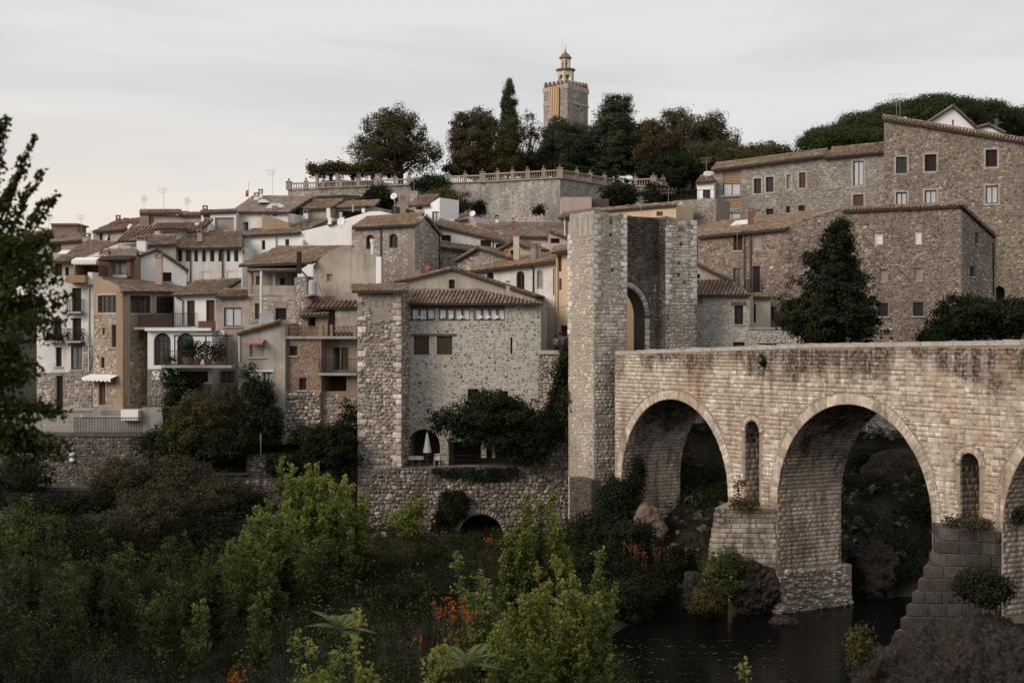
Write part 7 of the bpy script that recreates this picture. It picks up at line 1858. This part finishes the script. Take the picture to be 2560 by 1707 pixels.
# ------------------------------------------------------------------ people
def person(label, x, Y, zfoot, face, shirt, trousers='trousers', pose=0, backpack=False, h=1.72):
    bx, by = (x - 1280) * Y / FPX, Y
    t = thing('person', label, 'person', (bx, by, zfoot)); s = h / 1.72
    ca, sa = math.cos(face), math.sin(face)
    def W(p): return (bx + (p[0] * ca - p[1] * sa) * s, by + (p[0] * sa + p[1] * ca) * s, zfoot + p[2] * s)
    def skinned(name, pts, edges, rad, mat):
        me = bpy.data.meshes.new(name); me.from_pydata([W(p) for p in pts], edges, []); o = link(name, me, t, mat)
        sk = o.modifiers.new('skin', 'SKIN'); sk.use_smooth_shade = True
        for v, r in zip(me.skin_vertices[0].data, rad): v.radius = (r * s, r * s)
        me.skin_vertices[0].data[0].use_root = True
        sb = o.modifiers.new('sub', 'SUBSURF'); sb.levels = 1; sb.render_levels = 1; return o
    a = .12 if pose == 0 else .2
    el_l, wr_l, el_r, wr_r = (-.27, .02, 1.08), (-.26, -.1, .84), (.27, .02, 1.08), (.26, -.1, .84)
    if pose == 1: wr_r = (.1, -.28, 1.18); el_r = (.26, -.08, 1.08)
    pts = [(0, 0, .93), (0, .01, 1.1), (0, .02, 1.28), (0, .02, 1.42), (0, 0, 1.5), (0, -.02, 1.58), (0, -.01, 1.67),
           (-.18, .02, 1.38), el_l, wr_l, (-.25, -.13, .75), (.18, .02, 1.38), el_r, wr_r, (wr_r[0] * .95, wr_r[1] - .06, wr_r[2] - .05),
           (-.09, 0, .88), (-.1, -.02, .48), (-.1, .03, .08), (-.1, -.12, .04), (.09, 0, .88), (.1, -.04, .48), (.1, .02, .08), (.1, -.13, .04)]
    ed = [(0, 1), (1, 2), (2, 3), (3, 4), (4, 5), (5, 6), (3, 7), (7, 8), (8, 9), (9, 10), (3, 11), (11, 12), (12, 13), (13, 14), (0, 15), (15, 16), (16, 17), (17, 18), (0, 19), (19, 20), (20, 21), (21, 22)]
    rad = [.13, .12, .14, .11, .055, .095, .085, .065, .042, .033, .035, .065, .042, .033, .035, .09, .06, .042, .035, .09, .06, .042, .035]
    skinned('body', pts, ed, rad, 'skin')
    sp = pts[:4] + [pts[7], tuple(np.array(pts[7]) * .4 + np.array(pts[8]) * .6), pts[11], tuple(np.array(pts[11]) * .4 + np.array(pts[12]) * .6)]
    skinned('shirt', sp, [(0, 1), (1, 2), (2, 3), (3, 4), (4, 5), (3, 6), (6, 7)], [.155, .15, .165, .12, .09, .065, .09, .065], shirt)
    skinned('trousers', [(0, 0, .92), (-.09, 0, .86), (-.1, -.02, .48), (-.1, .03, .1), (.09, 0, .86), (.1, -.04, .48), (.1, .02, .1)], [(0, 1), (1, 2), (2, 3), (0, 4), (4, 5), (5, 6)], [.15, .115, .08, .065, .115, .08, .065], trousers)
    m = MB(); c = W((0, .015, 1.66)); m.lathe(c, [(.1 * s, -.06), (.108 * s, 0), (.09 * s, .07), (.04 * s, .105)], 10); m.build('hair', 'hair', t, True)
    m = MB(); c = W((0, -.105, 1.59)); m.box(c, (.025, .03, .04)); m.build('nose', 'skin', t)
    if backpack: m = MB(); c = W((0, .19, 1.24)); m.lathe((c[0], c[1], c[2] - .25), [(.1, 0), (.15, .06), (.16, .38), (.08, .48)], 8); m.build('backpack', 'shirt_dark', t)
    return t
zs = CH + (853.5 - 895) * 100 / FPX
person('person in a white top on the lane beside the riverside house', 1390, 100.5, zs, .6, 'shirt_white', h=1.62)
person('person in a pale blue shirt standing near the gate tower', 1406, 100.2, zs, 2.6, 'shirt_blue', pose=1)
person('person in dark clothes behind the two others on the lane', 1400, 103.0, zs + .05, 0.2, 'shirt_dark')
person('person in a reddish top at the doorway of the ochre house', 1417, 103.2, zs + .05, 1.0, 'shirt_red')
person('person with a dark backpack walking along the bridge', 2228, 77.2, 14.5, 2.9, 'shirt_dark', backpack=True)

# ------------------------------------------------------------------ terrace furniture of the riverside house
c = CPL.px(1068, 1166, -.35); um = thing('closed_parasol', 'closed white parasol standing under the terrace arch', 'parasol', c)
m = MB(); m.tube([c, c + Vector((0, 0, 2.45))], .025, 6); m.build('pole', 'wood_light', um)
m = MB(); m.lathe(c, [(.06, .95), (.3, .98), (.27, 1.2), (.15, 1.8), (.06, 2.32), (.02, 2.4)], 10); m.build('canopy', 'canvas', um)
for i, (x, lab) in enumerate(((1030, 'white terrace table nearest the square tower'), (1048, 'small table with a white cloth beside the parasol'), (1092, 'white chair at the right side of the terrace arch'))):
    c = CPL.px(x, 1166, -.45 + .1 * i); t = thing('terrace_table' if i < 2 else 'terrace_chair', lab, 'table' if i < 2 else 'chair', c); m = MB()
    if i < 2: m.lathe(c, [(.2, 0), (.04, .05), (.035, .68)], 8); m.build('leg', 'metal', t); m = MB(); m.lathe(c, [(.36, .5), (.34, .7), (.33, .72)], 12); m.build('tablecloth', 'canvas', t)
    else:
        m.box((c.x, c.y, c.z + .44), (.42, .42, .05)); m.build('seat', 'canvas', t); m = MB(); m.box((c.x, c.y + .2, c.z + .68), (.42, .04, .42)); m.build('backrest', 'canvas', t)
        for sx in (-.18, .18):
            for sy in (-.18, .18): m = MB(); m.box((c.x + sx, c.y + sy, c.z + .21), (.04, .04, .42)); m.build('leg', 'canvas', t)
for i, x in enumerate((1022, 1046, 1077, 1106, 1130, 1155, 1203, 1222, 1244)):
    c = CPL.px(x, 799.5, .06); t = thing('table_lamp', ['white lamp at the left end of the window strip', 'second white lamp in the left window strip', 'third white lamp in the left window strip', 'white lamp at the left of the middle window strip', 'white lamp in the centre of the middle window strip', 'white lamp at the right of the middle window strip', 'white lamp first in the right window strip', 'white lamp in the middle of the right window strip', 'white lamp last in the right window strip'][i], 'lamp', c)
    m = MB(); m.lathe(c, [(.05, 0), (.015, .03), (.015, .14)], 6); m.build('stand', 'metal', t); m = MB(); m.lathe(c, [(.15, .12), (.13, .22), (.05, .3)], 10); m.build('lamp_shade', 'canvas', t)

# ------------------------------------------------------------------ the wild river bank in front
def pt_on(px, Y, dz=0): x = (px - 1280) * Y / FPX; return (x, Y, float(ground_z(x, Y)) + dz)
def hgt(py, Y, b): return CH + (853.5 - py) * Y / FPX - b[2]
def poplar(label, px, ptop, Y, wpx, nst, mat='leaf_poplar', leaf=.085, per_m=34, group=None, lean=(0, 0), rn=(0, 1), twig=.5, name='poplar_sapling', cat='sapling', bare=.1):
    b = pt_on(px, Y); return stems_plant(label, b, max(.8, hgt(ptop, Y, b)), wpx / FPX * Y, nst, mat, leaf, per_m, name, cat, group, bare, twig, lean, rn)
# bright clump left of the riverside house
poplar('tall bright green poplar clump left of the square tower', 765, 1150, 76, 112, 34, per_m=66, leaf=.085)
poplar('bright green poplar touching the foot of the square tower', 868, 1195, 78, 78, 20, per_m=60, leaf=.085)
poplar('rounded bright poplar lower in front of the tall clump', 680, 1250, 70, 105, 24, per_m=58, leaf=.08, rn=(0, .9))
poplar('dense green poplar clump before the cobbled embankment', 620, 1330, 66, 88, 18, per_m=52, leaf=.078, rn=(0, .8))
poplar('shaded poplar below the bright clump', 800, 1330, 68, 80, 12, 'leaf_poplar_dark', per_m=40)
# the two yellow green trees in the middle
poplar('yellow green poplar standing before the rubble arch', 1340, 1235, 60, 92, 26, 'leaf_yellow', .078, 66, rn=(0, .9))
poplar('broad yellow green poplar in the centre of the near bank', 1385, 1420, 46, 170, 46, 'leaf_yellow', .062, 78, rn=(0, 1), twig=.45)
poplar('side stems of the yellow green poplar leaning left', 1215, 1385, 52, 60, 8, 'leaf_poplar', .075, 36, lean=(-.06, 0))
poplar('side stems of the yellow green poplar leaning towards the river', 1480, 1375, 52, 50, 8, 'leaf_yellow', .07, 36, lean=(.08, 0), rn=(0, .8))
poplar('low poplar thicket at the bottom edge right of the feathered sumac', 1300, 1560, 43, 95, 12, 'leaf_yellow', .065, 44, rn=(0, .7))
poplar('thin yellow sapling with large round leaves at the bottom edge', 915, 1528, 41, 32, 3, 'leaf_yellow', .12, 20, rn=(.45, 1))
poplar('leafy green sapling at the bottom edge left of the thin yellow one', 800, 1590, 42, 80, 9, 'leaf_poplar', .075, 34)
poplar('yellow leaved sprout at the bottom edge between the two sumacs', 1060, 1615, 41, 60, 5, 'leaf_yellow', .11, 16, rn=(.4, 1))
poplar('lone sprig rising from the water at the bottom edge', 1862, 1660, 44, 14, 2, 'leaf_yellow', .09, 24, rn=(.3, 1))
poplar('slender yellow green sapling alone in the grass', 650, 1478, 56, 32, 5, 'leaf_yellow', .075, 30, rn=(.1, .8))
poplar('pale sapling left of the slender yellow one', 500, 1500, 58, 36, 5, 'leaf_poplar', .07, 24, rn=(.2, .9))
poplar('sapling with silvery leaf tips in the dark grass', 375, 1490, 58, 36, 6, 'leaf_poplar_dark', .075, 28, rn=(.2, 1))
poplar('short green sapling right of the silvery one', 440, 1450, 60, 34, 6, 'leaf_poplar_dark', .075, 28, rn=(.1, 1))
poplar('sapling at the left picture edge in the shade', 70, 1480, 52, 50, 6, 'leaf_poplar_dark', .07, 26)
poplar('dim sapling beside the one at the left edge', 160, 1420, 56, 50, 7, 'leaf_poplar_dark', .075, 28)
rg = np.random.default_rng(5)
ORD = ['first', 'second', 'third', 'fourth', 'fifth', 'sixth', 'seventh', 'eighth', 'ninth', 'tenth', 'eleventh']
for nm, Y0, n_, t0, x0, x1 in (('back', 82, 10, 1345, 20, 690), ('middle', 72, 11, 1385, -10, 740), ('front', 63, 10, 1440, 90, 700)):
    for i in range(n_):
        px = x0 + (x1 - x0) * (i + rg.uniform(.1, .9)) / n_; Y = Y0 + rg.uniform(-3, 3)
        poplar('%s dark poplar sapling from the left in the %s row of the thicket' % (ORD[i], nm), px, t0 + rg.uniform(-45, 40), Y, rg.uniform(30, 58), int(rg.integers(5, 9)), 'leaf_poplar_dark', .085, 38, 'poplar saplings of the left thicket', rn=(0, rg.uniform(.65, 1)))
# rounded shrubs farther back
for lab, bs, mt, nc in (('brownish green shrub in front of the grey embankment', [bl(400, 1290, 88, 85, 90), bl(330, 1330, 88, 80, 70)], 'leaf_grey', 330), ('pale grey green shrub beside the brownish one', [bl(520, 1260, 90, 60, 62), bl(510, 1340, 90, 70, 60)], 'leaf_grey', 280),
                        ('dark shrub mass below the grey embankment wall', [bl(210, 1350, 84, 120, 60), bl(300, 1400, 82, 110, 60)], 'leaf_shrub', 360), ('green shrub at the left edge under the wall', [bl(60, 1330, 86, 90, 65)], 'leaf_poplar_dark', 240), ('tall grassy shrub poking above the embankment', [bl(330, 1190, 95, 55, 40), bl(470, 1190, 95, 60, 35)], 'leaf_grey', 160),
                        ('dark shrub at the foot of the poplar clump', [bl(880, 1420, 80, 85, 60), bl(760, 1440, 76, 90, 60)], 'leaf_dark', 300)):
    b0 = bs[0]; tree(lab, bs, (b0[0][0], b0[0][1], float(ground_z(b0[0][0], b0[0][1]))), mt, nc, 42, .6, .085, name='bank_shrub', cat='shrub', nl=16, r0=.05, crown='foliage', stem='stem', shell=(.35, 1.05))
for lab, bs, mt, nc in (('ragged brown weeds spilling over the mossy garden wall', [bl(300, 1185, 96.5, 50, 45), bl(250, 1215, 96.5, 45, 32)], 'leaf_grey', 130), ('dark bush climbing the left end of the mossy garden wall', [bl(60, 1190, 97, 70, 45)], 'leaf_dark', 150), ('leafy scrub hiding the plain part of the embankment', [bl(150, 1260, 94, 75, 28), bl(240, 1255, 94, 55, 24)], 'leaf_shrub', 190), ('dark scrub along the water left of the grey boulder', [bl(1640, 1470, 81, 70, 34), bl(1570, 1530, 77, 60, 40)], 'leaf_shrub', 260), ('dark weeds at the left end of the grey embankment', [bl(30, 1265, 93, 70, 30), bl(-20, 1225, 96, 50, 50)], 'leaf_shrub', 130), ('scrubby growth over the middle of the embankment wall', [bl(440, 1190, 95.5, 85, 55), bl(350, 1220, 95, 60, 50), bl(560, 1215, 95, 60, 40)], 'leaf_grey', 330),
                        ('dark scrub at the foot of the cobbled embankment', [bl(610, 1255, 92, 70, 36)], 'leaf_shrub', 130), ('dark scrub between the gate tower foot and the yellow poplar', [bl(1470, 1325, 90, 60, 50), bl(1530, 1330, 90, 40, 40)], 'leaf_dark', 190)):
    b0 = bs[0]; tree(lab, bs, (b0[0][0], b0[0][1], float(ground_z(b0[0][0], b0[0][1]))), mt, nc, 42, .55, .085, name='bank_shrub', cat='shrub', nl=16, r0=.04, crown='foliage', stem='stem', shell=(.3, 1.05))
for lab, bs, mt, nc in (('feathery dark elder below the pale boulder', [bl(940, 1440, 82, 95, 55), bl(1060, 1420, 84, 90, 55)], 'leaf_shrub', 320), ('dark feathery shrub behind the orange flowers', [bl(1010, 1530, 70, 110, 70), bl(1120, 1500, 72, 80, 60)], 'leaf_shrub', 330), ('rust tinted shrub on the slope under the tower', [bl(930, 1400, 86, 60, 22)], 'leaf_rust', 60),
                        ('green bush at the bottom of the rubble base', [bl(1010, 1310, 94, 45, 40), bl(1040, 1270, 95, 25, 30)], 'leaf_poplar', 110), ('dark bush below the rubble arch', [bl(1180, 1375, 90, 100, 45)], 'leaf_dark', 220), ('shadowed bush between yellow poplar and boulders', [bl(1500, 1420, 80, 80, 60), bl(1560, 1500, 76, 60, 60)], 'leaf_dark', 280)):
    b0 = bs[0]; tree(lab, bs, (b0[0][0], b0[0][1], float(ground_z(b0[0][0], b0[0][1]))), mt, nc, 42, .55, .08, name='bank_shrub', cat='shrub', nl=14, r0=.05, crown='foliage', stem='stem', shell=(.35, 1.05))
for lab, x, y, Y, rx, rz, mt, nc in (('bright edged bush growing between the two boulders', 1810, 1430, 79, 55, 60, 'leaf_poplar_dark', 200), ('bush in front of the grey boulder', 1770, 1500, 76, 40, 35, 'leaf_olive', 100), ('grassy bush left of the grey boulder', 1690, 1410, 84, 60, 45, 'leaf_shrub', 180), ('dark bush on the shoulder of the corner rock', 2460, 1470, 58, 70, 40, 'leaf_dark', 170), ('creeper hanging from the third arch pier', 2535, 1285, 66, 32, 22, 'leaf_dark', 70), ('thin yellowing bush at the edge of the corner rock', 2150, 1610, 54, 26, 55, 'leaf_olive', 50),
                                   ('small autumn sapling growing on the middle pier', 1846, 1215, 80.3, 18, 26, 'leaf_rust', 14), ('tuft of weeds on top of the middle pier', 1850, 1258, 79, 45, 8, 'leaf_brown', 20), ('dark tuft rooted under the bridge parapet', 1905, 900, 79.5, 9, 14, 'leaf_dark', 14), ('weeds on top of the stepped pier', 2420, 1305, 66.2, 70, 8, 'leaf_grey', 30)):
    tree(lab, [bl(x, y, Y, rx, rz)], P(x, y + rz * 1.2, Y), mt, nc, 36 if nc > 15 else 12, .5 if rx > 20 else .2, .075, name='bank_bush', cat='bush', nl=10, r0=.04 if rx > 20 else .02, crown='foliage', stem='stem')
# feathered sumacs
b = pt_on(850, 46); pinnate('feathered sumac with a whorl of long leaves left of the thin yellow sapling', b, hgt(1560, 46, b), 10, 1.25, 'frond', leafl=.27)
b = pt_on(1165, 42); pinnate('large feathered sumac at the bottom edge left of the yellow poplar', b, hgt(1650, 42, b), 12, 1.45, 'frond', leafl=.3)
# orange flowers
for lab, x, y, Y, n, rx, rz in (('patch of orange flowers between the sumac and the yellow poplar', 1130, 1530, 50, 56, 60, 38), ('orange flowers below the first patch near the big sumac', 1100, 1620, 46, 22, 55, 30), ('little orange flower cluster at the bottom left of centre', 588, 1690, 45, 22, 18, 16), ('orange flowers among the weeds under the first arch', 1610, 1372, 82, 40, 60, 16), ('few orange flowers at the mouth of the rubble arch', 1225, 1345, 86, 9, 12, 8)):
    c = P(x, y, Y); k = Y / FPX; C = np.stack((c.x + RNG.normal(0, rx * k * .55, n), Y + RNG.normal(0, .6, n), c.z + RNG.normal(0, rz * k * .55, n)), 1)
    f = thing('flowers', lab, 'flowers', (c.x, c.y, c.z - rz * k - .3)); CC = np.repeat(C, 5, 0) + RNG.normal(0, .035, (n * 5, 3))
    me = leaf_mesh('petals', CC, unit_rand(n * 5) + np.array((0, -.6, .5)), .035 * RNG.uniform(.7, 1.4, n * 5), RNG.random(n * 5), .8); me.materials.append(MATS['flower_orange']); link('petals', me, f)['kind'] = 'stuff'
    m = MB(); 
    for i in range(n): m.tube([(C[i][0] + RNG.normal(0, .1), C[i][1] + .05, C[i][2] - .7), tuple(C[i])], .006, 3, False)
    m.build('stems', 'bark_young', f)['kind'] = 'stuff'
# grasses and low weeds everywhere on the bank
def scatter(n, x0, x1, y0, y1, keep):
    X = RNG.uniform(x0, x1, n); Yv = y0 + (y1 - y0) * RNG.random(n) ** 1.3; Z = ground_z(X, Yv); ok = keep(X, Yv, Z) & (np.abs(X) < Yv * .40 + 2); return X[ok], Yv[ok], Z[ok]
dry = lambda X, Yv, Z: Z > WATER + .15
X, Yv, Z = scatter(11000, -38, 14, 34, 98, dry); tufts('grass', 'grass', X, Yv, Z, RNG.uniform(.4, 1.3, len(X)), 7, .014, .5)
X, Yv, Z = scatter(5200, -36, 12, 36, 98, dry)
def weeds(name, X, Yv, Z, h, per, leaf, mat, spread=.28, rn=(0, 1)):
    n = len(X) * per; H = np.repeat(h, per); u = RNG.random(n) ** .8
    C = np.stack((np.repeat(X, per) + RNG.normal(0, spread, n), np.repeat(Yv, per) + RNG.normal(0, spread, n), np.repeat(Z, per) + H * u), 1)
    N = unit_rand(n) + np.array((0, -.2, .6)); r = np.clip(np.repeat(RNG.random(len(X)), per) * .55 + u * .3 + RNG.random(n) * .15, 0, 1) * (rn[1] - rn[0]) + rn[0]
    me = leaf_mesh(name, C, N, leaf * RNG.uniform(.6, 1.4, n), r); me.materials.append(MATS[mat]); o = link(name, me); o['kind'] = 'stuff'
weeds('undergrowth', X, Yv, Z, RNG.uniform(.4, 1.4, len(X)), 44, .055, 'leaf_shrub')
X, Yv, Z = scatter(900, -34, 8, 38, 90, dry); weeds('bright_weeds', X, Yv, Z, RNG.uniform(.6, 2.0, len(X)), 40, .06, 'leaf_poplar_dark', .22)
X, Yv, Z = scatter(3200, 2, 32, 84, 104, lambda X, Yv, Z: (Z > WATER + .2) & ~((X > 3) & (Yv < 92 - (X - 7) * 1.5 + 5) & (Yv > 92 - (X - 7) * 1.732 - 2)))
weeds('bank_undergrowth', X, Yv, Z, RNG.uniform(.3, .9, len(X)), 40, .08, 'leaf_dark', .35)
n = 900; X = RNG.uniform(4, 31, n); Yv = RNG.uniform(86, 103.5, n); Z = ground_z(X, Yv); ok = Z > WATER; X, Yv, Z = X[ok], Yv[ok], Z[ok]; n = len(X); T = np.stack((X, Yv, Z), 1); A = []
for i in range(n):
    q = Matrix.Rotation(RNG.uniform(0, 6.28), 3, 'Z') @ Matrix.Rotation(RNG.normal(1.1, .4), 3, 'X'); w = RNG.uniform(.2, .9) * RNG.uniform(.5, 1.2); A.append(np.array(q) * np.array((w, w * .8, w * .45)))
rb = thing('bank_rubble', 'loose dark stones strewn over the bank behind the bridge', 'rubble', (15, 95, 4)); pieces(rb, 'stone', 'rubble', T, A, 'stone_dark', 0, 'stones')
# leaves and weed mats drifting on the river
n = 260; X = RNG.uniform(3, 13, n); Yv = RNG.uniform(62, 72, n); C = np.stack((X, Yv + .15 * np.sin(X * 3), np.full(n, WATER + .02)), 1); C[:, 1] = np.round(C[:, 1] * .7) / .7 + RNG.normal(0, .18, n)
me = leaf_mesh('floating_leaves', C, np.array((0, 0, 1.0)) + RNG.normal(0, .08, (n, 3)), .1 * RNG.uniform(.5, 1.6, n), RNG.random(n)); me.materials.append(MATS['leaf_grey']); o = link('floating_leaves', me); o['kind'] = 'stuff'

# ------------------------------------------------------------------ the near tree on the left edge, out of focus
def near_tree():
    Y = 17.0; k = Y / FPX
    b = (-8.6, 17.4, float(ground_z(-8.6, 17.4)))
    t = thing('near_tree', 'dark out of focus tree leaning in from the left edge', 'tree', b); m = MB(); Cs, Ns, Rs = [], [], []
    m.tube([b, (-8.4, 17.3, 8), (-8.0, 17.2, 14), (-7.6, 17.1, 18)], [.22, .17, .11, .03], 8)
    def spray(a, e, n, sp, leaf=.05):
        a, e = P(*a), P(*e); m.tube([a, a.lerp(e, .5) + Vector((0, 0, -.05)), e], [.018, .011, .004], 4, False)
        n = int(n * 1.35); f = RNG.random(n) ** .8; C = np.array(a) + (np.array(e) - np.array(a)) * f[:, None] + RNG.normal(size=(n, 3)) * sp * (1.1 - f[:, None] * .75) * np.array((1, 1.4, 1)); Cs.append(C)
        N = unit_rand(n); Ns.append(N); Rs.append(np.clip(RNG.random(n) * .7 + .3 * RNG.random(), 0, 1))
    # upper feathery shoots against the sky
    for a, e, n in (((-40, 560, Y), (22, 292, Y), 150), ((-45, 590, Y), (4, 300, Y), 170), ((-20, 600, Y), (88, 340, Y), 140), ((0, 590, Y), (60, 385, Y), 90), ((0, 610, Y), (106, 425, Y), 110), ((30, 640, Y), (142, 488, Y), 130), ((20, 620, Y), (112, 500, Y), 80),
                    ((-60, 520, Y), (-5, 330, Y), 200), ((0, 660, Y), (70, 470, Y), 110), ((-40, 640, Y), (40, 440, Y), 150), ((-60, 600, Y), (20, 480, Y), 200)): spray(a, e, n, .055)
    for i in range(34):
        a = RNG.uniform(-70, 20); y = RNG.uniform(600, 850); L = RNG.uniform(60, 190)
        xe = min(a + L, 200 - max(0, abs(y - 715) - 80) * .5); spray((a - 30, y + 30, Y + RNG.normal(0, .5)), (xe, y - RNG.uniform(-15, 60), Y + RNG.normal(0, .5)), 105, .10)
    for i in range(9): y = RNG.uniform(860, 970); spray((-50, y - 20, Y), (RNG.uniform(30, 118), y + RNG.uniform(-10, 25), Y), 90, .10)
    for i in range(17): y = RNG.uniform(1010, 1120); spray((-50, y - 20, Y), (RNG.uniform(70, 205) - max(0, y - 1090) * .8, y + RNG.uniform(0, 50), Y), 95, .10)
    for i in range(22): spray((-110, RNG.uniform(500, 1120), Y), (RNG.uniform(-60, 10), RNG.uniform(560, 1150), Y), 110, .13)
    C = np.concatenate(Cs); me = leaf_mesh('foliage', C, np.concatenate(Ns), .038 * RNG.uniform(.6, 1.3, len(C)), np.concatenate(Rs), .62); me.materials.append(MATS['leaf_near']); link('foliage', me, t)
    m.build('trunk', 'bark', t)
near_tree()

# ------------------------------------------------------------------ cables slung between the houses
for lab, pts in (('thin black cable sagging across the fronts of the white arched house and the gate', ((1340, 762, 104.5), (1425, 760, 96.5))), ('drooping cable in front of the white townhouse', ((110, 742, 107.5), (226, 716, 107.3))), ('long cable along the grey loggia house', ((622, 744, 104.2), (766, 742, 103.6))), ('cable running down the plaster gable beside the loggia', ((790, 668, 103.6), (806, 735, 103.4)))):
    a, b = P(*pts[0]), P(*pts[1]); m = MB(); m.tube([a.lerp(b, i / 8) - Vector((0, 0, .35 * math.sin(math.pi * i / 8))) for i in range(9)], .016, 4); tag(m.build('cable', 'iron'), lab, 'cable')

# ------------------------------------------------------------------ unseen trees added left of and behind the camera to shade the near bank
def added_shade_trees():
    C, N = [], []
    rg = np.random.default_rng(21)
    spots = [(-27 - .10 * y + rg.uniform(-1.5, 1.5), y, rg.uniform(19, 23)) for y in range(6, 64, 5)] + [(-38 - .1 * y, y + 2, rg.uniform(20, 25)) for y in range(0, 60, 7)] + [(x, -9 + rg.uniform(-2, 2), rg.uniform(19, 24)) for x in range(-34, 30, 7)]
    m = MB()
    for x, y, h in spots:
        g = max(float(ground_z(x, max(y, 12))), 2.0); n = 1500; d = unit_rand(n) * (rg.random((n, 1)) ** .35)
        C.append(np.array((x, y, g + h * .55)) + d * np.array((4.6, 4.6, h * .47))); N.append(unit_rand(n)); m.tube([(x, y, g - .5), (x, y, g + h * .6)], [.3, .12], 6)
    C = np.concatenate(C); me = leaf_mesh('added_shade_trees', C, np.concatenate(N), .42, RNG.random(len(C))); me.materials.append(MATS['leaf_dark']); o = link('added_shade_trees', me); o['kind'] = 'stuff'
    o2 = m.build('woods_trunks', 'bark', None); o2['kind'] = 'stuff'
added_shade_trees()
